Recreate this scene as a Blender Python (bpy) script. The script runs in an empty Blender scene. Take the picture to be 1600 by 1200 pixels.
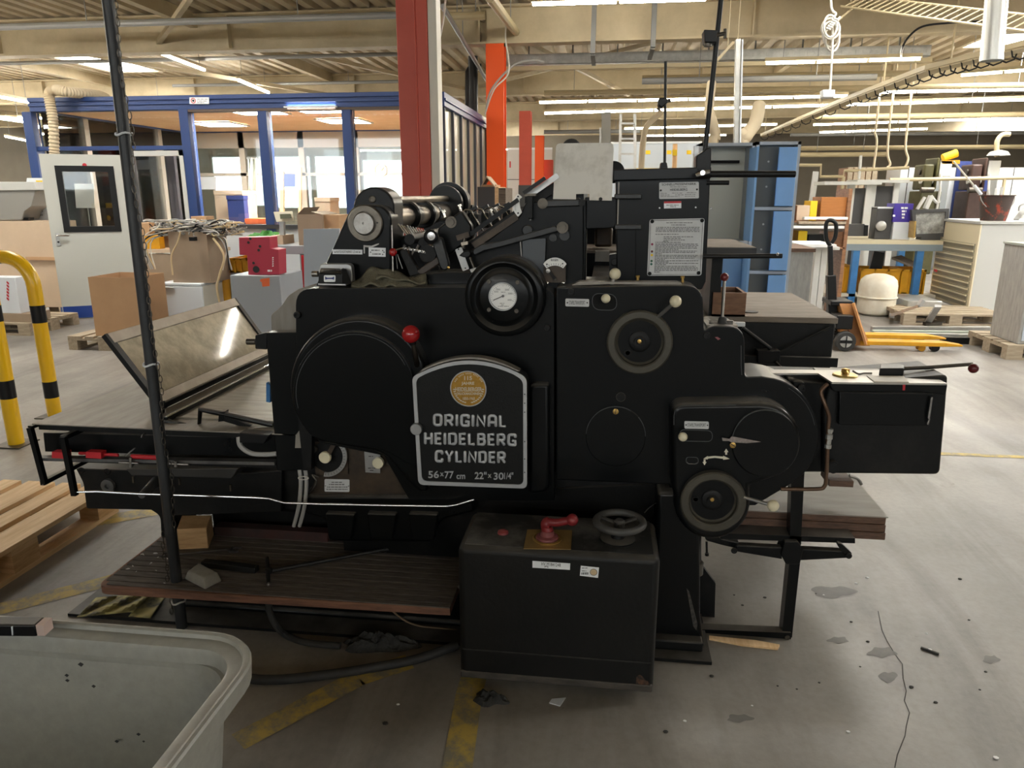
import bpy, bmesh, math, random
from mathutils import Vector, Matrix, Euler
random.seed(7)
SC = bpy.context.scene
COL = SC.collection
V = Vector
pi = math.pi
# ------------------------------------------------------------------ camera
FPX, CAMH = 1150.0, 1.55
PITCH, YAW = math.radians(14.4808), math.radians(7.19788)
fw = V((-math.sin(YAW)*math.cos(PITCH), math.cos(YAW)*math.cos(PITCH), -math.sin(PITCH)))
rt = V((math.cos(YAW), math.sin(YAW), 0))
up = rt.cross(fw)
CP = V((0, 0, CAMH))
cam_data = bpy.data.cameras.new('camera')
cam_data.sensor_width = 36; cam_data.lens = 36*FPX/1600; cam_data.clip_end = 200; cam_data.clip_start = .05
cam = bpy.data.objects.new('camera', cam_data); COL.objects.link(cam)
m = Matrix((rt, up, -fw)).transposed().to_4x4(); m.translation = CP
cam.matrix_world = m
SC.camera = cam
# ------------------------------------------------------------------ light and exposure
SC.view_settings.view_transform = 'Standard'; SC.view_settings.look = 'None'
SC.view_settings.gamma = 1; SC.view_settings.use_curve_mapping = False
SC.view_settings.exposure = 0.8
SC.cycles.max_bounces = 8; SC.cycles.diffuse_bounces = 4; SC.cycles.glossy_bounces = 4
SC.cycles.transmission_bounces = 6; SC.cycles.transparent_max_bounces = 12
SC.cycles.sample_clamp_indirect = 6; SC.cycles.use_denoising = True
SC.cycles.caustics_reflective = False; SC.cycles.caustics_refractive = False
W = bpy.data.worlds.new('sky'); SC.world = W; W.use_nodes = True
nt = W.node_tree; bg = nt.nodes['Background']
sk = nt.nodes.new('ShaderNodeTexSky'); sk.sky_type = 'NISHITA'; sk.sun_disc = False
sk.sun_elevation = math.radians(38); sk.sun_rotation = math.radians(30)
nt.links.new(sk.outputs[0], bg.inputs[0]); bg.inputs[1].default_value = 0.25
# the hall is lit by its tube lamps (LAMP) and roof lights (SKYL): strengths here
LAMP_W, SKYL_W, OFFICE_W, DAY_W = 52, 18, 62, 2.6
# ------------------------------------------------------------------ picture rays: where a sight line meets a plane of the place
def ray(x, y): return rt*((x-800)/FPX) + up*((600-y)/FPX) + fw
def P(x, y, Y):
    d = ray(x, y); return CP + d*(Y/d.y)
def G(x, y, Z=0.0):
    d = ray(x, y); return CP + d*((Z-CAMH)/d.z)
def XP(x, y, X):
    d = ray(x, y); return CP + d*(X/d.x)
def px(n, x, y, Y):                 # n pixels measured at depth Y, in metres
    return (P(x+n, y, Y)-P(x, y, Y)).length
# ------------------------------------------------------------------ materials
MATS = {}
def mat(name, col=(.5, .5, .5), rough=.5, metal=0., var=0., vs=6., bump=0., bs=60., coat=0., emit=0., ecol=None, col2=None, spec=.5, stretch=None, lo=.35, hi=.7, dust=0):
    """paint, wood, metal: base colour mottled by a noise towards col2, with a fine bump"""
    if name in MATS: return MATS[name]
    mt = bpy.data.materials.new(name); mt.use_nodes = True; MATS[name] = mt
    t = mt.node_tree; b = t.nodes['Principled BSDF']
    b.inputs['Base Color'].default_value = (*col, 1); b.inputs['Roughness'].default_value = rough
    b.inputs['Metallic'].default_value = metal; b.inputs['Coat Weight'].default_value = coat
    b.inputs['Specular IOR Level'].default_value = spec
    tc = t.nodes.new('ShaderNodeTexCoord'); src = tc.outputs['Object']
    if stretch:
        mp = t.nodes.new('ShaderNodeMapping'); mp.inputs['Scale'].default_value = stretch
        t.links.new(src, mp.inputs[0]); src = mp.outputs[0]
    if var or col2:
        n = t.nodes.new('ShaderNodeTexNoise'); n.inputs['Scale'].default_value = vs; n.inputs['Detail'].default_value = 6
        n.inputs['Roughness'].default_value = .65
        t.links.new(src, n.inputs['Vector'])
        r = t.nodes.new('ShaderNodeValToRGB'); r.color_ramp.elements[0].position = lo; r.color_ramp.elements[1].position = hi
        c2 = col2 if col2 else tuple(max(0, c*(1-var)) for c in col)
        r.color_ramp.elements[0].color = (*c2, 1); r.color_ramp.elements[1].color = (*col, 1)
        t.links.new(n.outputs['Fac'], r.inputs[0]); t.links.new(r.outputs[0], b.inputs['Base Color'])
        mr = t.nodes.new('ShaderNodeMapRange'); mr.inputs[3].default_value = min(1, rough*1.25); mr.inputs[4].default_value = rough*.85
        t.links.new(n.outputs['Fac'], mr.inputs[0]); t.links.new(mr.outputs[0], b.inputs['Roughness'])
    if bump:
        n2 = t.nodes.new('ShaderNodeTexNoise'); n2.inputs['Scale'].default_value = bs; n2.inputs['Detail'].default_value = 4
        t.links.new(src, n2.inputs['Vector'])
        bu = t.nodes.new('ShaderNodeBump'); bu.inputs['Strength'].default_value = bump; bu.inputs['Distance'].default_value = .01
        t.links.new(n2.outputs['Fac'], bu.inputs['Height']); t.links.new(bu.outputs[0], b.inputs['Normal'])
    if dust:                      # settled dust on whatever faces up, doubling as painted top-edge highlight
        g = t.nodes.new('ShaderNodeNewGeometry'); sx = t.nodes.new('ShaderNodeSeparateXYZ'); t.links.new(g.outputs['Normal'], sx.inputs[0])
        r = t.nodes.new('ShaderNodeMapRange'); r.inputs[1].default_value = .30; r.inputs[2].default_value = 1.0; r.inputs[4].default_value = dust
        t.links.new(sx.outputs['Z'], r.inputs[0])
        nd = t.nodes.new('ShaderNodeTexNoise'); nd.inputs['Scale'].default_value = 11; nd.inputs['Detail'].default_value = 5; t.links.new(src, nd.inputs['Vector'])
        md = t.nodes.new('ShaderNodeMath'); md.operation = 'MULTIPLY'; t.links.new(r.outputs[0], md.inputs[0]); t.links.new(nd.outputs['Fac'], md.inputs[1])
        mx = t.nodes.new('ShaderNodeMix'); mx.data_type = 'RGBA'; mx.inputs[6].default_value = (*col, 1); mx.inputs[7].default_value = (.24, .22, .19, 1)
        ic = b.inputs['Base Color']
        if ic.is_linked: t.links.new(ic.links[0].from_socket, mx.inputs[6])
        t.links.new(md.outputs[0], mx.inputs[0]); t.links.new(mx.outputs[2], ic)
    if emit:
        b.inputs['Emission Color'].default_value = (*(ecol or col), 1); b.inputs['Emission Strength'].default_value = emit
    return mt
def glass(name, tint=(1, 1, 1), refl=.08, rough=.02):
    mt = bpy.data.materials.new(name); mt.use_nodes = True; MATS[name] = mt
    t = mt.node_tree; t.nodes.clear()
    o = t.nodes.new('ShaderNodeOutputMaterial'); mx = t.nodes.new('ShaderNodeMixShader')
    tr = t.nodes.new('ShaderNodeBsdfTransparent'); tr.inputs[0].default_value = (*tint, 1)
    gl = t.nodes.new('ShaderNodeBsdfGlossy'); gl.inputs['Roughness'].default_value = rough
    fr = t.nodes.new('ShaderNodeFresnel'); fr.inputs[0].default_value = 1.45
    mm = t.nodes.new('ShaderNodeMath'); mm.operation = 'MULTIPLY_ADD'; mm.inputs[1].default_value = 1.0; mm.inputs[2].default_value = refl
    t.links.new(fr.outputs[0], mm.inputs[0]); t.links.new(mm.outputs[0], mx.inputs[0])
    t.links.new(tr.outputs[0], mx.inputs[1]); t.links.new(gl.outputs[0], mx.inputs[2]); t.links.new(mx.outputs[0], o.inputs[0])
    return mt
BLACK = mat('black machine enamel', (.0042, .0050, .0054), .28, var=.3, vs=5, bump=.05, bs=9, coat=.04, spec=.22, dust=.9)
BLACKD = mat('dull black paint', (.0055, .0058, .0058), .45, col2=(.016, .015, .0135), vs=7, bump=.12, bs=40, lo=.25, hi=.5, spec=.25, dust=.6)
BLACKR = mat('black crackle paint', (.0085, .0088, .0085), .42, var=.3, vs=14, bump=.1, bs=220, spec=.25)
DUSTY = mat('dusty black enamel', (.018, .018, .017), .6, col2=(.13, .125, .115), vs=5, lo=.34, hi=.56)
BLACKP = mat('black plastic', (.0055, .0055, .006), .38, spec=.3, dust=.3)
RUBBER = mat('black rubber', (.015, .015, .015), .65, col2=(.04, .038, .035), vs=10)
LEVER = mat('lightened black iron lever', (.019, .021, .022), .36, var=.3, vs=18, bump=.1, bs=90, dust=.7)  # lighter copy of the dull black, painting in light on the levers
EDGE_HL = mat('painted edge highlight', (.10, .108, .11), .4)  # pale grey that stands in for highlights on enamel edges
STEEL = mat('worn steel', (.42, .40, .37), .34, 1., var=.45, vs=22)
STEELD = mat('dark oily steel', (.14, .125, .105), .42, 1., var=.4, vs=14)
BRONZE = mat('bare turned steel', (.36, .31, .25), .32, 1., var=.25, vs=16)
CHROME = mat('bright nickel', (.75, .74, .72), .2, 1., var=.15, vs=30)
ALU = mat('dull aluminium', (.52, .52, .51), .38, .85, var=.12, vs=18, bump=.05, bs=200)
ALUC = mat('cast aluminium lettering', (.50, .51, .52), .42, .35, var=.08, vs=40)
PLATE = mat('etched label plate', (.66, .67, .67), .5, 0, var=.12, vs=25)
INK = mat('black printing ink', (.02, .02, .02), .6)
INKG = mat('grey printing ink', (.16, .16, .16), .6)
BRASS = mat('brass', (.62, .40, .12), .35, .8, var=.25, vs=20)
GOLD = mat('gilt bronze', (.55, .30, .05), .35, .6, var=.3, vs=60)
IVORY = mat('ivory bakelite', (.80, .73, .52), .3, var=.08, vs=20)
REDB = mat('red bakelite ball', (.38, .012, .014), .22, coat=.4)
REDD = mat('dark red bakelite', (.12, .012, .014), .3)
REDL = mat('red enamel lever', (.23, .018, .022), .4, var=.3, vs=20)
WHITE = mat('white paper label', (.90, .92, .94), .6)
DIAL = mat('white dial face', (.90, .90, .87), .45)
OLIVE = mat('olive cotton cloth', (.21, .19, .125), .95, var=.45, vs=30, bump=.5, bs=260)
CASTOIL = mat('oily bare casting', (.085, .058, .036), .45, .25, col2=(.03, .022, .016), vs=9)
WOODT = mat('worn brown wood', (.20, .155, .115), .7, col2=(.10, .075, .055), vs=7, stretch=(1, 9, 9), bump=.2, bs=30)
WOODTOP = mat('dusty wooden top', (.30, .25, .20), .75, col2=(.19, .155, .12), vs=5, stretch=(1.2, 8, 8), bump=.15, bs=30)
WOODE = mat('dark red brown wood edge', (.17, .088, .052), .6, col2=(.07, .04, .027), vs=9, stretch=(1.5, 8, 8), bump=.25, bs=40)
WOODBOX = mat('varnished brown wood', (.34, .165, .078), .5, col2=(.19, .09, .045), vs=5, stretch=(2, 2, 9))
WOODR = mat('red brown plank edge', (.34, .165, .10), .65, col2=(.17, .085, .055), vs=8, stretch=(1, 8, 8), bump=.25, bs=40)
STEPTOP = mat('grimy ribbed wood tread', (.19, .165, .145), .7, col2=(.095, .082, .072), vs=8, stretch=(1.4, 10, 10), bump=.2, bs=40)
PINE = mat('raw pine', (.86, .62, .36), .65, col2=(.66, .43, .21), vs=4, stretch=(12, 1, 12), bump=.1, bs=40)
PINEX = mat('raw pine block', (.74, .48, .24), .7, col2=(.50, .29, .125), vs=9, stretch=(1, 1, 7), bump=.2, bs=50)
PINEG = mat('grey pallet wood', (.46, .38, .27), .8, col2=(.30, .24, .17), vs=5, stretch=(8, 1, 8))
GREYTUB = mat('grey moulded plastic', (.285, .282, .25), .42, col2=(.24, .238, .212), vs=40, bump=.04, bs=120)
SHEET = mat('grey sheet metal', (.33, .305, .265), .5, .35, col2=(.26, .235, .20), vs=5, stretch=(5, 1, 1))
SHEETA = mat('stained aluminium sheet', (.76, .73, .66), .5, 0, col2=(.58, .55, .48), vs=9, lo=.36, hi=.52)
YEL = mat('yellow safety paint', (.80, .47, .004), .32, coat=.3)
YELC = mat('yellow plastic crate', (.68, .33, .006), .5, var=.2, vs=6)
CARD = mat('brown cardboard', (.55, .34, .185), .85, var=.12, vs=3)
CARDL = mat('pale cardboard', (.64, .49, .35), .85, var=.12, vs=2)
CARDD = mat('grey brown cardboard', (.36, .27, .19), .85, var=.15, vs=3)
BLUE = mat('blue frame paint', (.024, .056, .19), .4)
BLUEL = mat('light blue locker paint', (.20, .40, .72), .45, var=.06, vs=4)
BLUEB = mat('blue bench paint', (.05, .22, .52), .45, var=.2, vs=8)
LOCKG = mat('locker grey inside', (.70, .70, .62), .55)
LOCKD = mat('locker dark grey', (.17, .175, .165), .55)
LOCKF = mat('locker pale frame', (.42, .45, .48), .5)
ORANGE = mat('orange column paint', (.86, .095, .006), .5)
REDC = mat('red brown column paint', (.58, .085, .048), .45, var=.12, vs=3)
CREAM = mat('cream steel paint', (.56, .47, .31), .6, col2=(.43, .355, .23), vs=1.6)
DECK = mat('cream roof deck', (.56, .47, .33), .65, col2=(.42, .35, .24), vs=1.2)
PIPEC = mat('cream pipe paint', (.52, .43, .26), .5)
PIPEG = mat('grey pipe', (.30, .30, .29), .5, .3)
GALV = mat('galvanised steel', (.55, .55, .52), .4, .6, var=.25, vs=8)
DUCTM = mat('bright spiral duct', (.72, .72, .68), .32, .7)
HOSE = mat('cream flexible hose', (.62, .52, .36), .7)
WHITEP = mat('white enamel', (.72, .76, .80), .4)
DOORW = mat('pale grey door', (.52, .53, .49), .5)
GREYC = mat('grey cabinet paint', (.34, .37, .40), .5)
GREYB = mat('blue grey board', (.52, .58, .66), .5)
BEIGE = mat('beige cabinet paint', (.80, .73, .53), .5)
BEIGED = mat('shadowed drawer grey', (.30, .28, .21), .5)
WGREY = mat('light grey paint', (.56, .57, .55), .5)
CONC = mat('weathered grey panel', (.40, .39, .36), .75, col2=(.28, .275, .26), vs=6, stretch=(5, 5, 1))
PURPLE = mat('purple print', (.055, .03, .33), .5)
ORB = mat('brown orange wood front', (.45, .17, .04), .5, var=.2, vs=5, stretch=(1, 1, 8))
OLIVEM = mat('olive machine paint', (.085, .078, .024), .5, var=.3, vs=6)
BROWNM = mat('brown machine paint', (.065, .032, .024), .5, var=.3, vs=6)
PALEM = mat('pale machine paint', (.66, .66, .62), .5, var=.08, vs=4)
DARKG = mat('dark grey board', (.055, .055, .056), .6)
TANC = mat('tan ceiling tile', (.80, .50, .27), .6, col2=(.70, .42, .21), vs=3)
LAMP = mat('fluorescent tube', (1, .97, .90), .5, emit=LAMP_W, ecol=(1, .96, .86))
LAMPF = mat('dimmed fluorescent tube', (1, .95, .85), .5, emit=LAMP_W*.42, ecol=(1, .95, .82))  # same tubes at lower strength, to dim the far right hall
LAMPC = mat('office ceiling lamp', (1, .95, .85), .5, emit=OFFICE_W, ecol=(1, .94, .84))
DAYL = mat('daylight opening', (1, 1, 1), .5, emit=DAY_W, ecol=(.95, 1, .98))
FILLF = mat('front fill panel', (1, 1, 1), .5, emit=1.7, ecol=(.84, .93, 1))
SKYL = mat('roof light dome', (1, 1, 1), .5, emit=SKYL_W, ecol=(1, .98, .93))
GLASS = glass('window glass', (.93, .96, .96), .05)
GLASSL = None
PINKRED = mat('crimson sheet metal', (.46, .035, .07), .5)
RED = mat('signal red', (.55, .02, .03), .5)
GREEN = mat('green', (.08, .32, .06), .6)
NAVY = mat('navy blue', (.03, .05, .20), .6)
ORP = mat('orange paper note', (.80, .16, .05), .7)
YELP = mat('yellow paper', (.85, .58, .02), .7)
PAPER = mat('offcut paper', (.80, .80, .78), .8)
COPPER = mat('brown copper pipe', (.16, .095, .06), .4, .6, var=.3, vs=15)
TANKW = mat('chalky white tank', (.74, .72, .62), .6, col2=(.62, .56, .44), vs=5)
BUCKET = mat('red paint stained bucket', (.055, .036, .03), .6, col2=(.34, .05, .022), vs=7, lo=.36, hi=.46)
CABLEG = mat('grey cable sheath', (.38, .37, .35), .6)
CABLEW = mat('white cable sheath', (.66, .63, .56), .6)
CABLEY = mat('beige cable sheath', (.60, .46, .26), .6)
CEIL_IN = TANC
# ------------------------------------------------------------------ mesh builder
class MB:
    def __init__(s): s.v = []; s.f = []
    def add(s, vs, fs):
        n = len(s.v); s.v += [V(p) for p in vs]; s.f += [tuple(i+n for i in f) for f in fs]; return s
    def box(s, x0, x1, y0, y1, z0, z1):
        return s.add([(x, y, z) for z in (z0, z1) for y in (y0, y1) for x in (x0, x1)],
                     [(0, 2, 3, 1), (4, 5, 7, 6), (0, 1, 5, 4), (2, 6, 7, 3), (0, 4, 6, 2), (1, 3, 7, 5)])
    def hexa(s, q):                         # 8 corners: bottom loop then top loop
        return s.add(q, [(3, 2, 1, 0), (4, 5, 6, 7), (0, 1, 5, 4), (1, 2, 6, 5), (2, 3, 7, 6), (3, 0, 4, 7)])
    def bar(s, p, q, w, h, upv=(0, 0, 1)):
        p, q = V(p), V(q); d = (q-p).normalized(); u = V(upv)
        if abs(d.dot(u)) > .99: u = V((0, 1, 0))
        a = d.cross(u).normalized()*(w/2); b = a.cross(d).normalized()*(h/2)
        return s.hexa([p-a-b, p+a-b, p+a+b, p-a+b, q-a-b, q+a-b, q+a+b, q-a+b])
    def cyl(s, p, q, r, r1=None, n=20):
        return s.tube([p, q], [r, r if r1 is None else r1], n)
    def tube(s, pts, r, n=10, closed=False, flat=None, cap=True):
        pts = [V(p) for p in pts]; k = len(pts); rs = r if isinstance(r, (list, tuple)) else [r]*k
        rings = []; prev = None
        for i in range(k):
            if closed: t = pts[(i+1) % k]-pts[i-1]
            else: t = pts[min(i+1, k-1)]-pts[max(i-1, 0)]
            t = t.normalized() if t.length > 1e-9 else V((0, 0, 1))
            if prev is None:
                a = t.cross(V((0, 0, 1))) if abs(t.z) < .9 else t.cross(V((0, 1, 0)))
            else: a = prev - t*prev.dot(t)
            a = a.normalized(); prev = a; b = t.cross(a)
            fa, fb = flat if flat else (1, 1)
            rings.append([pts[i]+a*(rs[i]*fa*math.cos(2*pi*j/n))+b*(rs[i]*fb*math.sin(2*pi*j/n)) for j in range(n)])
        vs = [p for g in rings for p in g]; fs = []
        for i in range(k if closed else k-1):
            for j in range(n):
                a0, a1 = i*n+j, i*n+(j+1) % n; b0, b1 = ((i+1) % k)*n+j, ((i+1) % k)*n+(j+1) % n
                fs.append((a0, a1, b1, b0))
        if not closed and cap:
            fs.append(tuple(range(n-1, -1, -1))); fs.append(tuple((k-1)*n+j for j in range(n)))
        return s.add(vs, fs)
    def lathe(s, prof, org, ax=(0, 0, 1), n=32, cap=True):
        ax = V(ax).normalized(); a = ax.cross(V((0, 0, 1))) if abs(ax.z) < .9 else V((1, 0, 0)); a = a.normalized(); b = ax.cross(a)
        org = V(org); vs = []; fs = []
        for r, h in prof:
            for j in range(n): vs.append(org+ax*h+a*(r*math.cos(2*pi*j/n))+b*(r*math.sin(2*pi*j/n)))
        for i in range(len(prof)-1):
            for j in range(n): fs.append((i*n+j, i*n+(j+1) % n, (i+1)*n+(j+1) % n, (i+1)*n+j))
        if cap:
            fs.append(tuple(range(n-1, -1, -1))); fs.append(tuple((len(prof)-1)*n+j for j in range(n)))
        return s.add(vs, fs)
    def ext(s, loop, vec):                  # closed planar loop swept along vec
        loop = [V(p) for p in loop]; vec = V(vec); n = len(loop)
        return s.add(loop+[p+vec for p in loop], [tuple(range(n)), tuple(range(2*n-1, n-1, -1))]+[(i, n+i, n+(i+1) % n, (i+1) % n) for i in range(n)])
    def ring(s, outer, inner, vec):         # frame between two loops of equal count
        n = len(outer); o = [V(p) for p in outer]; i_ = [V(p) for p in inner]; vec = V(vec)
        vs = o+i_+[p+vec for p in o]+[p+vec for p in i_]; fs = []
        for k in range(n):
            l = (k+1) % n
            fs += [(k, l, n+l, n+k), (2*n+l, 2*n+k, 3*n+k, 3*n+l), (l, k, 2*n+k, 2*n+l), (n+k, n+l, 3*n+l, 3*n+k)]
        return s.add(vs, fs)
    def sph(s, c, r, n=20, sc=(1, 1, 1)):
        c = V(c); m_ = n//2; vs = [c+V((0, 0, r*sc[2]))]; fs = []
        for i in range(1, m_):
            for j in range(n):
                a, b = pi*i/m_, 2*pi*j/n
                vs.append(c+V((r*sc[0]*math.sin(a)*math.cos(b), r*sc[1]*math.sin(a)*math.sin(b), r*sc[2]*math.cos(a))))
        vs.append(c-V((0, 0, r*sc[2])))
        for j in range(n):
            fs.append((0, 1+j, 1+(j+1) % n)); e = len(vs)-1; o = 1+(m_-2)*n; fs.append((e, o+(j+1) % n, o+j))
        for i in range(m_-2):
            for j in range(n): fs.append((1+i*n+j, 1+(i+1)*n+j, 1+(i+1)*n+(j+1) % n, 1+i*n+(j+1) % n))
        return s.add(vs, fs)
    def grid(s, nx, ny, f):
        vs = [f(i/(nx-1), j/(ny-1)) for j in range(ny) for i in range(nx)]
        return s.add(vs, [(j*nx+i, j*nx+i+1, (j+1)*nx+i+1, (j+1)*nx+i) for j in range(ny-1) for i in range(nx-1)])
    def xf(s, M):
        s.v = [M @ p for p in s.v]; return s
WLOC = {}
def link(name, me, mt, parent=None, kind=None, bev=0, seg=2, solid=0, sub=0, angle=35, base=False, keep=False):
    if me.vertices:
        xs = [v.co.x for v in me.vertices]; ys = [v.co.y for v in me.vertices]; zs = [v.co.z for v in me.vertices]
        c = V(((min(xs)+max(xs))/2, (min(ys)+max(ys))/2, min(zs) if parent is None else (min(zs)+max(zs))/2))
    else: c = V((0, 0, 0))
    me.transform(Matrix.Translation(-c))
    for p in me.polygons: p.use_smooth = True
    me.set_sharp_from_angle(angle=math.radians(angle))
    if mt: me.materials.append(mt)
    o = bpy.data.objects.new(name, me); COL.objects.link(o)
    if parent is not None: o.parent = parent; o.location = c-WLOC[parent]
    else: o.location = c
    WLOC[o] = c
    if kind: o['kind'] = kind
    if solid:
        md = o.modifiers.new('thick', 'SOLIDIFY'); md.thickness = solid; md.offset = 0
    if bev:
        md = o.modifiers.new('round', 'BEVEL'); md.width = bev; md.segments = seg; md.limit_method = 'ANGLE'; md.angle_limit = math.radians(50)
        md.use_clamp_overlap = True; md.harden_normals = False
    if sub:
        md = o.modifiers.new('sub', 'SUBSURF'); md.levels = sub; md.render_levels = sub
    return o
def obj(name, mb, mt, parent=None, **k):
    me = bpy.data.meshes.new(name); me.from_pydata([tuple(p) for p in mb.v], [], mb.f)
    bm = bmesh.new(); bm.from_mesh(me); bmesh.ops.recalc_face_normals(bm, faces=bm.faces); bm.to_mesh(me); bm.free()
    return link(name, me, mt, parent, **k)
def thing(name, label, cat, loc=(0, 0, 0), group=None):
    o = bpy.data.objects.new(name, None); COL.objects.link(o); o.location = V(loc); o.empty_display_size = .05
    o['label'] = label; o['category'] = cat
    if group: o['group'] = group
    WLOC[o] = V(loc); return o
def tag(o, label, cat, group=None):
    o['label'] = label; o['category'] = cat
    if group: o['group'] = group
    return o
def struct(name, mb, mt, **k): return obj(name, mb, mt, kind='structure', **k)
KIDS = {}
def dup(root, loc, rz=None, label=None):
    def kids(o): return [c for c in COL.objects if c.parent == o]
    r = root.copy(); COL.objects.link(r); r.location = loc
    if rz is not None: r.rotation_euler = (0, 0, rz)
    if label: r['label'] = label
    for c in kids(root):
        d = c.copy(); COL.objects.link(d); d.parent = r
        for g in kids(c):
            e = g.copy(); COL.objects.link(e); e.parent = d
    return r
# ------------------------------------------------------------------ outlines read off the photograph, laid on a plane Y = const
def rnd(pts, n=6):
    """(x, y) or (x, y, r): polygon with the marked corners rounded"""
    out = []; k = len(pts)
    for i, p in enumerate(pts):
        if len(p) < 3 or p[2] == 0: out.append((p[0], p[1])); continue
        a, c = pts[i-1], pts[(i+1) % k]; b = V((p[0], p[1])); u = (V((a[0], a[1]))-b); w = (V((c[0], c[1]))-b)
        r = min(p[2], u.length*.49, w.length*.49); A = b+u.normalized()*r; C_ = b+w.normalized()*r
        for j in range(n+1):
            t = j/n; q = A*(1-t)**2+b*(2*t*(1-t))+C_*t*t; out.append((q.x, q.y))
    return out
def arc(cx, cy, r, a0, a1, n=14, ry=None):    # degrees, picture sense: 0 right, 90 up
    ry = ry or r
    return [(cx+r*math.cos(math.radians(a0+(a1-a0)*i/n)), cy-ry*math.sin(math.radians(a0+(a1-a0)*i/n))) for i in range(n+1)]
def oval(cx, cy, rx, ry=None, n=32): return arc(cx, cy, rx, 0, 360*(n-1)/n, n-1, ry)
def on(pts, Y): return [P(x, y, Y) for x, y in pts]
def plate(pts, Y, depth): return MB().ext(on(pts, Y), (0, depth, 0))
def slab(name, pts, Y, depth, mt, parent=None, **k): return obj(name, plate(pts, Y, depth), mt, parent, **k)
def disc(cx, cy, r, Y, depth, n=40): return MB().cyl(P(cx, cy, Y), P(cx, cy, Y)+V((0, depth, 0)), px(r, cx, cy, Y), n=n)
def turn(prof, cx, cy, Y, n=40, cap=True):    # profile (radius px, height mm towards the viewer)
    k = px(1, cx, cy, Y)
    return MB().lathe([(r*k, h/1000) for r, h in prof], P(cx, cy, Y), (0, -1, 0), n, cap)
def text_mesh(s, x0, y0, x1, y1, Y, mt, parent, name='lettering', depth=.001, bold=0.0, tilt=0):
    cu = bpy.data.curves.new(name, 'FONT'); cu.body = s; cu.extrude = .05; cu.offset = bold; cu.resolution_u = 3
    cu.align_x = 'LEFT'
    to = bpy.data.objects.new(name, cu); COL.objects.link(to)
    bpy.context.view_layer.update()
    me = bpy.data.meshes.new_from_object(to.evaluated_get(bpy.context.evaluated_depsgraph_get()))
    bpy.data.objects.remove(to)
    xs = [v.co.x for v in me.vertices]; ys = [v.co.y for v in me.vertices]
    a, b, c, d = min(xs), max(xs), min(ys), max(ys)
    for v in me.vertices:
        u, w = (v.co.x-a)/(b-a), (v.co.y-c)/(d-c)
        yy = y1+(y0-y1)*w+tilt*(u-.5)
        q = P(x0+(x1-x0)*u, yy, Y); q.y += -depth if v.co.z > 0 else 0
        v.co = q
    return link(name, me, mt, parent)
def fake_lines(rows, Y, h=.9):       # unreadable small print: strokes broken into words; rows of (x0, x1, y)
    mb = MB(); rr = random.Random(5)
    for x0, x1, y in rows:
        x = x0
        while x < x1-1:
            w = min(rr.uniform(1.6, 6), x1-x); mb.ext(on([(x, y-h/2), (x+w, y-h/2), (x+w, y+h/2), (x, y+h/2)], Y), (0, -.0006, 0)); x += w+rr.uniform(.7, 1.1)
    return mb
def bolt(cx, cy, r, Y, h=6, n=16):   # socket-head screw seen end on
    return turn([(r, 0), (r, h*.8), (r*.88, h), (r*.5, h), (r*.5, h*.4), (.01, h*.4)], cx, cy, Y, n, cap=False)
def ball(name, cx, cy, r, Y, mt, parent): return obj(name, MB().sph(P(cx, cy, Y), px(r, cx, cy, Y), 24), mt, parent)
def bez(p, n=8):                     # smooth path through points
    p = [V(q) for q in p]; out = []
    for i in range(len(p)-1):
        a, b, c, d = p[max(i-1, 0)], p[i], p[i+1], p[min(i+2, len(p)-1)]
        for j in range(n):
            t = j/n; out.append(.5*((2*b)+(c-a)*t+(2*a-5*b+4*c-d)*t*t+(3*b-a-3*c+d)*t**3))
    out.append(p[-1]); return out
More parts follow.
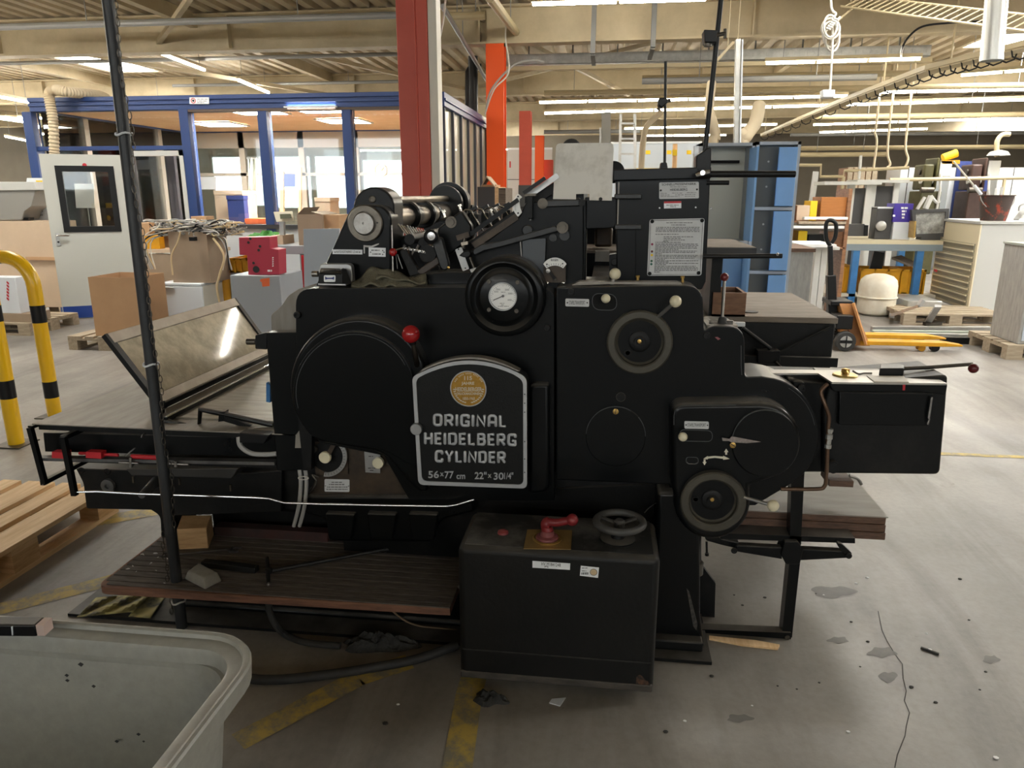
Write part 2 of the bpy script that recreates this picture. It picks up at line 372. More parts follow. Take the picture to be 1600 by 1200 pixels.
# ================================================================== THE HALL
def floor_mat():
    mt = bpy.data.materials.new('worn concrete floor'); mt.use_nodes = True; t = mt.node_tree; b = t.nodes['Principled BSDF']; N = t.nodes.new; L = t.links.new
    tc = N('ShaderNodeTexCoord')
    def noise(s, d=6, sc=None, dist=0):
        n = N('ShaderNodeTexNoise'); n.inputs['Scale'].default_value = s; n.inputs['Detail'].default_value = d; n.inputs['Roughness'].default_value = .62; n.inputs['Distortion'].default_value = dist
        if sc:
            mp = N('ShaderNodeMapping'); mp.inputs['Scale'].default_value = sc; mp.inputs['Rotation'].default_value = (0, 0, .5); L(tc.outputs['Object'], mp.inputs[0]); L(mp.outputs[0], n.inputs['Vector'])
        else: L(tc.outputs['Object'], n.inputs['Vector'])
        return n
    def ramp(src, p0, c0, p1, c1):
        r = N('ShaderNodeValToRGB'); r.color_ramp.elements[0].position = p0; r.color_ramp.elements[1].position = p1
        r.color_ramp.elements[0].color = (*c0, 1); r.color_ramp.elements[1].color = (*c1, 1); L(src, r.inputs[0]); return r
    def mul(a, bb, f=1):
        x = N('ShaderNodeMix'); x.data_type = 'RGBA'; x.blend_type = 'MULTIPLY'; x.inputs[0].default_value = f; L(a, x.inputs[6]); L(bb, x.inputs[7]); return x.outputs[2]
    base = ramp(noise(.9, 7).outputs['Fac'], .28, (.185, .172, .154), .72, (.335, .308, .275))
    streak = ramp(noise(3.0, 8, (1, .16, 1), .6).outputs['Fac'], .36, (.60, .59, .58), .54, (1, 1, 1))
    fine = ramp(noise(38, 5).outputs['Fac'], .3, (.88, .88, .88), .6, (1, 1, 1))
    sp = ramp(noise(9, 3, None, 1.2).outputs['Fac'], .22, (.55, .53, .5), .30, (1, 1, 1))
    c = mul(mul(mul(base.outputs[0], streak.outputs[0], .75), fine.outputs[0]), sp.outputs[0], .8)
    L(c, b.inputs['Base Color'])
    rr = N('ShaderNodeMapRange'); rr.inputs[3].default_value = .30; rr.inputs[4].default_value = .62; L(noise(1.7, 5).outputs['Fac'], rr.inputs[0]); L(rr.outputs[0], b.inputs['Roughness'])
    bu = N('ShaderNodeBump'); bu.inputs['Strength'].default_value = .12; bu.inputs['Distance'].default_value = .004; L(noise(60, 4).outputs['Fac'], bu.inputs['Height']); L(bu.outputs[0], b.inputs['Normal'])
    return mt
HX0, HX1, HY0, HY1, HZ = -24, 26, -9, 36, 4.3
struct('floor', MB().box(HX0, HX1, HY0, HY1, -.1, 0), floor_mat())
# painted lines, worn through
def line_mat():
    mt = bpy.data.materials.new('worn yellow floor paint'); mt.use_nodes = True; t = mt.node_tree; b = t.nodes['Principled BSDF']
    tc = t.nodes.new('ShaderNodeTexCoord'); n = t.nodes.new('ShaderNodeTexNoise'); n.inputs['Scale'].default_value = 9; n.inputs['Detail'].default_value = 9; n.inputs['Roughness'].default_value = .75
    r = t.nodes.new('ShaderNodeValToRGB'); r.color_ramp.elements[0].position = .42; r.color_ramp.elements[1].position = .56
    r.color_ramp.elements[0].color = (.21, .19, .14, 1); r.color_ramp.elements[1].color = (.46, .33, .075, 1)
    t.links.new(tc.outputs['Object'], n.inputs[0]); t.links.new(n.outputs[0], r.inputs[0]); t.links.new(r.outputs[0], b.inputs['Base Color']); b.inputs['Roughness'].default_value = .6
    return mt
LINE = line_mat()
def strip(pts, w, z=.002):
    mb = MB(); pts = [V((p.x, p.y, z)) for p in pts]
    for a, b in zip(pts, pts[1:]):
        d = (b-a).normalized(); s = V((-d.y, d.x, 0))*(w/2); mb.add([a-s, a+s, b+s, b-s], [(0, 1, 2, 3)])
    return mb
struct('floor_marking', strip([G(712, 1215), G(733, 1085), G(740, 1060)], .085), LINE)
struct('floor_marking', strip([G(372, 1160), G(560, 1060), G(640, 1034)], .085), LINE)
struct('floor_marking', strip([G(-20, 957), G(155, 912), G(235, 890)], .10), LINE)
struct('floor_marking', strip([G(125, 820), G(245, 798)], .12), LINE)
struct('floor_marking', strip([G(1440, 708), G(1640, 716)], .05), LINE)
STN = mat('oil stain on concrete', (.125, .117, .105), .6, col2=(.17, .16, .145), vs=14)
for cx_, cy_, rx_, ry_ in ((1378, 1019, 22, 8), (1388, 1058, 14, 8), (1300, 925, 34, 9), (1310, 1000, 16, 5), (1548, 1030, 13, 6), (1155, 1122, 20, 6)):
    rr0 = random.Random(cx_); ph_ = rr0.uniform(0, 6)
    struct('floor_stain', MB().add([G(cx_+rx_*math.cos(a*pi/14)*(1+.22*math.sin(3*a*pi/14+ph_)), cy_+ry_*math.sin(a*pi/14)*(1+.2*math.sin(5*a*pi/14)), .0012) for a in range(28)], [tuple(range(28))]), STN)
CRK = mat('crack', (.055, .05, .045), .9)
cr = [G(1372, 955), G(1378, 985), G(1386, 1002), G(1398, 1022), G(1410, 1038), G(1411, 1060), G(1416, 1080), G(1413, 1095), G(1421, 1114), G(1416, 1135), G(1414, 1150), G(1402, 1180), G(1398, 1200)]
struct('floor_crack', strip(cr, .003, .001), CRK)
# walls
WALLM = mat('hall wall paint', (.40, .36, .29), .8, col2=(.34, .30, .24), vs=.6)
struct('wall_back', MB().box(HX0, HX1, HY1, HY1+.2, 0, HZ), WALLM)
struct('wall_left', MB().box(HX0-.2, HX0, HY0, HY1, 0, HZ), WALLM)
struct('wall_right', MB().box(HX1, HX1+.2, HY0, HY1, 0, HZ), WALLM)
struct('wall_front', MB().box(HX0, HX1, HY0-.2, HY0, 0, HZ), mat('darkened unseen wall', (.11, .095, .075), .8, var=.2, vs=1))  # unseen wall behind the viewer, darkened to weaken reflections in the press
# daylight windows in the back wall, left
for i, (a, b, c, d) in enumerate([(-19.5, -17, 1.0, 3.3), (-16.5, -14.5, .9, 3.3), (-14.2, -12.1, .9, 3.3), (-11.8, -9.2, .9, 3.1), (-8.9, -6.9, .9, 3.1)]):
    w = struct('window_%d' % (i+1), MB().ring([(a-.06, 0, c-.06), (b+.06, 0, c-.06), (b+.06, 0, d+.06), (a-.06, 0, d+.06)], [(a, 0, c), (b, 0, c), (b, 0, d), (a, 0, d)], (0, -.08, 0)).xf(Matrix.Translation((0, HY1, 0))), WGREY)
    obj('pane', MB().box(a, b, HY1-.03, HY1-.01, c, d), DAYL, w)
for i in range(7):            # unseen glowing window band added behind the viewer for frontal fill
    a, b, c, d = -13+i*3.8, -13+i*3.8+3.2, 1.7, 3.5
    w = struct('window_%d' % (10+i), MB().ring([(a-.06, HY0+.04, c-.06), (b+.06, HY0+.04, c-.06), (b+.06, HY0+.04, d+.06), (a-.06, HY0+.04, d+.06)], [(a, HY0+.04, c), (b, HY0+.04, c), (b, HY0+.04, d), (a, HY0+.04, d)], (0, .06, 0)), WGREY)
    obj('pane', MB().box(a, b, HY0+.02, HY0+.035, c, d), FILLF, w)
# ceiling: trapezoid deck, ribs running away from the viewer
mb = MB(); x = HX0; prof = []
while x < HX1:
    prof += [(x, HZ), (x+.13, HZ), (x+.16, HZ+.075), (x+.25, HZ+.075)]; x += .28
vs = [(a, y, z) for y in (HY0, HY1) for a, z in prof]; n = len(prof)
mb.add(vs, [(i, i+1, n+i+1, n+i) for i in range(n-1)])
struct('ceiling', mb, DECK, angle=20)
struct('ceiling_slab', MB().box(HX0, HX1, HY0, HY1, HZ+.1, HZ+.2), WALLM)
# roof lights: white domes let into the deck
def rooflight(i, x0, x1, y0, y1):
    o = struct('window_%d' % i, MB().ring([(x0-.1, y0-.1, HZ-.06), (x1+.1, y0-.1, HZ-.06), (x1+.1, y1+.1, HZ-.06), (x0-.1, y1+.1, HZ-.06)], [(x0, y0, HZ-.06), (x1, y0, HZ-.06), (x1, y1, HZ-.06), (x0, y1, HZ-.06)], (0, 0, .06)), CREAM)
    obj('pane', MB().box(x0, x1, y0, y1, HZ-.03, HZ-.015), SKYL, o)
for i, (cx, cy, sx, sy) in enumerate([(-10.75, 15.7, 1.1, 2.2), (7.5, 15.0, 1.8, 2.2), (6.2, 4.6, 1.6, 2.0), (2.6, 7.2, 1.4, 1.4), (-5.2, 6.4, 1.4, 1.4), (13, 8, 2.6, 2.4), (-15, 8, 2.4, 2.4), (8.5, 9.2, 2.4, 2.4), (-14, 21, 2.4, 2.4), (14, 29, 2.0, 2.0), (-4, 27, 2.4, 2.4)]):
    rooflight(20+i, cx-sx/2, cx+sx/2, cy-sy/2, cy+sy/2)
# I-beams across the hall
for Y in (6, 12, 18, 24, 30):
    mb = MB(); z0, z1 = 3.74, 4.28
    mb.box(HX0, HX1, Y-.13, Y+.13, z0, z0+.03).box(HX0, HX1, Y-.13, Y+.13, z1-.03, z1).box(HX0, HX1, Y-.012, Y+.012, z0+.03, z1-.03)
    for xx in range(-22, 26, 4): mb.box(xx-.01, xx+.01, Y-.12, Y+.12, z0+.03, z1-.03)
    struct('ceiling_beam', mb, CREAM)
# purlins along the hall
for xx in (-19, -12.2, -6.6, 3.6, 9.2, 17):
    struct('ceiling_purlin', MB().box(xx-.06, xx+.06, HY0, HY1, HZ-.2, HZ), CREAM)
# diagonal wind braces under the deck
for a, b in [((-7.4, 12.2, 3.9), (-3.0, 7.0, 4.2)), ((-3.3, 18, 3.9), (-7.0, 12.4, 4.2)), ((1.5, 12.2, 3.95), (-3.0, 17.9, 3.95)), ((-2.0, 11.9, 4.1), (.4, 17.8, 3.7)), ((-6.5, 17.9, 3.8), (-10.5, 12.2, 4.1))]:
    struct('ceiling_brace', MB().bar(a, b, .07, .07), CREAM)
# steel columns
def column(pts_px, w, Y, z0, z1, m1, px_x, foot=None):
    x = P(px_x, 250, Y).x; mb = MB(); h = w/2
    mb.box(x-h, x+h, Y-h, Y-h+.02, z0, z1).box(x-h, x+h, Y+h-.02, Y+h, z0, z1).box(x-.008, x+.008, Y-h+.02, Y+h-.02, z0, z1)
    o = struct('column', mb, m1)
    if foot: struct('column_foot', MB().box(x-h-.012, x+h+.012, Y-h-.012, Y+h+.012, 0, foot), DARKG)
    return x
# the near one shows its flange edge-on: web facing the viewer
Yc = 6.0; xa, xb = P(630, 150, Yc).x, P(676.5, 150, Yc).x
mb = MB().box(xa, xa+.155, Yc-.13, Yc+.13, 0, 4.28).box(xa+.155, xb, Yc-.05, Yc+.13, 0, 4.28).box(xa+.13, xa+.165, Yc-.142, Yc-.12, 0, 4.28)
mb = MB().box(xa, xb, Yc-.13, Yc-.112, 0, 4.28).box(xa, xb, Yc+.112, Yc+.13, 0, 4.28).box((xa+xb)/2-.008, (xa+xb)/2+.008, Yc-.112, Yc+.112, 0, 4.28).box(xa+.14, xa+.152, Yc-.155, Yc-.13, 0, 4.28).box(xa+.152, xb, Yc-.143, Yc-.13, 0, 4.28)
struct('column', mb, REDC, bev=.004)
struct('trim_1', MB().box(xb+.003, xb+.070, Yc-.13, Yc+.02, 0, 4.28), mat('white cable duct', (.72, .68, .58), .5), bev=.004)
column(0, .275, 12, 0, 3.74, ORANGE, 776)
column(0, .27, 18, .0, 3.4, REDC, 821, 1.75); column(0, .27, 24, 0, 3.3, ORANGE, 843); column(0, .30, 24.5, 0, 2.6, REDC, 857)
mb = MB().box(P(763, 60, 12).x, P(791, 60, 12).x, 11.85, 12.15, 3.74, 4.2); struct('column_head', mb, CREAM)
# ------------------------------------------------------------------ lamps
def lamp_row(p, q, n, r=.024, gap=.02, lab=None, grp='fluorescent tubes', m_=None):
    """suspended batten with n tubes end to end"""
    p, q = V(p), V(q); d = (q-p); L_ = d.length; d.normalize(); m_ = LAMPF if p.y > 11.5 and p.x > -3 else LAMP; t = thing('lamp_batten', lab, 'lamp', (p+q)/2, grp)
    s = d.cross(V((0, 0, 1))).normalized()
    obj('housing', MB().bar(p+V((0, 0, .05)), q+V((0, 0, .05)), .06, .05), PIPEC, t)
    l = L_/n
    for i in range(n):
        obj('tube', MB().cyl(p+d*(l*i+gap), p+d*(l*(i+1)-gap), r, n=8), m_, t)
    for f in (.12, .88):
        a = p+(q-p)*f; obj('hanger', MB().cyl(a+V((0, 0, .08)), V((a.x, a.y, HZ)), .006, n=6), PIPEG, t)
    return t
LROW = [
 # (pixel a, pixel b, height, tubes, label)
 ((246, 82), (320, 110), 3.8, 1, 'nearer of two slanting tubes above the blue cabin'),
 ((372, 125), (420, 145), 3.8, 1, 'farther of two slanting tubes above the blue cabin'),
 ((-30, 146), (50, 161), 3.3, 1, 'topmost tube at the picture edge beside the cabin corner'),
 ((-30, 181), (36, 190), 3.3, 1, 'second tube down left of the white hose'),
 ((8, 213), (62, 224), 3.3, 1, 'lowest tube seen left of the white hose'),
 ((830, 7), (1105, -1), 3.9, 2, 'nearest bright tube, high above the aluminium sheet'),
 ((1195, 99), (1440, 92), 3.45, 3, 'tube row under the cable tray right of the tall rod'),
 ((1340, 145), (1625, 139), 3.45, 3, 'tube row just left of the spiral duct end'),
 ((842, 160), (1325, 150), 3.45, 6, 'tube row above the thin rod clamp'),
 ((850, 177), (1625, 155), 3.42, 8, 'longest tube row, crossing behind both press rods'),
 ((1270, 195), (1625, 183), 3.42, 5, 'tube row passing over the blue lockers'),
 ((975, 201), (1215, 194), 3.42, 4, 'tube row above the ladder top'),
 ((1010, 212), (1135, 211), 3.42, 3, 'short far tube row behind the tall rod'),
 ((1280, 207), (1450, 201), 3.42, 4, 'far tube row above the grey uprights'),
 ((1500, 118), (1640, 107), 3.5, 2, 'bright tube row under the right roof light'),
]
for a, b, z, n, lab in LROW:
    p, q = G(*a, z), G(*b, z)
    if p.y > 20 or q.y > 20:
        s = 20/max(p.y, q.y); z2 = CAMH+(z-CAMH); p, q = CP+(p-CP)*1.0, CP+(q-CP)*1.0
    lamp_row(p, q, n, lab=lab, r=.019 if p.y < 15 else .026)
# unseen tube rows added left and right of the press as fill
for i, (xx, yy) in enumerate([(9.0, 4.5), (-9.5, 4.8), (-9.4, 7.4)]):
    lamp_row((xx-2.2, yy, 3.6), (xx+2.2, yy, 3.6), 3, lab='added fill tube row outside the picture, %s of the press' % ('right', 'left', 'level with the pale door')[i])
for i, (xx, yy) in enumerate([(-3.5, -6.0), (4.0, -6.0)]):  # frontal fill added behind the viewer, never in view
    lamp_row((xx-2.6, yy, 3.2), (xx+2.6, yy, 3.2), 4, lab='added fill tube row behind the viewer, %s' % ('left of the press axis', 'right of the press axis')[i])
for i, (xx, yy, n) in enumerate([(-9, 18.6, 4), (-13, 17.5, 4), (-8, 20.5, 4), (-15, 22, 4), (-9.5, 26, 5), (-16, 29, 5), (-17, 13, 4), (-7, 32, 5), (-19, 9, 4), (-14.5, 12, 3), (-16.5, 15.5, 3)]):  # tube rows added to brighten the hall beyond the cabin
    lamp_row((xx-.75*n, yy, 3.35), (xx+.75*n, yy, 3.35), n, r=.024, lab='tube row beyond the blue office cabin, %s' % ('just behind its rear wall', 'left and slightly farther', 'in the second bay behind it', 'far left of the second bay', 'in the third bay behind it', 'far left in the third bay', 'left of the cabin corner', 'before the back wall windows', 'at the left hall wall', 'left of the cabin, nearer row', 'left of the cabin, row behind the nearer one')[i], grp='tubes beyond the office')
# ------------------------------------------------------------------ pipes, trays, ducts under the roof
def pipe(a, b, r, m, name, lab, cat='pipe', grp='pipes under the roof', hang=None):
    p, q = V(a), V(b); t = thing(name, lab, cat, (p+q)/2, grp)
    obj('run', MB().cyl(p, q, r, n=10), m, t)
    k = max(2, int((q-p).length/3.2))
    for i in range(k):
        c = p+(q-p)*((i+.5)/k); obj('hanger', MB().cyl(c, V((c.x, c.y, HZ)), .008, n=5), PIPEG, t)
    return t
def pipe_px(a, b, z, *k, **kw): return pipe(G(*a, z), G(*b, z), *k, **kw)
def level_pipe(pxa, pxb, Y, r, m, name, lab, **kw):      # runs across the hall at depth Y
    a, b = P(*pxa, Y), P(*pxb, Y); zz = (a.z+b.z)/2; return pipe((a.x, Y, zz), (b.x, Y, zz), r, m, name, lab, **kw)
level_pipe((-20, 42), (640, 24), 10.5, .045, PIPEG, 'sprinkler_pipe', 'grey pipe below the deck, over the near beam at left')
level_pipe((-20, 98), (640, 86), 13.9, .035, PIPEG, 'sprinkler_pipe', 'grey pipe just under the near beam, left half')
level_pipe((270, 133), (640, 128), 17.6, .035, PIPEG, 'sprinkler_pipe', 'thin grey pipe close above the blue cabin roof')
level_pipe((800, 72), (1625, 42), 13.0, .03, PIPEG, 'sprinkler_pipe', 'dark thin pipe below the beam, right half')
level_pipe((1003, 131), (1370, 116), 12.8, .05, PIPEG, 'heating_pipe', 'dark pipe behind the tall rod, right')
level_pipe((1003, 124), (1460, 112), 14.4, .05, PIPEC, 'heating_pipe', 'cream pipe above the dark one behind the tall rod')
level_pipe((850, 152), (1625, 126), 15.2, .05, PIPEC, 'heating_pipe', 'long cream yellow pipe at mid height, right half')
level_pipe((1240, 234), (1625, 227), 22, .06, PIPEC, 'heating_pipe', 'lower cream pipe in front of the back wall')
level_pipe((1240, 245), (1385, 238), 20.8, .06, PIPEC, 'heating_pipe', 'shortest cream pipe right of the lockers')
level_pipe((1270, 184), (1625, 178), 18, .06, PIPEC, 'heating_pipe', 'pale pipe under the sloping cable ladder')
level_pipe((1235, 215), (1625, 203), 24, .05, PIPEG, 'heating_pipe', 'grey pipe above the plain back wall')
level_pipe((850, 208), (1000, 203), 24, .06, PIPEG, 'heating_pipe', 'dark pipe behind the orange columns')
level_pipe((700, 30), (758, 20), 10.2, .05, PIPEC, 'heating_pipe', 'cream pipe between the red and orange columns')
pipe(P(765, -5, 9.0), P(806, 50, 12.0), .06, PIPEC, 'heating_pipe', 'slanting cream pipe right of the orange column top')
pipe(P(692, 10, 9.0), P(775, 150, 16), .03, PIPEG, 'brace_rod', 'thin rod sloping down behind the white duct strip', 'rod')
# black downpipe by the orange column
t = thing('drain_pipe', 'black vertical drain pipe left of the bright orange column', 'pipe', P(739, 200, 13.5))
obj('run', MB().cyl(V((P(739, 330, 13.5).x, 13.5, 0)), P(739, 88, 13.5), .085, n=14), BLACKP, t)
obj('branch', MB().tube([P(752, 104, 13.5), P(735, 104, 13.5), P(731, 112, 13.5), P(731, 330, 13.5)], .05, 10), BLACKP, t)
YTR = 13.2
t = thing('cable_tray', 'perforated cable tray crossing the hall above the thin press rod', 'cable tray', P(1100, 100, YTR))
a, b = P(790, 106, YTR), P(1450, 86, YTR); zt = (a.z+b.z)/2
mb = MB().box(a.x, b.x, YTR-.1, YTR-.09, zt, zt+.16).box(a.x, b.x, YTR+.2, YTR+.21, zt, zt+.16).box(a.x, b.x, YTR-.1, YTR+.2, zt, zt+.006)
for i in range(64): xx = a.x+(b.x-a.x)*(i+.5)/64; mb.box(xx-.02, xx+.02, YTR-.11, YTR-.1, zt+.05, zt+.11)
obj('tray', mb, GALV, t)
obj('lamp_rail', MB().box(a.x, b.x, YTR-.2, YTR-.1, zt-.10, zt-.04), PIPEC, t)
for i in range(9): xx = a.x+(b.x-a.x)*(i+.5)/9; obj('hanger', MB().box(xx-.012, xx+.012, YTR+.2, YTR+.23, zt, HZ), PIPEG, t)
t = thing('cable_tray', 'cream cable tray sloping up to the top right, cables hung below', 'cable tray', P(1400, 130, 9))
A = [G(1195, 213, 3.1), G(1330, 158, 3.1), G(1460, 110, 3.1), G(1620, 72, 3.1)]
mb = MB()
for u, w in zip(A, A[1:]): mb.bar(u, w, .20, .02); mb.bar(u+V((-.11, 0, .04)), w+V((-.11, 0, .04)), .025, .06); mb.bar(u+V((.11, 0, .04)), w+V((.11, 0, .04)), .025, .06)
obj('tray', mb, PIPEC, t)
for k in range(26):
    mb = MB(); f = k/25*2.99; i = int(f); c = A[i].lerp(A[i+1], f-i)
    mb.tube([c+V((-.1, 0, 0)), c+V((-.08, 0, -.07)), c+V((0, 0, -.1)), c+V((.08, 0, -.07)), c+V((.1, 0, 0))], .010, 6)
    obj('cable_loop', mb, BLACKP, t)
for k in range(5):
    f = k/4*2.9; i = int(f); c = A[i].lerp(A[i+1], f-i); obj('hanger', MB().cyl(c, V((c.x, c.y, HZ)), .012, n=6), PIPEC, t)
t = thing('wire_tray', 'thin wire cable ladder hung from the near beam, top right', 'cable tray', P(1440, 20, 10))
mb = MB(); a, b = P(1330, 2, 9.6), P(1625, 38, 7.4)
sd = V((.12, .05, .06))
for s in (-1, 1): mb.cyl(a+sd*s, b+sd*s, .012, n=6)
for k in range(24): c = a.lerp(b, (k+.5)/24); mb.cyl(c-sd, c+sd, .008, n=5)
obj('ladder', mb, PIPEC, t)
for q_ in (a, b): obj('hanger', MB().cyl(q_, V((q_.x, q_.y, HZ)), .01, n=5), PIPEC, t)
obj('rod', MB().cyl(P(1300, 40, 9.0), P(1345, 2, 9.7), .012, n=6), PIPEC, t)
# spiral duct, open end down
t = thing('spiral_duct', 'bright round spiral ventilation duct hanging open at upper right', 'duct', P(1552, 95, 7.0))
top, bot = P(1562, -60, 7.0), P(1549, 95, 7.0); r = px(17, 1550, 60, 7.0)
mb = MB(); n = 26
prof = []
L_ = (top-bot).length
for i in range(n+1):
    prof += [(r, L_*i/(n+1)), (r*1.03, L_*(i+.5)/(n+1))]
mb.lathe(prof, bot, (top-bot), 28, cap=False); obj('duct_pipe', mb, DUCTM, t)
obj('duct_rim', MB().lathe([(r*.98, 0), (r*1.05, 0), (r*1.05, .03), (r*.98, .03)], bot, (top-bot), 28, cap=False), DUCTM, t)
for i, (x_, y0_, y1_) in enumerate(((929, 12, 84), (1023, 4, 74))):
    a, b = P(x_, y0_, 11.6), P(x_-3, y1_, 11.6); t = thing('support_strut', ('grey strut', 'darker grey strut')[i]+(' below the near beam, above the aluminium sheet', ' below the near beam, left of the tall rod clamp')[i], 'strut', a)
    obj('channel', MB().bar(V((a.x, 11.6, HZ)), b, .07, .09), mat('dark grey strut', (.12, .12, .115), .5), t); obj('foot_bracket', MB().bar(b, b+V((0, .9, 0)), .06, .05), mat('dark grey strut', (.12, .12, .115), .5), t)
t = thing('loose_cable', 'black cable arching from the spiral duct down to the cable tray', 'cable', P(1450, 50, 9.5))
obj('cable', MB().tube(bez([P(1536, 33, 9.0), P(1480, 36, 9.2), P(1440, 42, 9.4), P(1418, 60, 9.6), P(1409, 78, 9.9), P(1408, 90, 12.8)], 8), .012, 6), BLACKP, t)
# hanging cable with coil and plug box
t = thing('hanging_cable', 'white cable with a tied coil and pendant socket box hanging at right', 'cable', P(1296, 150, 8))
Yh = 8.0
obj('cable', MB().tube(bez([P(1298, -30, Yh), P(1299, 12, Yh), P(1306, 22, Yh), P(1300, 32, Yh), P(1301, 60, Yh), P(1297, 140, Yh)], 6), .011, 8), CABLEW, t)
mb = MB()
for cx, cy, rx, ry, dy in [(1298, 45, 14, 16, 0), (1302, 58, 11, 22, .03), (1296, 42, 10, 17, -.03), (1301, 52, 13, 20, .05)]:
    mb.tube([V((P(x, y, Yh).x, Yh+dy, P(x, y, Yh).z)) for x, y in oval(cx, cy, rx, ry, 24)], .010, 6, closed=True)
obj('coil', mb, CABLEW, t)
mb = MB()
for k in range(6): mb.tube([P(1291+k*2.5, 44-k*3, Yh-.04), P(1296+k*2.5, 46-k*3, Yh-.05), P(1300+k*2.5, 42-k*3, Yh-.03)], .011, 6)
obj('tie', mb, CABLEW, t)
obj('socket_box', plate([(1286, 140), (1305, 140), (1305, 152), (1286, 152)], Yh-.05, .12), WHITEP, t, bev=.006)
# loose cables off the orange column
t = thing('loose_cable', 'grey cables swinging from the orange column to the cable tray', 'cable', P(800, 120, 11.6))
obj('cable', MB().tube(bez([P(760, 170, 11.7), P(768, 140, 11.6), P(800, 104, 11.9), P(830, 94, 11.9), P(850, 97, 12.0)], 8), .016, 6), CABLEG, t)
obj('cable', MB().tube(bez([P(758, 178, 11.7), P(772, 140, 11.5), P(795, 112, 11.6), P(790, 60, 11.6), P(792, 20, 11.6)], 8), .012, 6), CABLEW, t)
t = thing('loose_cable', 'thin white cable curving beside the red column top', 'cable', P(690, 40, 6.2))
obj('cable', MB().tube(bez([P(697, -10, 6.2), P(692, 35, 6.2), P(684, 75, 6.1), P(680, 110, 6.05)], 8), .008, 6), CABLEW, t)
# long cream supports: perforated upright with wires
t = thing('channel_post', 'perforated galvanised channel hanging between the far light rows', 'post', P(1152, 150, 9.5))
obj('channel', MB().bar(P(1153, 62, 9.6), P(1150, 232, 9.6), .055, .09), GALV, t)
obj('strip', MB().bar(P(1160, 62, 9.55), P(1156, 232, 9.55), .015, .05), WHITEP, t)
q_ = P(1153, 62, 9.6); obj('wire', MB().cyl(q_, V((q_.x, q_.y, HZ)), .006, n=5), PIPEC, t); q_ = P(1137, 74, 9.6); obj('wire', MB().cyl(q_, V((q_.x, q_.y, HZ)), .006, n=5), PIPEC, t); obj('arm', MB().bar(P(1120, 95, 9.6), P(1146, 66, 9.6), .06, .03), PIPEC, t)
for lab, pts, r0 in [('cream flexible hose rising behind the lockers, left of the channel', [P(1113, 240, 10), P(1118, 215, 10), P(1113, 190, 10), P(1108, 172, 10.3), P(1112, 130, 10.6)], .062), ('cream flexible hose rising behind the lockers, right of the channel', [P(1158, 240, 10), P(1166, 212, 10), P(1180, 192, 10.3), P(1186, 165, 10.6)], .085)]:
    pts.insert(0, V((pts[0].x, pts[0].y, 0)))
    tag(obj('flexible_hose', MB().tube(bez(pts, 8), r0, 12), HOSE), lab, 'hose')
# ladder leaning far behind
t = thing('step_ladder', 'aluminium ladder standing behind the aluminium sheet', 'ladder', P(978, 330, 14))
Yl = 14
for s in (0, 1): obj('rail', MB().bar(P(963 if s == 0 else 993, 480, Yl-.4), P(970 if s == 0 else 992, 178, Yl), .05, .03), ALU, t)
mb = MB()
for k in range(12): f = k/11; mb.bar(P(963+7*f, 455-262*f, Yl-.3), P(993-1*f, 455-262*f, Yl-.3), .04, .03)
obj('rung', mb, ALU, t)
t = thing('stand_post', 'grey square post left of the ladder', 'post', P(948, 300, 13))
obj('post', MB().bar(V((P(949, 420, 13).x, 13, 0)), P(947, 176, 13), .15, .12), mat('grey steel post', (.25, .24, .21), .5), t)
obj('flange', MB().bar(P(939, 420, 12.9), P(938, 200, 12.9), .03, .1), GALV, t)
# ================================================================== THE BLUE OFFICE CABIN
YC, YD = 9.1, 12.6
cxl, cxr = P(55, 200, YC).x, P(690, 200, YC).x
ztop = P(400, 148, YC).z; zband = P(400, 170, YC).z; zsill = P(400, 357, YC).z
mb = MB().box(cxl, cxr, YC-.05, YC+.1, zband, ztop).box(cxl, cxr, YC-.07, YC-.05, ztop-.05, ztop).box(cxl, cxr, YC-.07, YC-.05, zband+.06, zband+.09)
mb.box(cxr-.1, cxr+.04, YC, YD, zband, ztop).box(cxr+.04, cxr+.06, YC, YD, zband+.06, zband+.09).box(cxl, cxl+.1, YC, YD, zband, ztop).box(cxl, cxr, YD-.1, YD, zband, ztop)
cols = [58, 298, 418, 547, 684]
for c in cols:
    x = P(c, 260, YC).x; w = px(7, c, 250, YC)
    mb.box(x-w, x+w, YC-.05, YC+.1, 0, zband)
mb.box(cxl, P(298, 250, YC).x, YC-.02, YC+.06, P(200, 232, YC).z-.02, P(200, 232, YC).z+.03)
struct('wall_office', mb, BLUE, bev=.004)
x0, x1 = P(305, 250, YC).x, cxr
struct('wall_office_lower', MB().box(x0, x1, YC-.02, YC+.05, 0, zsill), WHITEP)
struct('trim_2', MB().box(x0, x1, YC-.06, YC+.08, zsill, zsill+.05), mat('dark window seal', (.05, .05, .055), .5))
struct('trim_3', MB().box(x0, x1, YC-.055, YC+.08, zband-.03, zband-.001), mat('brown window seal', (.09, .06, .045), .5))
nw = 1
for a, b in zip(cols[1:], cols[2:]):
    struct('window_%d' % (40+nw), MB().box(P(a+7, 250, YC).x, P(b-7, 250, YC).x, YC+.02, YC+.03, zsill+.05, zband), GLASS); nw += 1
struct('window_47', MB().box(P(66, 250, YC).x, P(291, 250, YC).x, YC+.02, YC+.03, P(200, 230, YC).z, zband), GLASS)
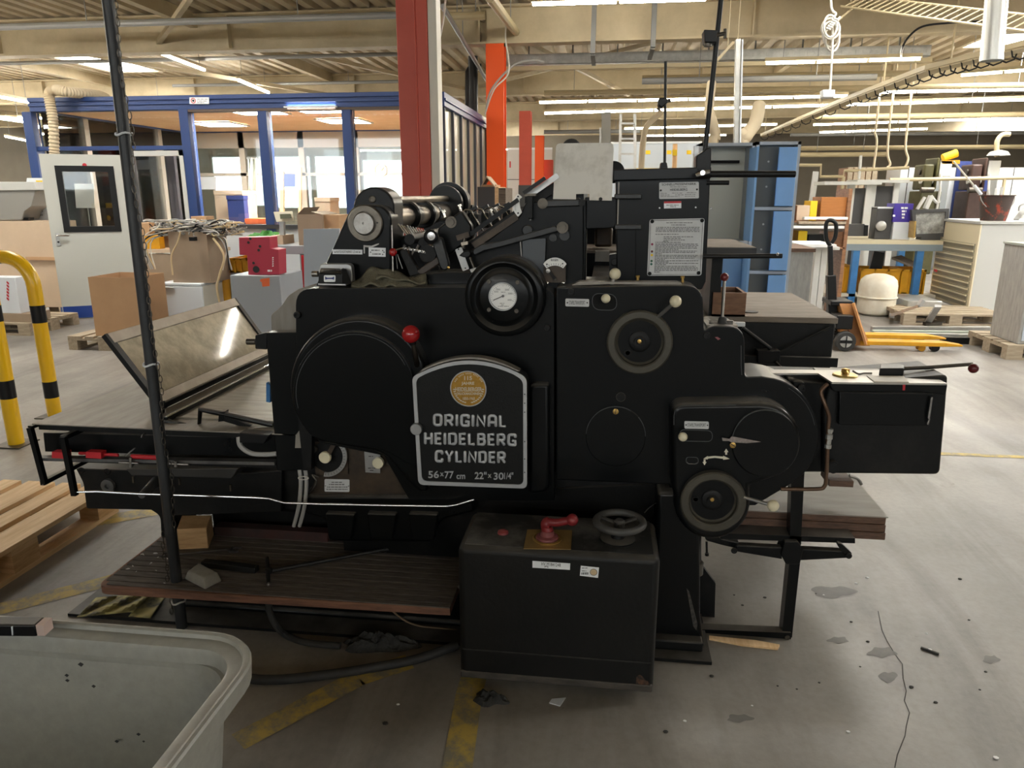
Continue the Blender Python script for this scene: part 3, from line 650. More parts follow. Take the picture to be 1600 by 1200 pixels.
# side wall: slim mullions and panes
PANE_TINT = mat('cream brightened pane', (.66, .60, .46), .22, var=.15, vs=1.5); PANE_TINT.node_tree.nodes['Principled BSDF'].inputs['Alpha'].default_value = .8  # near-opaque cream tint painted in to brighten the side panes
mul = MB(); ys = [YC+.12+(YD-YC-.25)*i/6 for i in range(7)]
for y in ys: mul.box(cxr-.06, cxr+.02, y-.025, y+.025, 0, zband)
struct('trim_4', mul, mat('dark mullion', (.06, .065, .08), .5))
for i in range(6): struct('window_%d' % (50+i), MB().box(cxr-.025, cxr-.015, ys[i]+.025, ys[i+1]-.025, 0, zband), PANE_TINT)
# inner shell
struct('ceiling_office', MB().box(cxl+.1, cxr-.1, YC+.1, YD-.1, zband+.02, zband+.06), CEIL_IN)
struct('ceiling_office_roof', MB().box(cxl+.1, cxr-.1, YC+.1, YD-.1, ztop-.03, ztop-.01), WGREY)
MULL = mat('grey brown mullion', (.40, .35, .30), .5)
struct('floor_office', MB().box(cxl+.1, cxr-.1, YC+.1, YD-.1, 0, .01), mat('pale bounce floor', (.80, .74, .66), .6))  # pale floor added to bounce light through the office
mb = MB()
for f in (0, .2, .4, .58, .77, 1): x = cxl+(cxr-cxl)*f; mb.box(x-.05, x+.05, YD-.1, YD, 0, zband)
mb.box(cxl, cxr, YD-.1, YD, zband-.25, zband).box(cxl, cxr, YD-.1, YD, 1.85, 1.9)
for f in (.25, .5, .75): y = YC+(YD-YC)*f; mb.box(cxl, cxl+.08, y-.05, y+.05, 0, zband)
struct('trim_5', mb, MULL)
struct('window_60', MB().box(cxl, cxr, YD-.05, YD-.04, .8, zband-.25), GLASS)
struct('wall_office_back', MB().box(cxl, cxr, YD-.08, YD-.02, 0, .8), WGREY)
struct('window_61', MB().box(cxl+.03, cxl+.04, YC+.1, YD-.1, .8, zband), GLASS)
struct('wall_office_side', MB().box(cxl+.0, cxl+.06, YC+.1, YD-.1, 0, .8), WGREY)
for i, (a, b) in enumerate([(342, 193), (400, 210), (440, 226), (500, 170), (538, 188), (598, 207), (555, 219), (400, 173), (480, 207), (250, 212)]):
    c = G(a, b, zband+.015)
    if c.y > YD-.3 or c.y < YC+.2: continue
    t = thing('ceiling_lamp', ['square lit panel above the scale display, office ceiling', 'lit panel in the office ceiling near its left rear', 'rearmost lit panel in the office ceiling', 'lit panel close to the office front window', 'lit panel crossed by the fourth blue mullion', 'lit panel beside the red column, office ceiling', 'rear lit panel left of the clock', 'lit panel at the second blue mullion, close to the front', 'lit panel crossed by the third blue mullion', 'lit panel above the office doorway'][i], 'lamp', c, 'square lit panels in the office ceiling')
    obj('frame', MB().ring([c+V((sx*.33, sy*.33, 0)) for sx, sy in ((-1, -1), (1, -1), (1, 1), (-1, 1))], [c+V((sx*.3, sy*.3, 0)) for sx, sy in ((-1, -1), (1, -1), (1, 1), (-1, 1))], (0, 0, -.02)), WHITEP, t)
    obj('diffuser', MB().box(c.x-.3, c.x+.3, c.y-.3, c.y+.3, c.z-.012, c.z-.004), LAMPC, t)
# office doorway and opened door leaf
mb = MB(); z = P(245, 236, YC).z; xa, xb, w = P(200, 300, YC).x, P(296, 300, YC).x, .055
mb.box(xa, xb, YC-.06, YC+.06, z-.06, z).box(xb-w, xb, YC-.06, YC+.06, 0, z).box(xa, xa+w, YC-.06, YC+.06, 0, z)
struct('trim_6', mb, WGREY)
t = thing('office_door', 'pale grey door with window opened flat beside the blue cabin front', 'door', (P(130, 400, 8.4).x, 8.4, 0))
Yd = 8.45; xl = P(60, 240, Yd).x; xr = P(205, 240, 8.95).x; zt = P(62, 240, Yd).z; LD = math.hypot(xr-xl, .5)
za, zb = P(130, 262, Yd).z, P(130, 360, Yd).z; kd = LD/(P(200, 240, Yd).x-xl); wx0, wx1 = .02+(P(85, 262, Yd).x-xl)*kd, (P(168, 262, Yd).x-xl)*kd
WLOC[t] = V((0, 0, 0))
obj('door_leaf', MB().ring([(0, 0, .012), (LD, 0, .012), (LD, 0, zt), (0, 0, zt)], [(wx0, 0, zb), (wx1, 0, zb), (wx1, 0, za), (wx0, 0, za)], (0, .045, 0)), DOORW, t, bev=.003)
f = obj('window_frame', MB().ring([(wx0-.03, -.012, zb-.03), (wx1+.03, -.012, zb-.03), (wx1+.03, -.012, za+.03), (wx0-.03, -.012, za+.03)], [(wx0+.04, -.012, zb+.04), (wx1-.04, -.012, zb+.04), (wx1-.04, -.012, za-.04), (wx0+.04, -.012, za-.04)], (0, .07, 0)), BLACKP, t)
obj('pane', MB().box(wx0, wx1, .02, .026, zb, za), GLASS, f)
obj('kick_plate', MB().box(.01, LD-.01, -.004, 0, .02, .17), mat('blue kick plate', (.01, .045, .25), .4), t)
hp = V((.07, 0, P(88, 372, Yd).z))
h = obj('handle_plate', MB().box(hp.x-.022, hp.x+.022, -.012, 0, hp.z-.10, hp.z+.06), ALU, t, bev=.006)
obj('lever', MB().tube([hp+V((0, -.01, .03)), hp+V((0, -.055, .03)), hp+V((.02, -.06, .03)), hp+V((.13, -.06, .028))], .011, 8), CHROME, h)
obj('keyhole', MB().cyl(hp+V((0, -.014, -.05)), hp+V((0, -.010, -.05)), .012, n=10), BLACKP, h)
q = V((LD*.47, 0, P(125, 257, Yd).z)); obj('red_dot', MB().cyl(q, q+V((0, -.006, 0)), .025, n=16), RED, t)
t.location = (xl, Yd, 0); t.rotation_euler = (0, 0, math.atan2(.5, xr-xl)); Yd = 8.7
t = thing('paper_notice', 'paper notice hung behind the glass of the pale grey door', 'notice', P(131, 305, Yd+.3))
obj('sheet', plate([(116, 287), (146, 287), (148, 325), (119, 325)], Yd+.3, .004), PAPER, t)
q = P(137, 325, Yd+.31); obj('stalk', MB().box(q.x-.006, q.x+.006, Yd+.305, Yd+.315, 0, q.z), PIPEG, t)
# glazed leaves standing in the doorway
MUL2 = mat('dark bronze frame', (.07, .065, .075), .4)
t = thing('glazed_door', 'dark framed glass double door standing inside the office doorway', 'door', (P(248, 300, YC+.3).x, YC+.3, 0))
mb = MB()
for c in (205, 213, 270, 276): x = P(c, 300, YC+.3).x; mb.box(x-.03, x+.03, YC+.27, YC+.33, 0, P(245, 240, YC+.3).z)
obj('frame', mb, MUL2, t)
obj('pane', MB().box(P(200, 300, YC+.3).x, P(290, 300, YC+.3).x, YC+.295, YC+.305, .1, P(245, 240, YC+.3).z), GLASS, t)
# sign on the fascia
t = thing('no_entry_sign', 'small white prohibition sign on the blue cabin fascia', 'sign', P(311, 157, YC-.075))
obj('sign_plate', plate([(296, 152), (326.5, 152), (326.5, 162.5), (296, 162.5)], YC-.078, .008), WHITE, t)
q = P(302, 157.3, YC-.079); rr_ = px(3.8, 302, 157, YC)
obj('ring', MB().lathe([(rr_, 0), (rr_, .003), (rr_*.72, .003), (rr_*.72, 0)], q, (0, -1, 0), 20, cap=False), RED, t)
obj('pictogram', MB().cyl(q, q+V((0, -.002, 0)), rr_*.45, n=12), INK, t)
obj('small_print', fake_lines([(308, 325, 155), (308, 323, 158), (308, 319, 160.5)], YC-.0785, .8), INKG, t)
# white hose over the cabin corner
Yq = YC-.25
tag(obj('exhaust_hose', MB().tube(bez([P(85, 243, Yq), P(83, 190, Yq), P(77, 150, Yq), P(86, 141, Yq), P(108, 144, Yq), P(150, 148, Yq+.5), P(165, 153, Yq+.9)], 20), [.052+.012*(i % 2) for i in range(6*20+1)], 14), HOSE), 'cream ribbed hose bent over the left corner of the blue cabin', 'hose')
# ---- things seen inside the office
def carton(name, lab, front, Y, depth, m=CARD, flaps=0, grp=None, open_top=False, cat='box'):
    """cardboard box: front given by four picture corners TL TR BR BL"""
    (x0, y0), (x1, y1) = front; a, b = P(x0, y0, Y), P(x1, y1, Y); xa, xb, zt, zb = a.x, b.x, a.z, b.z
    t = thing(name, lab, cat, ((xa+xb)/2, Y+depth/2, zb), grp)
    th = .006; mb = MB()
    if open_top or flaps:
        mb.box(xa, xb, Y, Y+th, zb, zt).box(xa, xb, Y+depth-th, Y+depth, zb, zt).box(xa, xa+th, Y, Y+depth, zb, zt).box(xb-th, xb, Y, Y+depth, zb, zt).box(xa, xb, Y, Y+depth, zb, zb+th)
    else: mb.box(xa, xb, Y, Y+depth, zb, zt)
    obj('carton', mb, m, t)
    w = (xb-xa)*.45
    if flaps:
        obj('flap', MB().hexa([V(p) for p in [(xa, Y, zt), (xa, Y+depth, zt), (xa+.006, Y+depth, zt), (xa+.006, Y, zt), (xa+w*.7, Y, zt+w*.7), (xa+w*.7, Y+depth, zt+w*.7), (xa+w*.7+.006, Y+depth, zt+w*.7), (xa+w*.7+.006, Y, zt+w*.7)]]), m, t)
        obj('flap', MB().hexa([V(p) for p in [(xb, Y, zt), (xb, Y+depth, zt), (xb-.006, Y+depth, zt), (xb-.006, Y, zt), (xb-w*.9, Y, zt+w*.45), (xb-w*.9, Y+depth, zt+w*.45), (xb-w*.9-.006, Y+depth, zt+w*.45), (xb-w*.9-.006, Y, zt+w*.45)]]), m, t)
    elif not open_top:
        obj('tape', MB().box((xa+xb)/2-.025, (xa+xb)/2+.025, Y-.0015, Y+depth, zt-.04, zt+.0015), CARDL, t)
    return t
zs = zsill
t = thing('desk', 'long office table behind the blue cabin windows', 'table', (P(470, 350, 10.1).x, 10.1, 0))
xa, xb = P(310, 350, 9.7).x, P(625, 350, 9.7).x
obj('table_top', MB().box(xa, xb, 9.5, 10.3, .92, .96), ORB, t)
for xx in (xa+.1, (xa+xb)/2, xb-.1):
    for yy in (9.55, 10.25): obj('leg', MB().box(xx-.025, xx+.025, yy-.025, yy+.025, 0, .92), WGREY, t)
def ontable(lab, x0, x1, y0, Y, d, m, name='carton'):
    a, b = P(x0, y0, Y), P(x1, y0, Y); t = thing(name, lab, 'box', ((a.x+b.x)/2, Y+d/2, .96))
    obj('body', MB().box(a.x, b.x, Y, Y+d, .96, a.z), m, t, bev=.004); obj('lid', MB().box(a.x-.005, b.x+.005, Y-.005, Y+d+.005, a.z-.05, a.z+.004), m, t); return t
ontable('brown wooden cabinet on the office table beside the navy panel', 334, 378, 298, 9.75, .4, CARDL)
ontable('navy blue panel box on the office table, left', 354, 380, 306, 9.6, .12, NAVY, 'panel_box')
ontable('low orange carton on the office table by the sill', 383, 424, 342, 9.6, .3, ORP)
ontable('grey open carton on the office table behind the scale', 492, 515, 309, 9.8, .35, CARDD)
t = thing('wall_frame', 'pale wooden pin board frame with navy sheet seen through the office window', 'board', P(451, 300, 11.8))
obj('frame', MB().ring(on([(437, 262), (470, 262), (470, 345), (437, 345)], 11.8), on([(443, 268), (466, 268), (466, 345), (443, 345)], 11.8), (0, .05, 0)), mat('pale wood', (.62, .42, .24), .6), t)
obj('sheet', plate([(444, 272), (461, 272), (461, 292), (444, 292)], 11.79, .01), NAVY, t)
t = thing('wall_clock', 'round tan clock hung inside the office', 'clock', P(596, 266, 11.5))
obj('clock_face', disc(596, 266, 9.2, 11.5, .04, 28), mat('tan clock face', (.72, .50, .26), .5), t)
obj('clock_rim', turn([(9.2, 0), (9.2, 40), (10.2, 40), (10.2, 0)], 596, 266, 11.54, 28, False), PINEX, t)
obj('hand', MB().bar(P(596, 266, 11.49), P(600, 261, 11.49), .012, .004).bar(P(596, 266, 11.49), P(593, 258, 11.49), .01, .004), INK, t)
t = thing('roller_blind', 'white paper strip hanging inside the office window, left of the scale', 'blind', P(395, 290, 11.0))
obj('sheet', MB().grid(9, 2, lambda u, v: P(388+14*u, 247+85*v, 11.0+.03*math.sin(u*12))), mat('white translucent sheet', (.75, .78, .70), .8), t, solid=.004)
obj('rail', MB().bar(P(386, 247, 11.0), P(404, 247, 11.0), .03, .03), ALU, t)
tag(slab('notice_panel', [(313, 276), (337, 276), (337, 296), (313, 296)], 10.6, .02, WHITEP), 'white sheet of paper seen through the second office window', 'notice')
# ================================================================== THE PRESS
YF = 2.40
PR = thing('printing_press', 'large black cylinder printing press filling the middle of the hall', 'printing press', (-.35, 2.9, 0))
def pp(name, mb, mt=BLACK, parent=PR, **k): return obj(name, mb, mt, parent, **k)
def ps(name, pts, Y, d, mt=BLACK, parent=PR, **k): return slab(name, pts, Y, d, mt, parent, **k)
# --- castings
pp('base_plate', MB().box(-1.98, .40, 2.25, 3.9, 0, .012), BLACKD)
pp('base_casting', MB().box(-1.60, .34, 2.36, 3.85, .012, .15).box(-1.62, .34, 2.345, 2.38, .012, .035), BLACK, bev=.01)
pp('side_frame', MB().box(-.98, .26, 2.52, 2.64, .15, 1.2), BLACKD)
pp('side_frame', MB().box(-.98, .26, 3.72, 3.84, .15, 1.2), BLACKD)
pp('bed_casting', MB().box(-1.86, -.30, 2.55, 3.3, .33, .55), BLACKD, bev=.02)
# right column foot
ps('column_foot', rnd([(1028, 770), (1094, 770), (1094, 960), (1102, 1018), (1020, 1014)]), 2.34, .75, bev=.012)
pp('foot_flange', MB().box(P(1010, 1015, 2.33).x, P(1096, 1015, 2.33).x, 2.30, 2.42, .012, .05), BLACKD, bev=.006)
t = P(1090, 900, 2.5)
ps('gusset', [(1094, 880), (1118, 912), (1116, 985), (1094, 975)], 2.55, .02, BLACKD)
# middle casting with three buttress ribs under the bare side frame
ps('ribbed_casting', rnd([(470, 775), (740, 775, 6), (742, 800), (690, 812, 10), (672, 848), (515, 846), (508, 812, 8), (470, 800)]), 2.44, .2, bev=.01)
for a in (508, 573, 638): ps('rib_ledge', rnd([(a, 802, 3), (a+46, 804, 3), (a+40, 845, 4), (a+6, 844, 4)]), 2.415, .04, BLACK, bev=.006)
ps('bare_casting', rnd([(488, 690), (700, 705), (700, 790), (640, 776, 10), (615, 774), (560, 772, 8), (535, 775), (480, 776, 6), (494, 748, 8)]), 2.46, .05, CASTOIL)
# --- left side plate and drum guard
ps('side_plate', rnd([(415, 520, 2), (466, 519), (488, 734), (433, 736, 3)]), 2.42, .05, BLACK, bev=.003)
ps('side_plate_edge', [(464, 640), (488, 640), (486, 735), (474, 735)], 2.40, .03, BLACKD)
ps('paint_chip', [(462, 680), (468, 672), (474, 676), (475, 690), (470, 700), (461, 700)], 2.418, .003, SHEET)
ps('sheet_guard', rnd([(424, 519), (423, 492, 4), (440, 478, 8), (450, 462, 6), (466, 452), (500, 441), (500, 519)]), 2.62, .5, SHEET, bev=.004)
g = ps('hinge_lug', rnd([(399, 524, 2), (416, 520), (416, 546), (399, 545, 2)]), 2.44, .05, BLACKD)
pp('hinge_bolt', MB().cyl(P(386, 534, 2.46), P(400, 534, 2.46), .011, n=12), STEELD)
# --- main front cover, left
main = [(462, 451, 26), (735, 449)] + arc(790, 464, 64, 168, 12, 18) + [(866, 458, 6), (866, 782), (640, 782), (600, 712), (500, 692), (463, 640)]
ps('front_cover', rnd(main), YF, .16, BLACK, bev=.024, seg=5)
bs_ = ps('gauge_boss', arc(790, 464, 63, 0, 348, 40), YF-.03, .1, BLACK, bev=.016, seg=4)
pp('boss_ring', turn([(62, 0), (61, 8), (57, 14), (53, 15), (50, 9), (46, 4), (42, 6), (39, 12), (36, 15), (.01, 15)], 788, 464, YF-.028, 56, False), BLACK, bs_)
D = [(500, 690)]
drum = arc(560, 604, 108, 12, 228, 36) + [(502, 692), (600, 709, 20), (628, 742, 20), (655, 770), (668, 770), (668, 590)]
ps('drum_cover', rnd(drum), 2.335, .09, BLACK, bev=.030, seg=5)
ps('drum_cover_face', rnd(arc(553, 613, 95, 0, 226, 32) + [(512, 690), (600, 702, 18), (640, 726), (652, 726), (652, 600)]), 2.316, .03, BLACK, bev=.012, seg=4)
pp('cover_screw', bolt(618, 667, 3.6, 2.322, 3), BLACKD)
ps('cover_pillar', rnd([(826, 600, 12), (858, 600), (858, 770, 14), (826, 772)]), 2.36, .05, BLACK, bev=.012, seg=3)
# red knobbed lever
t = pp('throw_lever', MB().tube([P(655, 579, YF), P(652, 570, 2.34), P(647, 545, 2.30), P(643, 525, 2.29)], [.011, .010, .008, .007], 12), STEELD)
ball('red_knob', 642, 522, 14, 2.29, REDB, t)
pp('lever_ferrule', MB().cyl(P(645, 537, 2.295), P(643.5, 531, 2.29), .012, n=12), BLACKP, t)
# --- nameplate door
def door(o):
    q = [(653+o, 758-o, 9), (643.5+o, 588+o*.7, 10)]
    for i in range(13):
        x = 658+o+(150-2*o)*i/12; u = (x-733)/77; q.append((x, 582.5-19.5*(1-u*u)+o))
    return rnd(q+[(823.5-o, 590+o*.7, 10), (824-o, 764-o, 9)], 5)
YDr = 2.285
dr = ps('nameplate_door', door(0), YDr, .06, BLACKR, bev=.004)
pp('bright_rim', MB().ring(on(door(.5), YDr-.004), on(door(6.2), YDr-.004), (0, .006, 0)), ALUC, dr)
ps('arched_lip_highlight', [(x, 583-21*(1-((x-733)/77)**2)-1) for x in range(654, 813, 8)] + [(x, 583-21*(1-((x-733)/77)**2)-4) for x in range(812, 653, -8)], YDr+.012, .04, SHEET, dr)  # grey strip paints the edge highlight along the arched lip
pp('latch_knob', turn([(9, 0), (9, 14), (8.4, 16), (.01, 16)], 651.5, 669, YDr-.006, 28, False), ALU, dr)
pp('rim_rivet', (lambda mb: [mb.lathe([(px(1, 820, y, YDr), 0), (px(1, 820, y, YDr), .001), (.0001, .001)], P(819.8, y, YDr-.004), (0, -1, 0), 8) for y in (616, 630, 644, 690, 717, 738)] and mb)(MB()), INK, dr)
GL = {'O': (.66, [[1, (0, 0, .26), (.66, 0, .26), (.66, 1, .26), (0, 1, .26)]]), 'R': (.64, [[0, (0, 1), (0, 0), (.62, 0, .26), (.62, .56, .26), (0, .56)], [0, (.32, .56), (.64, 1)]]),
      'I': (.02, [[0, (0, 0), (0, 1)]]), 'G': (.66, [[0, (.66, .24), (.66, 0, .26), (0, 0, .26), (0, 1, .26), (.66, 1, .06), (.66, .6), (.40, .6)]]),
      'N': (.66, [[0, (0, 1), (0, 0), (.66, 1), (.66, 0)]]), 'A': (.64, [[0, (0, 1), (0, 0, .3), (.64, 0, .3), (.64, 1)], [0, (0, .64), (.64, .64)]]),
      'L': (.48, [[0, (0, 0), (0, 1), (.48, 1)]]), 'H': (.62, [[0, (0, 0), (0, 1)], [0, (.62, 0), (.62, 1)], [0, (0, .5), (.62, .5)]]),
      'E': (.50, [[0, (.5, 0), (0, 0), (0, 1), (.5, 1)], [0, (0, .5), (.45, .5)]]), 'D': (.64, [[1, (0, 0), (.64, 0, .26), (.64, 1, .26), (0, 1)]]),
      'B': (.62, [[1, (0, 0), (.58, 0, .22), (.58, .48, .2), (0, .48)], [1, (0, .48), (.62, .48, .22), (.62, 1, .24), (0, 1)]]),
      'C': (.62, [[0, (.62, .24), (.62, 0, .26), (0, 0, .26), (0, 1, .26), (.62, 1, .26), (.62, .76)]]), 'Y': (.66, [[0, (0, 0), (.33, .55), (.66, 0)], [0, (.33, .55), (.33, 1)]])}
def cast_word(s, x0, y0, x1, y1, Y, r, dy=0):
    """rounded stroke capitals filling a picture box; dy = drop over the word"""
    h = y1-y0-2*r; tot = sum(GL[c][0] for c in s)+.42*(len(s)-1); k = (x1-x0-2*r)/tot; mb = MB(); x = x0+r
    for c in s:
        w, st = GL[c]
        for q in st:
            pl = [(p[0]*k, p[1]*h)+((p[2]*h,) if len(p) > 2 else ()) for p in q[1:]]; pl = rnd(pl, 5)
            pts = [P(x+a, y0+r+b+dy*((x+a-x0)/(x1-x0)-.5), Y) for a, b in pl]
            if not q[0]:
                u = (pts[0]-pts[1]).normalized(); v = (pts[-1]-pts[-2]).normalized(); R_ = px(r, x, y0, Y)
                pts = [pts[0]+u*R_*.5]+pts+[pts[-1]+v*R_*.5]; rs = [R_*.55]+[R_]*(len(pts)-2)+[R_*.55]
            else: rs = px(r, x, y0, Y)
            mb.tube(pts, rs, 10, closed=bool(q[0]))
        x += (w+.42)*k
    return mb.xf(Matrix.Translation((0, Y, 0)) @ Matrix.Diagonal((1, .6, 1, 1)) @ Matrix.Translation((0, -Y, 0)))
pp('raised_lettering', cast_word('ORIGINAL', 676, 646.5, 792, 667.5, YDr-.001, 2.5, 2), ALUC, dr, angle=80)
pp('raised_lettering', cast_word('HEIDELBERG', 662, 675.5, 807.5, 696.5, YDr-.001, 2.5, 2.5), ALUC, dr, angle=80)
pp('raised_lettering', cast_word('CYLINDER', 679, 703.5, 791, 724, YDr-.001, 2.5, 2), ALUC, dr, angle=80)
text_mesh('56', 669.5, 735.5, 686, 746.5, YDr, ALUC, dr, 'size_lettering', .004, .012)
text_mesh('x', 688, 738, 693.5, 743.5, YDr, ALUC, dr, 'size_lettering', .004, .012)
text_mesh('77', 695, 736, 709, 747, YDr, ALUC, dr, 'size_lettering', .004, .012)
text_mesh('cm', 713.5, 741.5, 727, 748, YDr, ALUC, dr, 'size_lettering', .004, .012)
text_mesh('22"', 742, 737, 760.5, 748, YDr, ALUC, dr, 'size_lettering', .004, .012)
text_mesh('x', 762.5, 740.5, 768, 746, YDr, ALUC, dr, 'size_lettering', .004, .012)
text_mesh('30', 771.5, 738, 787, 749, YDr, ALUC, dr, 'size_lettering', .004, .012)
text_mesh('1/4"', 788, 738, 802, 748, YDr, ALUC, dr, 'size_lettering', .004, .006)
md = pp('medallion', turn([(27.8, 0), (27.8, 4), (.01, 4)], 732, 607, YDr, 48, False), GOLD, dr)
YM = YDr-.004
pp('medal_rim', turn([(28.2, 0), (28.2, 6), (26.8, 6), (26.8, 0)], 732, 607, YDr, 48, False), ALUC, dr)
GOLDL = mat('rubbed gilt lettering', (.66, .60, .48), .4, .5)
text_mesh('115', 725.5, 587.5, 737.5, 594, YM, GOLDL, dr, 'medal_lettering', .0015, .02)
text_mesh('JAHRE', 721, 596.5, 741, 602.5, YM, GOLDL, dr, 'medal_lettering', .0015, .02)
text_mesh('HEIDELBERGER', 711.5, 605, 753, 611.5, YM, GOLDL, dr, 'medal_lettering', .0015, .02)
text_mesh('DRUCKMASCHINEN', 713.5, 613, 751, 617, YM, GOLDL, dr, 'medal_lettering', .0012, .02)
text_mesh('1850-1965', 723, 620.5, 742, 625, YM, GOLDL, dr, 'medal_lettering', .0012, .01)
mb = MB()
for i in range(22):
    a = math.radians(28+124*i/21); c = P(732+23.6*math.cos(a), 607-23.6*math.sin(a), YM)
    if i % 5 != 3: mb.bar(c+V((math.cos(a), 0, math.sin(a)))*.0022, c-V((math.cos(a), 0, math.sin(a)))*.0022, .0022, .002, (0, 1, 0))
for s in (-1, 1):
    for i in range(9):
        a = math.radians(270+s*(14+i*9)); c = P(732+22.5*math.cos(a), 607-22.5*math.sin(a), YM); mb.sph(c, .005, 8, (.9, .25, .45))
pp('medal_wreath', mb, GOLDL, dr)
# --- speed dial
dl = pp('dial_face', disc(786, 463, 20.5, YF-.046, .012, 44), DIAL)
pp('dial_rim', turn([(22, 0), (22, 10), (20.3, 10), (20.3, 0)], 786, 463, YF-.036, 44, False), ALU, dl)
mb = MB()
for i in range(25):
    a = math.radians(205-230*i/24); r0 = 17.2 if i % 4 else 15.5
    mb.bar(P(786+r0*math.cos(a), 463-r0*math.sin(a), YF-.0465), P(786+18.8*math.cos(a), 463-18.8*math.sin(a), YF-.0465), .0008, .0006, (0, 1, 0))
pp('dial_scale', mb, INKG, dl)
for s, a, b in (('500', 773, 455), ('1000', 776, 452-.4), ('2000', 790, 452), ('3000', 795, 458), ('4000', 794, 468)):
    text_mesh(s, a-1, b-.6, a+5.5, b+2, YF-.0462, INKG, dl, 'dial_numeral', .0003)
pp('dial_caption', fake_lines([(781, 788, 474), (783, 787, 476.5), (778, 795, 478.6), (783, 790, 456.5)], YF-.0462, .8), INKG, dl)
pp('needle', MB().bar(P(786, 462.5, YF-.049), P(771, 469, YF-.049), .0022, .0012, (0, 1, 0)), INK, dl)
pp('needle_hub', turn([(2, 0), (2, 4), (.01, 4)], 786, 462.5, YF-.047, 14, False), INKG, dl)
for a, b in ((764, 440), (808.5, 441), (764, 484), (807, 486)): pp('cover_screw', bolt(a, b, 3.4, YF-.043, 3), STEELD)
pp('cover_screw', bolt(855, 512, 5.2, YF-.004, 8), BLACKD)
pp('cover_screw', bolt(465, 492, 5.4, YF-.004, 8), BLACKD)
pp('cover_screw', bolt(892, 456, 5.8, YF-.012, 9), BLACKD)
pp('cover_screw', bolt(1104, 524, 6, YF-.012, 9), BLACKD)
# --- right cover
YR = 2.385
rc = [(869, 449), (1040, 446), (1098, 446, 56), (1100, 518, 8), (1112, 509, 8), (1163, 511, 24), (1164, 589, 6), (1190, 588)] + arc(1190, 679, 90, 84, -62, 22) + [(1180, 790), (1046, 790), (1046, 757), (869, 750)]
ps('right_cover', rnd(rc), YR, .2, BLACK, bev=.026, seg=5)
ps('dust_patch', rnd([(893, 446, 2), (950, 444), (1068, 445, 4), (1060, 441), (905, 440, 3)]), YR+.03, .05, SHEET)
lb = [(1048, 631, 24), (1190, 629)] + arc(1192, 690, 60, 88, -64, 18) + [(1172, 760)] + arc(1113, 783, 60, 8, -186, 26) + [(1050, 760)]
ps('side_cover', rnd(lb), 2.30, .10, BLACK, bev=.016, seg=4)
ps('round_lid', oval(1196, 693, 53, n=48), 2.292, .02, BLACK, bev=.004)
ps('round_lid', oval(962, 682, 47, n=48), YR-.004, .02, BLACK, bev=.003)
pp('cap_ring', turn([(7.2, 0), (7.2, 4), (5.6, 4), (5.6, 1), (.01, 1)], 970, 620, YR, 24, False), BLACKD); pp('ring_line', turn([(7.4, 0), (7.4, 4.4), (6.8, 4.4), (6.8, 0)], 970, 620, YR, 24, False), STEELD)
def slot_screw(cx, cy, r, Y, ang):
    s = pp('brass_screw', turn([(r, 0), (r, 2), (r*.7, 3.2), (.01, 3.2)], cx, cy, Y, 20, False), BRASS)
    c, sn = math.cos(math.radians(ang))*r*.85, math.sin(math.radians(ang))*r*.85
    pp('slot', MB().bar(P(cx-c, cy+sn, Y-.0034), P(cx+c, cy-sn, Y-.0034), .0022, .001, (0, 1, 0)), INK, s)
slot_screw(962, 643, 4.6, YR-.004, 80); slot_screw(1145, 695.5, 4.8, 2.290, -30)
# worn patch and painted arrows
ps('worn_patch', [(1128, 684), (1140, 686), (1143, 682), (1160, 685), (1189, 690.5), (1166, 692.5), (1143, 691), (1139, 689), (1129, 689)], 2.2885, .002, mat('worn grey primer', (.42, .34, .32), .7, col2=(.22, .2, .18), vs=120))
ARW = mat('cream arrow paint', (.74, .70, .56), .5)
ps('arrow_mark', [(1134.8, 701), (1138.2, 706.5), (1136.2, 706.5), (1136.2, 710.5), (1133.2, 710.5), (1133.2, 706.5), (1131.4, 706.5)], 2.2985, .0015, ARW)
ps('arrow_mark', [(1100.8, 727), (1097.6, 722), (1099.4, 722), (1099.4, 718), (1102.4, 718), (1102.4, 722), (1104, 722)], 2.2985, .0015, ARW)
ps('arrow_mark', [(1099, 717), (1106, 712.5), (1106, 713.6), (1117, 712.4), (1130, 713.6), (1130, 712), (1140, 717), (1130, 718.5), (1130, 716.8), (1117, 715.4), (1106, 716.6), (1106, 718)], 2.2985, .0015, ARW)
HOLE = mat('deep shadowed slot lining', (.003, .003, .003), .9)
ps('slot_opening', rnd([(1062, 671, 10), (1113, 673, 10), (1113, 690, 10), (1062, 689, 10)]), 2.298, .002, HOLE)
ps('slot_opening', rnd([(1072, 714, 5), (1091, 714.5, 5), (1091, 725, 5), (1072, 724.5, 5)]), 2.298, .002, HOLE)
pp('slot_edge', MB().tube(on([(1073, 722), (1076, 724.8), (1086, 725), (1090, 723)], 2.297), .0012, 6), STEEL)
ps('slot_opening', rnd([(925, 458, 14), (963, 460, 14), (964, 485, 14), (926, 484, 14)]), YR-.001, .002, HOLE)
k = pp('slider_stem', MB().cyl(P(1067, 682, 2.30), P(1067, 682, 2.27), .006, n=10), STEELD); ball('ivory_knob', 1067, 682.5, 7.4, 2.262, IVORY, k)
k = pp('slider_stem', MB().cyl(P(947, 466, YR), P(947, 466, YR-.03), .006, n=10), STEELD); ball('ivory_knob', 946.5, 466.5, 7.3, YR-.04, IVORY, k)
k = pp('slider_stem', MB().cyl(P(956, 445, 2.42), P(960, 432, 2.43), .006, n=10), ALU); ball('ivory_knob', 961, 428, 9.2, 2.43, IVORY, k)
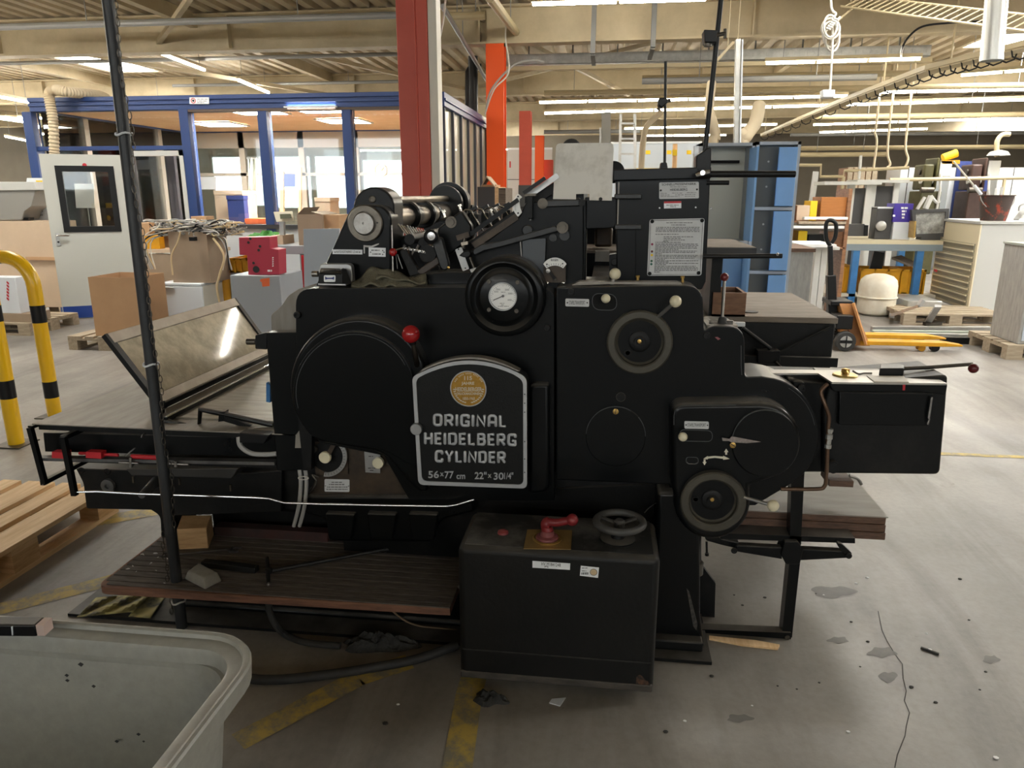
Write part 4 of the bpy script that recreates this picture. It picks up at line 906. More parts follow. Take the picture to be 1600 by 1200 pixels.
for q_, Y_ in (([(1062, 671, 10), (1113, 673, 10), (1113, 690, 10), (1062, 689, 10)], 2.2975), ([(1072, 714, 5), (1091, 714.5, 5), (1091, 725, 5), (1072, 724.5, 5)], 2.2975), ([(925, 458, 14), (963, 460, 14), (964, 485, 14), (926, 484, 14)], YR-.0015)):
    pp('slot_rim_highlight', MB().tube(on(rnd(q_), Y_), .0011, 6, closed=True), EDGE_HL)  # pale outline paints the bright edge of each slot
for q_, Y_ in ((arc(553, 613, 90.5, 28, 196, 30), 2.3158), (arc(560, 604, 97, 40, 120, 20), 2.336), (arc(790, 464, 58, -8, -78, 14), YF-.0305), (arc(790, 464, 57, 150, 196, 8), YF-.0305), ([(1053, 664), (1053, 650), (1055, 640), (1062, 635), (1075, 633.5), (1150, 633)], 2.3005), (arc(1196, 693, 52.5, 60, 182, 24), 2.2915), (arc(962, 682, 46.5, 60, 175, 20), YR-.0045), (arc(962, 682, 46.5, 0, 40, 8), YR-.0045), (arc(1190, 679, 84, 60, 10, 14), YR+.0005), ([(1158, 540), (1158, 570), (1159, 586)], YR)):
    pp('edge_highlight', MB().tube(on(q_, Y_), .0010, 5), EDGE_HL)  # thin grey tubes paint edge highlights onto the covers
# handwheels
def handwheel(cx, cy, r, Y, ang, hx, hy, bx, by, br, Yh):
    s = r/52
    w = pp('handwheel', turn([(51*s, 0), (52*s, 12), (51.5*s, 26), (49*s, 30), (40*s, 30), (38*s, 27), (37*s, 14), (34*s, 9), (17*s, 7), (.01, 7)], cx, cy, Y, 64, False), STEELD if 0 else mat('blackened wheel rim', (.085, .078, .060), .40, .3, var=.25, vs=20))
    pp('hub', turn([(17*s, 0), (17*s, 9), (14.5*s, 12), (9*s, 12), (8.5*s, 22), (4.5*s, 22), (4*s, 26), (.01, 26)], cx, cy, Y-.006, 36, False), BLACKD, w)
    pp('axle_end', turn([(3.2*s, 0), (3.2*s, 5), (.01, 6)], cx, cy, Y-.03, 16, False), BRASS, w)
    pp('inner_disc', turn([(37*s, 0), (37*s, 1), (.01, 1)], cx, cy, Y-.008, 48, False), BLACK, w)
    a = math.radians(ang)
    pp('finger_hole', turn([(5.5*s, 0), (5.5*s, 4), (3.6*s, 4), (3.6*s, 1), (.01, 1)], cx+26*s*math.cos(a), cy-26*s*math.sin(a), Y-.008, 20, False), BLACKD, w)
    pp('finger_hole', turn([(7*s, 0), (6*s, 1.5), (.01, 1.5)], cx-29*s*math.cos(a), cy+29*s*math.sin(a), Y-.008, 20, False), BLACK, w)
    h = pp('crank_rod', MB().tube([P(hx, hy, Y-.028), P((hx+bx)/2, (hy+by)/2, (Y-.028+Yh)/2), P(bx, by, Yh)], [.0055, .006, .005], 12), ALU, w)
    ball('ivory_knob', bx, by, br, Yh, IVORY, w)
handwheel(999, 533, 51.5, YR, 225, 1029, 494.5, 1055.5, 471, 9.6, YR-.10)
handwheel(1112.5, 780, 51.5, 2.30, 180, 1163, 777, 1208, 790, 9.6, 2.22)
# label plates
def label_plate(x0, y0, x1, y1, Y, tilt=0, mt=PLATE, name='label_plate', parent=PR, r=2):
    return ps(name, rnd([(x0, y0-tilt/2, r), (x1, y0+tilt/2, r), (x1, y1+tilt/2, r), (x0, y1-tilt/2, r)], 3), Y, .0025, mt, parent)
def rivets(l, pts, Y, r=1.2, m=INK): 
    mb = MB()
    for a, b in pts: k = px(r, a, b, Y); mb.lathe([(k, 0), (k*.8, .0015), (.0001, .002)], P(a, b, Y), (0, -1, 0), 10)
    obj('rivet', mb, m, l)
l = label_plate(883.5, 467, 920.5, 479, YR-.003, .8); text_mesh('STAPELTRANSPORT', 889, 470, 914, 476, YR-.0032, INK, l, 'lettering', .0005); rivets(l, [(886.5, 473), (917.5, 473)], YR-.003)
l = label_plate(1069.5, 658.5, 1107.5, 670, 2.297, .8); text_mesh('STAPELTRANSPORT', 1074, 661.5, 1103, 666.5, 2.2968, INK, l, 'lettering', .0005); rivets(l, [(1072, 664), (1105.5, 664.5)], 2.297)
# --- lower left controls in the open casting
t = pp('feed_plate', plate(rnd([(492, 690, 2), (543, 694), (544, 741), (500, 742)]), 2.452, .01), CASTOIL)
YK = 2.44
mb = MB(); o_ = arc(511, 714, 31, 62, -100, 22); i_ = arc(511, 714, 24.5, 62, -100, 22)
mb.ext(on(o_+i_[::-1], YK), (0, .006, 0)); qd = pp('scale_quadrant', mb, ALU)
mb = MB()
for k_ in range(16): a = math.radians(50-145*k_/15); mb.bar(P(511+25.5*math.cos(a), 714-25.5*math.sin(a), YK-.0003), P(511+29*math.cos(a), 714-29*math.sin(a), YK-.0003), .001, .0006, (0, 1, 0))
pp('scale_mark', mb, INK, qd)
pp('scale_disc', disc(511, 714, 24, YK+.006, .008, 36), BLACKD)
pp('adjuster_arm', MB().bar(P(511, 714, YK-.012), P(523, 692, YK-.012), .016, .01, (0, 1, 0)), CASTOIL)
pp('ivory_stop', turn([(9, 0), (9, 12), (8.2, 14), (.01, 14)], 509, 713.5, YK-.01, 28, False), IVORY)
for a, b in ((512.5, 727.5), (523, 724), (527, 713)): pp('sight_hole', turn([(2.8, 0), (2.8, 1), (.01, 1)], a, b, YK+.006, 12, False), HOLE)
pl = ps('indicator_plate', rnd([(569, 704), (594, 710), (594, 739.5), (571, 738)]), YK, .004, ALU)
pp('small_print', fake_lines([(576, 583, 713), (575, 587, 731.5), (578, 585, 735)], YK-.0003, 1.1), INK, pl)
pp('indicator_knob', turn([(8.6, 0), (8.6, 14), (7.8, 16), (.01, 16)], 592, 722, YK-.004, 28, False), IVORY)
pp('cover_screw', bolt(607, 723, 3.4, 2.45, 4), STEELD); pp('cover_screw', bolt(491, 700.5, 6, 2.44, 12), STEELD)
l = label_plate(507, 749, 546, 768.5, 2.458, .6); pp('small_print', fake_lines([(518, 536, 753.5), (514, 540, 757), (511, 543, 761), (510, 543, 764.5)], 2.4576, 1.5), INKG, l); rivets(l, [(508.6, 759), (544.6, 759.5)], 2.458, 1, CHROME)
pp('drip_lever', MB().tube(bez([P(498, 746, 2.44), P(488, 742, 2.43), P(494, 752, 2.43), P(489, 765, 2.43), P(481, 772, 2.44)]), .004, 8), STEELD)
# cables down the side
for dx in (0, 9): pp('conduit', MB().tube(bez([P(468+dx, 734, 2.44), P(470+dx, 755, 2.43), P(467+dx, 790, 2.43), P(459+dx, 822, 2.45)]), .0075, 10), CABLEG)
pp('conduit_tie', MB().tube(on(oval(474, 747, 8, 2.5, 16), 2.425), .002, 6, closed=True), CABLEW)
# --- counter on the cover
zt = P(500, 447, 2.43)
ps('counter_bracket', rnd([(497, 444), (500, 412, 4), (549, 412, 8), (551, 440), (540, 446)]), 2.46, .03, ALU, bev=.003)
Yk = 2.40
ct = pp('counter', MB().hexa([P(497, 443, Yk), P(536, 444, Yk), P(536, 444, Yk)+V((0, .06, 0)), P(497, 443, Yk)+V((0, .06, 0)), P(498, 427, Yk), P(536, 428, Yk), P(532, 419, Yk+.05), P(501, 418, Yk+.05)]), BLACKP, bev=.003)
pp('counter_face', MB().add([P(500.5, 426, Yk-.0005), P(533, 426.5, Yk-.0005), P(531, 420, Yk+.036), P(502, 419.5, Yk+.036)], [(0, 1, 2, 3)]), STEELD, ct, solid=.002)
pp('digit_window', MB().add([P(505, 424.6, Yk+.004), P(526, 425, Yk+.004), P(525, 421.4, Yk+.022), P(506, 421.1, Yk+.022)], [(0, 1, 2, 3)]), INK, ct, solid=.002)
cl = label_plate(506, 430, 524, 440.5, Yk-.003, 0, WHITE, 'maker_label', ct); pp('emblem', plate([(508, 432), (511, 434), (519, 434), (522, 432), (522, 437), (518, 436), (512, 436), (508, 437)], Yk-.0034, .0006), NAVY, ct)
pp('counter_hood', MB().hexa([P(534, 444, Yk-.004), P(549, 444, Yk+.01), P(549, 444, Yk+.06), P(534, 444, Yk+.06), P(533, 420, Yk+.0), P(541, 420, Yk+.02), P(545, 424, Yk+.06), P(536, 418, Yk+.06)]), BLACKP, ct, bev=.002)
pp('counter_stud', MB().cyl(P(488, 428, Yk+.03), P(497, 428, Yk+.03), .010, n=14), STEEL, ct)
pp('counter_base', plate([(497, 443), (540, 444), (540, 446), (497, 445)], Yk-.003, .08), ALU, ct)
# --- upper left tower
YT = 2.52
tw = ps('tower_frame', rnd([(492, 448), (545, 330, 14), (556, 320, 8), (598, 320, 16), (611, 336, 8), (612, 448)]), YT, .10, BLACK, bev=.008, seg=3)
ps('tower_hump', rnd([(551, 330)]+arc(584, 324, 32, 168, 8, 16)+[(617, 400), (600, 400)]), YT+.05, .12, BLACK, bev=.006)
pp('cover_screw', bolt(582, 311.5, 5.4, YT+.05, 5), STEELD)
pp('journal_ring', turn([(27, 0), (27.4, 8), (26, 12), (18, 12), (17, 6), (.01, 6)], 571.5, 349, YT, 48, False), mat('turned iron ring', (.20, .18, .15), .4, .9, var=.35, vs=24))
pp('journal_cap', turn([(16.4, 0), (16.4, 13), (15.4, 15), (2, 15), (2, 8), (.01, 8)], 570, 349, YT-.004, 40, False), STEEL)
pp('cover_screw', turn([(1.4, 0), (1.4, 2), (.01, 2)], 589.5, 348, YT-.012, 10, False), INK)
ps('tower_notch', [(568, 383), (580, 384), (592, 380), (592, 382), (581, 387), (570, 386), (570, 396), (568, 396)], YT-.002, .003, STEEL)
l = label_plate(519.5, 390, 566, 397.3, YT-.003, .5, WHITE, r=0); text_mesh('AUFZUGSTAERKE 1,2 mm', 525, 391.6, 560, 395.6, YT-.0032, INK, l, 'lettering', .0005); rivets(l, [(523.5, 394), (562, 394)], YT-.003, 1)
l = label_plate(576, 387, 602.5, 401, YT-.003, .6, WHITE, r=0); pp('small_print', fake_lines([(580, 593, 391), (582, 595, 397)], YT-.0033, 1.6), INKG, l); rivets(l, [(579, 394), (600, 394), (598, 391.4), (598, 397.6)], YT-.003, .9)
# rollers running across the press to the far frame
def along(cx, cy, r, Y0, Y1, mt, name, parent=PR, n=32):
    a = P(cx, cy, Y0); R_ = px(r, cx, cy, Y0); return obj(name, MB().cyl(a, a+V((0, Y1-Y0, 0)), R_, n=n), mt, parent)
YFar = 3.72
along(601, 313, 6, YT+.1, YFar, BRONZE, 'tie_bar')
rl = along(596, 342, 17, YT+.1, YFar, BRONZE, 'transfer_roller')
rc0 = P(596, 342, YT+.1)
for y, R_, d in ((2.95, .060, .05), (3.03, .044, .07), (3.22, .060, .05), (3.40, .046, .05)): pp('roller_collar', MB().lathe([(R_*.9, 0), (R_, .008), (R_, d-.008), (R_*.9, d)], (rc0.x, y, rc0.z), (0, 1, 0), 36), BLACK)
mb = MB()
a0 = P(590, 328, YT+.1)
for y, R_ in ((3.66, .085), (3.74, .102), (3.83, .094)): pp('far_cam_disc', MB().lathe([(R_, 0), (R_*1.02, .012), (R_, .035), (R_*.8, .036)], V((a0.x+.02, y, a0.z+.01)), (0, 1, 0), 40), BLACK if y != 3.83 else STEELD)
pp('far_tower', MB().box(a0.x-.14, a0.x+.12, 3.86, 3.92, 1.0, a0.z), BLACK)
ps('inner_plate', rnd([(612, 384), (700, 372), (742, 380), (742, 448), (612, 448)]), 2.74, .04, BLACKD)
pp('roller_clamp', MB().box(P(613, 340, 2.64).x, P(624, 340, 2.64).x, 2.62, 2.66, P(613, 352, 2.64).z, P(613, 322, 2.64).z), BLACKD, bev=.003)
# oil glass rod with red ball
r_ = pp('trip_rod', MB().cyl(P(612, 352, 2.5), P(614, 424, 2.48), .0035, n=8), STEEL); ball('red_knob', 614, 394, 6.2, 2.48, REDB, r_)
pp('trip_rod', MB().tube([P(618, 391, 2.5), P(630, 388, 2.52), P(634, 387, 2.55)], .004, 8), STEEL, r_)
pp('trip_wire', MB().cyl(P(621, 397, 2.5), P(629, 420, 2.5), .002, n=6).cyl(P(619, 398, 2.51), P(621, 420, 2.51), .0015, n=6), STEEL, r_)
# gripper shaft: rows of small bright fingers
def fing(name, x, y, Y, ang, ln, r, m):
    a = P(x, y, Y); d = V((math.cos(math.radians(ang)), .0, math.sin(math.radians(ang)))); q = a+d*ln
    g = pp(name, MB().cyl(a, q, r, n=8).cyl(q-d*.002, q+d*.006, r*1.9, n=8), m); return g
rr_ = random.Random(3)
for i in range(11):
    Y = 2.56+i*.055; fing('gripper_finger', 622+i*4.6, 350+i*1.6, Y, -52, .05, .0032, CHROME if i % 2 else BRONZE)
    fing('gripper_finger', 636+i*4.4, 352+i*1.2, Y, -58, .035, .0026, STEEL)
along(640, 374, 8, 2.55, 3.2, BLACKD, 'gripper_shaft'); along(664, 382, 11, 2.56, 3.2, BLACKD, 'gripper_shaft')
pp('gripper_block', plate(rnd([(612, 372), (640, 366), (676, 386), (690, 430), (650, 436), (625, 400)]), 2.66, .5), BLACKD, bev=.01)
mb = MB()
for i in range(9): c = P(628+i*7.2, 392+(i % 3)*3, 2.52+i*.01); mb.cyl(c, c+V((.012, 0, .02)), .005, n=8)
pp('adjusting_screw', mb, STEEL)
pp('spring_coil', MB().tube([P(630+34*i/60+2*math.cos(i*1.3), 388+6*i/60+2.2*math.sin(i*1.3), 2.5) for i in range(60)], .0016, 5), CHROME)
pp('cross_lever', plate(rnd([(623, 392, 4), (634, 388, 4), (657, 428), (640, 433)]), 2.50, .03), BLACKD, bev=.004)
pp('pawl_lever', plate(rnd([(648, 425), (684, 400, 3), (690, 410, 3), (660, 430)]), 2.50, .03), mat('greasy brown iron', (.06, .045, .035), .5), bev=.004)
along(668, 396, 13, 2.50, 2.7, BLACKD, 'cam_barrel')
# star knob with swing arm
a_ = pp('swing_arm', plate(rnd([(672, 372, 6), (690, 370, 6), (702, 416, 5), (696, 424, 5), (688, 420, 4)]), 2.46, .03), LEVER, bev=.005)
pp('star_knob', turn([(11, 0), (11, 12), (9, 16), (6, 17), (.01, 17)], 674, 369.5, 2.45, 12, False), BLACKP, a_)
pp('knob_cap', turn([(6.2, 0), (6.2, 3), (1.4, 3.4), (1.4, 1), (.01, 1)], 674, 369, 2.433, 24, False), CHROME, a_)
pp('arm_screw', turn([(2, 0), (2, 3), (.01, 4)], 701, 418, 2.458, 12, False), BRASS, a_)
ps('arm_bracket', rnd([(640, 430), (700, 424), (745, 425), (742, 446), (660, 446)]), 2.5, .1, BLACK, bev=.006)
# side plate of the feeding gear with bolt
sp_ = ps('gear_plate', rnd([(682, 358, 8), (716, 332), (722, 330), (736, 352), (738, 372), (716, 388), (700, 400), (690, 390)]), 2.53, .05, BLACK, bev=.006)
pp('plate_washer', turn([(8.8, 0), (8.8, 3), (5.2, 3), (5, 6), (.01, 6)], 705, 347, 2.528, 24, False), STEELD, sp_)
for i in range(4):
    Y = 2.62+i*.13
    x0 = 722+i*17; y0 = 332-i*2
    g = pp('sheet_gripper', MB().tube(on([(x0, y0), (x0+6, y0-4), (x0+13, y0-3), (x0+32, y0+28)], Y), .004, 8), CHROME)
    pp('gripper_block', MB().box(P(x0+12, y0, Y).x, P(x0+24, y0, Y).x, Y, Y+.06, P(x0, y0+26, Y).z, P(x0, y0+2, Y).z), BLACKD, g, bev=.004)
    pp('gripper_wing', MB().bar(P(x0+10, y0-2, Y+.03), P(x0+24, y0-9, Y+.03), .02, .01), BLACKP, g)
for x, y, Y in ((695, 332, 2.7), (720, 322, 2.9), (770, 330, 2.58), (778, 327, 2.6)): fing('set_screw', x, y+8, Y, 110, .02, .006, CHROME)
# inclined feed board
fb = pp('feed_board', MB().hexa([P(733, 378, 2.50), P(812, 323, 2.50), P(812, 333, 2.50), P(738, 388, 2.50), P(733, 378, 2.50)+V((0, .7, 0)), P(812, 323, 2.50)+V((0, .7, 0)), P(812, 333, 2.50)+V((0, .7, 0)), P(738, 388, 2.50)+V((0, .7, 0))]), BLACKD, bev=.003)
pp('board_edge', MB().bar(P(740, 384, 2.495), P(808, 338, 2.495), .010, .022), CASTOIL, fb)
pp('board_rail', MB().bar(P(724, 374, 2.48), P(810, 312, 2.48), .012, .014), BLACK, fb)
pp('feed_table_slope', MB().hexa([P(822, 313, 2.52), P(880, 275, 2.52), P(880, 292, 2.52), P(830, 324, 2.52)]+[p+V((0, .7, 0)) for p in (P(822, 313, 2.52), P(880, 275, 2.52), P(880, 292, 2.52), P(830, 324, 2.52))]), BLACKD)
pp('slope_strip', MB().bar(P(826, 306, 2.5), P(872, 274, 2.5), .01, .018), ALU)
pp('slope_rail', MB().bar(P(818, 302, 2.46), P(852, 278, 2.46), .008, .012), BLACKP)
pp('lay_gauge', MB().bar(P(714, 372, 2.46), P(733, 366, 2.46), .012, .018), CASTOIL)
# --- centre side plate of the feeder
cp_ = ps('feeder_side', rnd([(735, 452), (732, 392), (752, 384), (812, 338, 4), (822, 316, 3), (905, 309), (912, 320), (912, 452)]), 2.50, .06, BLACK, bev=.004)
ps('feeder_top', [(820, 307), (912, 303), (912, 312), (820, 318)], 2.56, .5, BLACK)
sg = ps('scale_segment', rnd([(809, 302, 2), (803, 310, 5), (800, 319, 8), (802, 329, 6), (809, 339, 2), (815.6, 332, 1), (812.5, 324, 5), (811.5, 316, 5), (812, 311), (816, 308, 1)]), 2.485, .004, DIAL)
rivets(sg, [(809.5, 307), (809.5, 333)], 2.485, 1.4)
mb = MB()
for i in range(9): y = 312+i*2; mb.bar(P(804, y, 2.4846), P(806.5, y+.3, 2.4846), .0008, .0006, (0, 1, 0))
pp('scale_mark', mb, INK, sg)
pp('pointer_post', MB().box(P(825, 310, 2.49).x, P(833, 310, 2.49).x, 2.46, 2.49, P(829, 340, 2.47).z, P(829, 306, 2.47).z).cyl(P(829, 343, 2.47), P(829, 338, 2.47), .006, n=10), BLACKD)
pp('pointer_cap', plate([(819, 303), (838, 302), (837, 306), (820, 307)], 2.46, .04), STEELD)
pp('pointer_tip', MB().cyl(P(829, 344, 2.475), P(829, 340, 2.475), .006, n=10), STEEL)
lk = pp('link_arm', plate(rnd([(840, 313, 4), (905, 312, 4), (906, 322, 4), (840, 324, 4)]), 2.48, .017), LEVER, bev=.003)
pp('pivot_washer', turn([(8, 0), (8, 5), (4, 6), (.01, 6)], 848, 318, 2.483, 24, False), STEELD, lk); pp('pivot_washer', turn([(5.5, 0), (5.5, 5), (.01, 5)], 909, 316.5, 2.483, 20, False), BLACKD, lk)
la = pp('feed_lever', plate(rnd([(738, 390, 5), (752, 382), (780, 377), (868, 352, 4), (874, 361, 4), (782, 386), (756, 392), (740, 400, 5)]), 2.46, .016), LEVER, bev=.003)
text_mesh('N 12 345', 818, 361, 844, 367, 2.4595, BLACKD, la, 'cast_number', .001, 0, -6) if 0 else None
pp('pivot_washer', turn([(9, 0), (9, 6), (5.6, 6), (5.4, 9), (.01, 9)], 879, 355.5, 2.458, 28, False), STEELD, la)
ps('pivot_lug', rnd(oval(882, 368, 8)), 2.485, .02, LEVER); ps('pivot_lug', oval(864, 371.5, 6, n=24), 2.49, .012, LEVER); ps('pivot_lug', oval(824, 360, 9, n=28), 2.485, .02, LEVER, bev=.004)
pk = ps('gauge_strip', rnd([(711, 390, 2), (721, 386, 2), (733, 420, 2), (723, 424, 2)]), 2.445, .004, PLATE)
rivets(pk, [(716.5, 389.5), (727, 419)], 2.445, 1.2)
pp('pointer_knob', plate(rnd([(717, 399.5), (724, 393, 3), (733, 391, 5), (736, 398, 5), (731, 403, 4), (724, 402)]), 2.44, .012), BLACKP, bev=.003)
pp('gauge_stem', MB().cyl(P(734, 402, 2.46), P(742, 422, 2.46), .006, n=10), STEELD); pp('stop_stem', MB().cyl(P(724, 388, 2.46), P(726, 372, 2.46), .008, n=10), STEELD)
pp('stem_nut', plate([(720, 379), (731, 377), (731, 382), (721, 384)], 2.45, .02), BRONZE); pp('stem_nut', plate([(734, 421), (744, 418), (745, 423), (736, 426)], 2.45, .02), STEEL)
ps('deflector_plate', [(816, 374), (853, 372), (850, 446), (838, 446), (816, 402)], 2.475, .008, mat('blue grey steel sheet', (.07, .075, .08), .4, .6), bev=.001)
pp('deflector_edge', MB().cyl(P(813, 375, 2.47), P(815, 402, 2.47), .0025, n=6), STEEL)
# quadrant scale
qs = ps('quadrant_plate', rnd([(849, 417), (884, 413), (884, 442), (849, 441)]), 2.462, .004, CASTOIL)
mb = MB(); o_ = arc(867, 424, 21.5, 148, 32, 16); i_ = arc(867, 436, 21, 128, 52, 16); mb.ext(on(o_+i_[::-1], 2.458), (0, .003, 0)); pp('scale_arc', mb, DIAL, qs)
mb = MB()
for i in range(8): a = math.radians(122-64*i/7); mb.bar(P(867+22*math.cos(a), 436-22*math.sin(a), 2.4576), P(867+25*math.cos(a), 436-25*math.sin(a), 2.4576), .001, .0006, (0, 1, 0))
pp('scale_mark', mb, INK, qs)
text_mesh('BOGEN', 861, 404.5, 872, 408, 2.4576, INK, qs, 'lettering', .0005, .01)
rivets(qs, [(854.5, 413), (879, 412)], 2.458, 1.2)
pp('quadrant_lever', MB().bar(P(857, 422, 2.45), P(867, 436, 2.45), .009, .006, (0, 1, 0)), BLACKD, qs); pp('quadrant_pivot', turn([(3, 0), (3, 6), (.01, 7)], 866.5, 435.5, 2.458, 16, False), STEELD, qs)
pp('quadrant_knob', turn([(3.4, 0), (3.4, 8), (.01, 9)], 856.5, 423, 2.452, 14, False), STEEL, qs)
for x in (855, 880): pp('ledge_bolt', turn([(2.4, 0), (2.4, 6), (.01, 8)], x, 442, 2.45, 14, False), CHROME)
# --- right tower with the sheet counter
YW = 2.52
ps('tower_column', rnd([(962, 270, 2), (1110, 266, 2), (1103, 440), (1097, 452), (964, 452)]), YW, .12, BLACK, bev=.006)
ps('tower_column', rnd([(903, 312), (917, 312), (915, 452), (903, 452)]), YW, .10, BLACK, bev=.004)
ps('tower_crosspiece', rnd([(914, 308), (966, 308), (966, 355), (948, 357), (914, 358)]), YW+.01, .08, BLACK, bev=.003)
ps('tower_sill', rnd([(912, 437), (966, 437), (966, 452), (912, 452)]), YW, .10, BLACK, bev=.004)
ps('tower_corner', rnd([(952, 398, 2), (968, 396), (968, 440), (952, 440)]), YW+.01, .06, BLACK); pp('cover_screw', bolt(960, 410, 6, YW+.01, 5), BLACKD)
pp('guide_rod', MB().cyl(P(908, 322, YW-.008), P(908, 444, YW-.008), .005, n=10), STEELD)
for y in (303, 351): ps('tower_rib', rnd([(960, y, 2), (1003, y, 2), (1003, y+8, 2), (960, y+8, 2)]), YW-.03, .04, LEVER, bev=.003)
ps('tower_edge', [(966, 284), (968, 284), (966, 352), (964, 352)], YW-.003, .004, SHEET)
ps('tower_seam', [(994, 350), (996, 350), (996, 440), (994, 440)], YW-.012, .014, BLACK)
pp('top_rail', MB().bar(P(958, 274, YW-.01), P(1110, 270, YW-.01), .04, .035), BLACK, bev=.003)
rd = pp('side_rod', MB().cyl(P(1090, 272, YW-.05), P(1243, 272, YW-.05), px(5.2, 1150, 272, YW), n=20), BLACKP, bev=.002)
pp('side_rod', MB().cyl(P(1104, 285.5, YW), P(1139, 285.5, YW), px(3.6, 1120, 285, YW), n=16), BLACKP)
pp('side_rod', MB().cyl(P(1098, 400.5, YW-.04), P(1222, 400, YW-.04), px(3.7, 1150, 400, YW), n=16), BLACKP)
pp('rod_pin', MB().cyl(P(1215, 396.5, YW-.045), P(1215, 398, YW-.06), .004, n=8), STEEL)
tr_ = pp('tall_rod', MB().cyl(P(1101, 240, YW+.02), P(1134, -70, YW+.02), px(4.0, 1110, 200, YW), n=16), BLACKP)
pp('rod_socket', plate(rnd([(1088, 244, 2), (1108, 230, 2), (1112, 232), (1110, 278), (1087, 278)]), YW-.03, .07), BLACKP, tr_, bev=.003)
pp('socket_edge', plate([(1085, 228), (1092, 228), (1091, 246), (1085, 246)], YW+.03, .02), ALU, tr_)
pp('rod_clamp', plate(rnd([(1100, 46, 2), (1121, 47, 2), (1119, 66, 2), (1101, 66, 2)]), YW-.02, .06), BLACKP, tr_, bev=.003)
pp('clamp_screw', MB().cyl(P(1119, 55, YW+.01), P(1134, 52, YW+.01), .006, n=10).cyl(P(1133, 45, YW+.01), P(1133, 60, YW+.01), .005, n=8), STEELD, tr_)
pp('clamp_foot', MB().cyl(P(1106, 66, YW), P(1106, 73, YW), .012, n=12), STEELD, tr_)
pp('wing_bolt', MB().tube([P(1087, 274, YW-.09), P(1098, 270, YW-.09), P(1109, 268, YW-.09)], [.005, .008, .005], 10).cyl(P(1098, 270, YW-.10), P(1098, 271, YW-.05), .008, n=10), CHROME, tr_)
sr_ = pp('thin_rod', MB().cyl(P(1038.5, 266, YW+.1), P(1040, 96, YW+.1), px(2.3, 1040, 200, YW), n=12), BLACKP)
pp('rod_socket', plate(rnd([(1033, 254, 1), (1042, 254, 1), (1045, 272), (1030, 272)]), YW+.08, .05), BLACKP, sr_, bev=.002)
pp('rod_clamp', plate(rnd([(1029, 153, 3), (1042, 152, 2), (1044, 160), (1034, 168, 2), (1028, 164, 3)]), YW+.07, .05), BLACKP, sr_, bev=.003)
pp('clamp_screw', MB().cyl(P(1041, 158, YW+.09), P(1048, 157, YW+.09), .006, n=10).cyl(P(1032, 166, YW+.09), P(1028, 172, YW+.09), .006, n=10), STEELD, sr_)
pp('top_wheel', MB().cyl(P(959, 269, 2.66), P(959, 269, 2.7), px(17, 959, 269, 2.66), n=32), BLACKD)
pp('top_ring', MB().tube(on(arc(893, 232, 10, 0, 180, 12)+[(883, 245)], 2.75), .012, 8), RUBBER)
# sheet seen behind: aluminium ink shield
sh = ps('aluminium_shield', rnd([(869, 224, 7), (959, 223, 7), (956, 313.5), (921, 313), (921, 303), (900, 303), (900, 311.5), (864, 311)]), 2.50, .004, SHEETA)
pp('shield_bolt', bolt(938.5, 311, 2.8, 2.498, 4), BLACKD, sh)
# name and instruction plates
l = label_plate(1030, 284.5, 1092, 310.5, YW-.003, -1.2)
text_mesh('SCHNELLPRESSENFABRIK', 1034, 286, 1088, 289.5, YW-.0032, INK, l, 'lettering', .0005, .01, -1.2)
text_mesh('HEIDELBERG', 1047, 294.5, 1074, 298.2, YW-.0032, INK, l, 'lettering', .0005, .01, -.6)
pp('small_print', fake_lines([(1047, 1073, 292), (1032, 1043, 302), (1050, 1066, 301.7), (1073, 1088, 301), (1032, 1046, 304.7), (1055, 1068, 304.5), (1070, 1088, 303.8), (1032, 1062, 307), (1070, 1086, 306.6)], YW-.0033, .9), INKG, l)
rivets(l, [(1032.5, 297.5), (1089, 296)], YW-.003, 1.6)
l = label_plate(1037.5, 314.5, 1064.5, 325.5, YW-.003, -.6, WHITE, 'inventory_sticker', r=0)
pp('red_band', plate([(1037.5, 314.8), (1064.5, 314.2), (1064.4, 317.2), (1037.5, 317.8)], YW-.0032, .0005), RED, l)
pp('small_print', fake_lines([(1041, 1061, 320.5), (1047, 1056, 323)], YW-.0034, 1), INKG, l)
for x, y in ((1030.5, 325), (1087, 324)): pp('paint_speck', turn([(1.4, 0), (.01, 1)], x, y, YW, 8, False), WHITE)
ip = ps('instruction_plate', rnd([(1015, 343, 4), (1101, 341, 4), (1096, 430.5, 4), (1011, 431, 4)]), YW-.004, .004, PLATE)
rows = [(1041, 1082, 348), (1049, 1073, 351.5)]
for i in range(4): rows.append((1025-i*.2, 1093, 355.2+i*2.2))
rows += [(1024, 1060, 366), (1037, 1083, 370), (1037, 1065, 372.5), (1037, 1070, 375), (1036, 1045, 377)]
for y, e in [(378.6, 1065), (381.3, 1091), (383.5, 1093), (385.8, 1090), (388, 1089), (390.2, 1060), (392.3, 1089), (394.5, 1086), (396.7, 1034), (399, 1090), (401, 1089), (403.3, 1085), (405.5, 1040), (407.5, 1091), (409.4, 1046), (411.5, 1091), (413.6, 1042), (416, 1087), (418.2, 1090), (420.3, 1091), (422.6, 1090), (425, 1032)]: rows.append((1024-(y-378)*.04, e, y))
pp('small_print', fake_lines(rows, YW-.0046, 1.15), INKG, ip)
pp('plate_line', MB().ring(on([(1016.5, 344.5), (1098.5, 342.8), (1094, 429), (1013, 429.6)], YW-.0043), on([(1017.1, 345.1), (1097.9, 343.4), (1093.4, 428.4), (1013.6, 429)], YW-.0043), (0, -.0004, 0)), INK, ip)
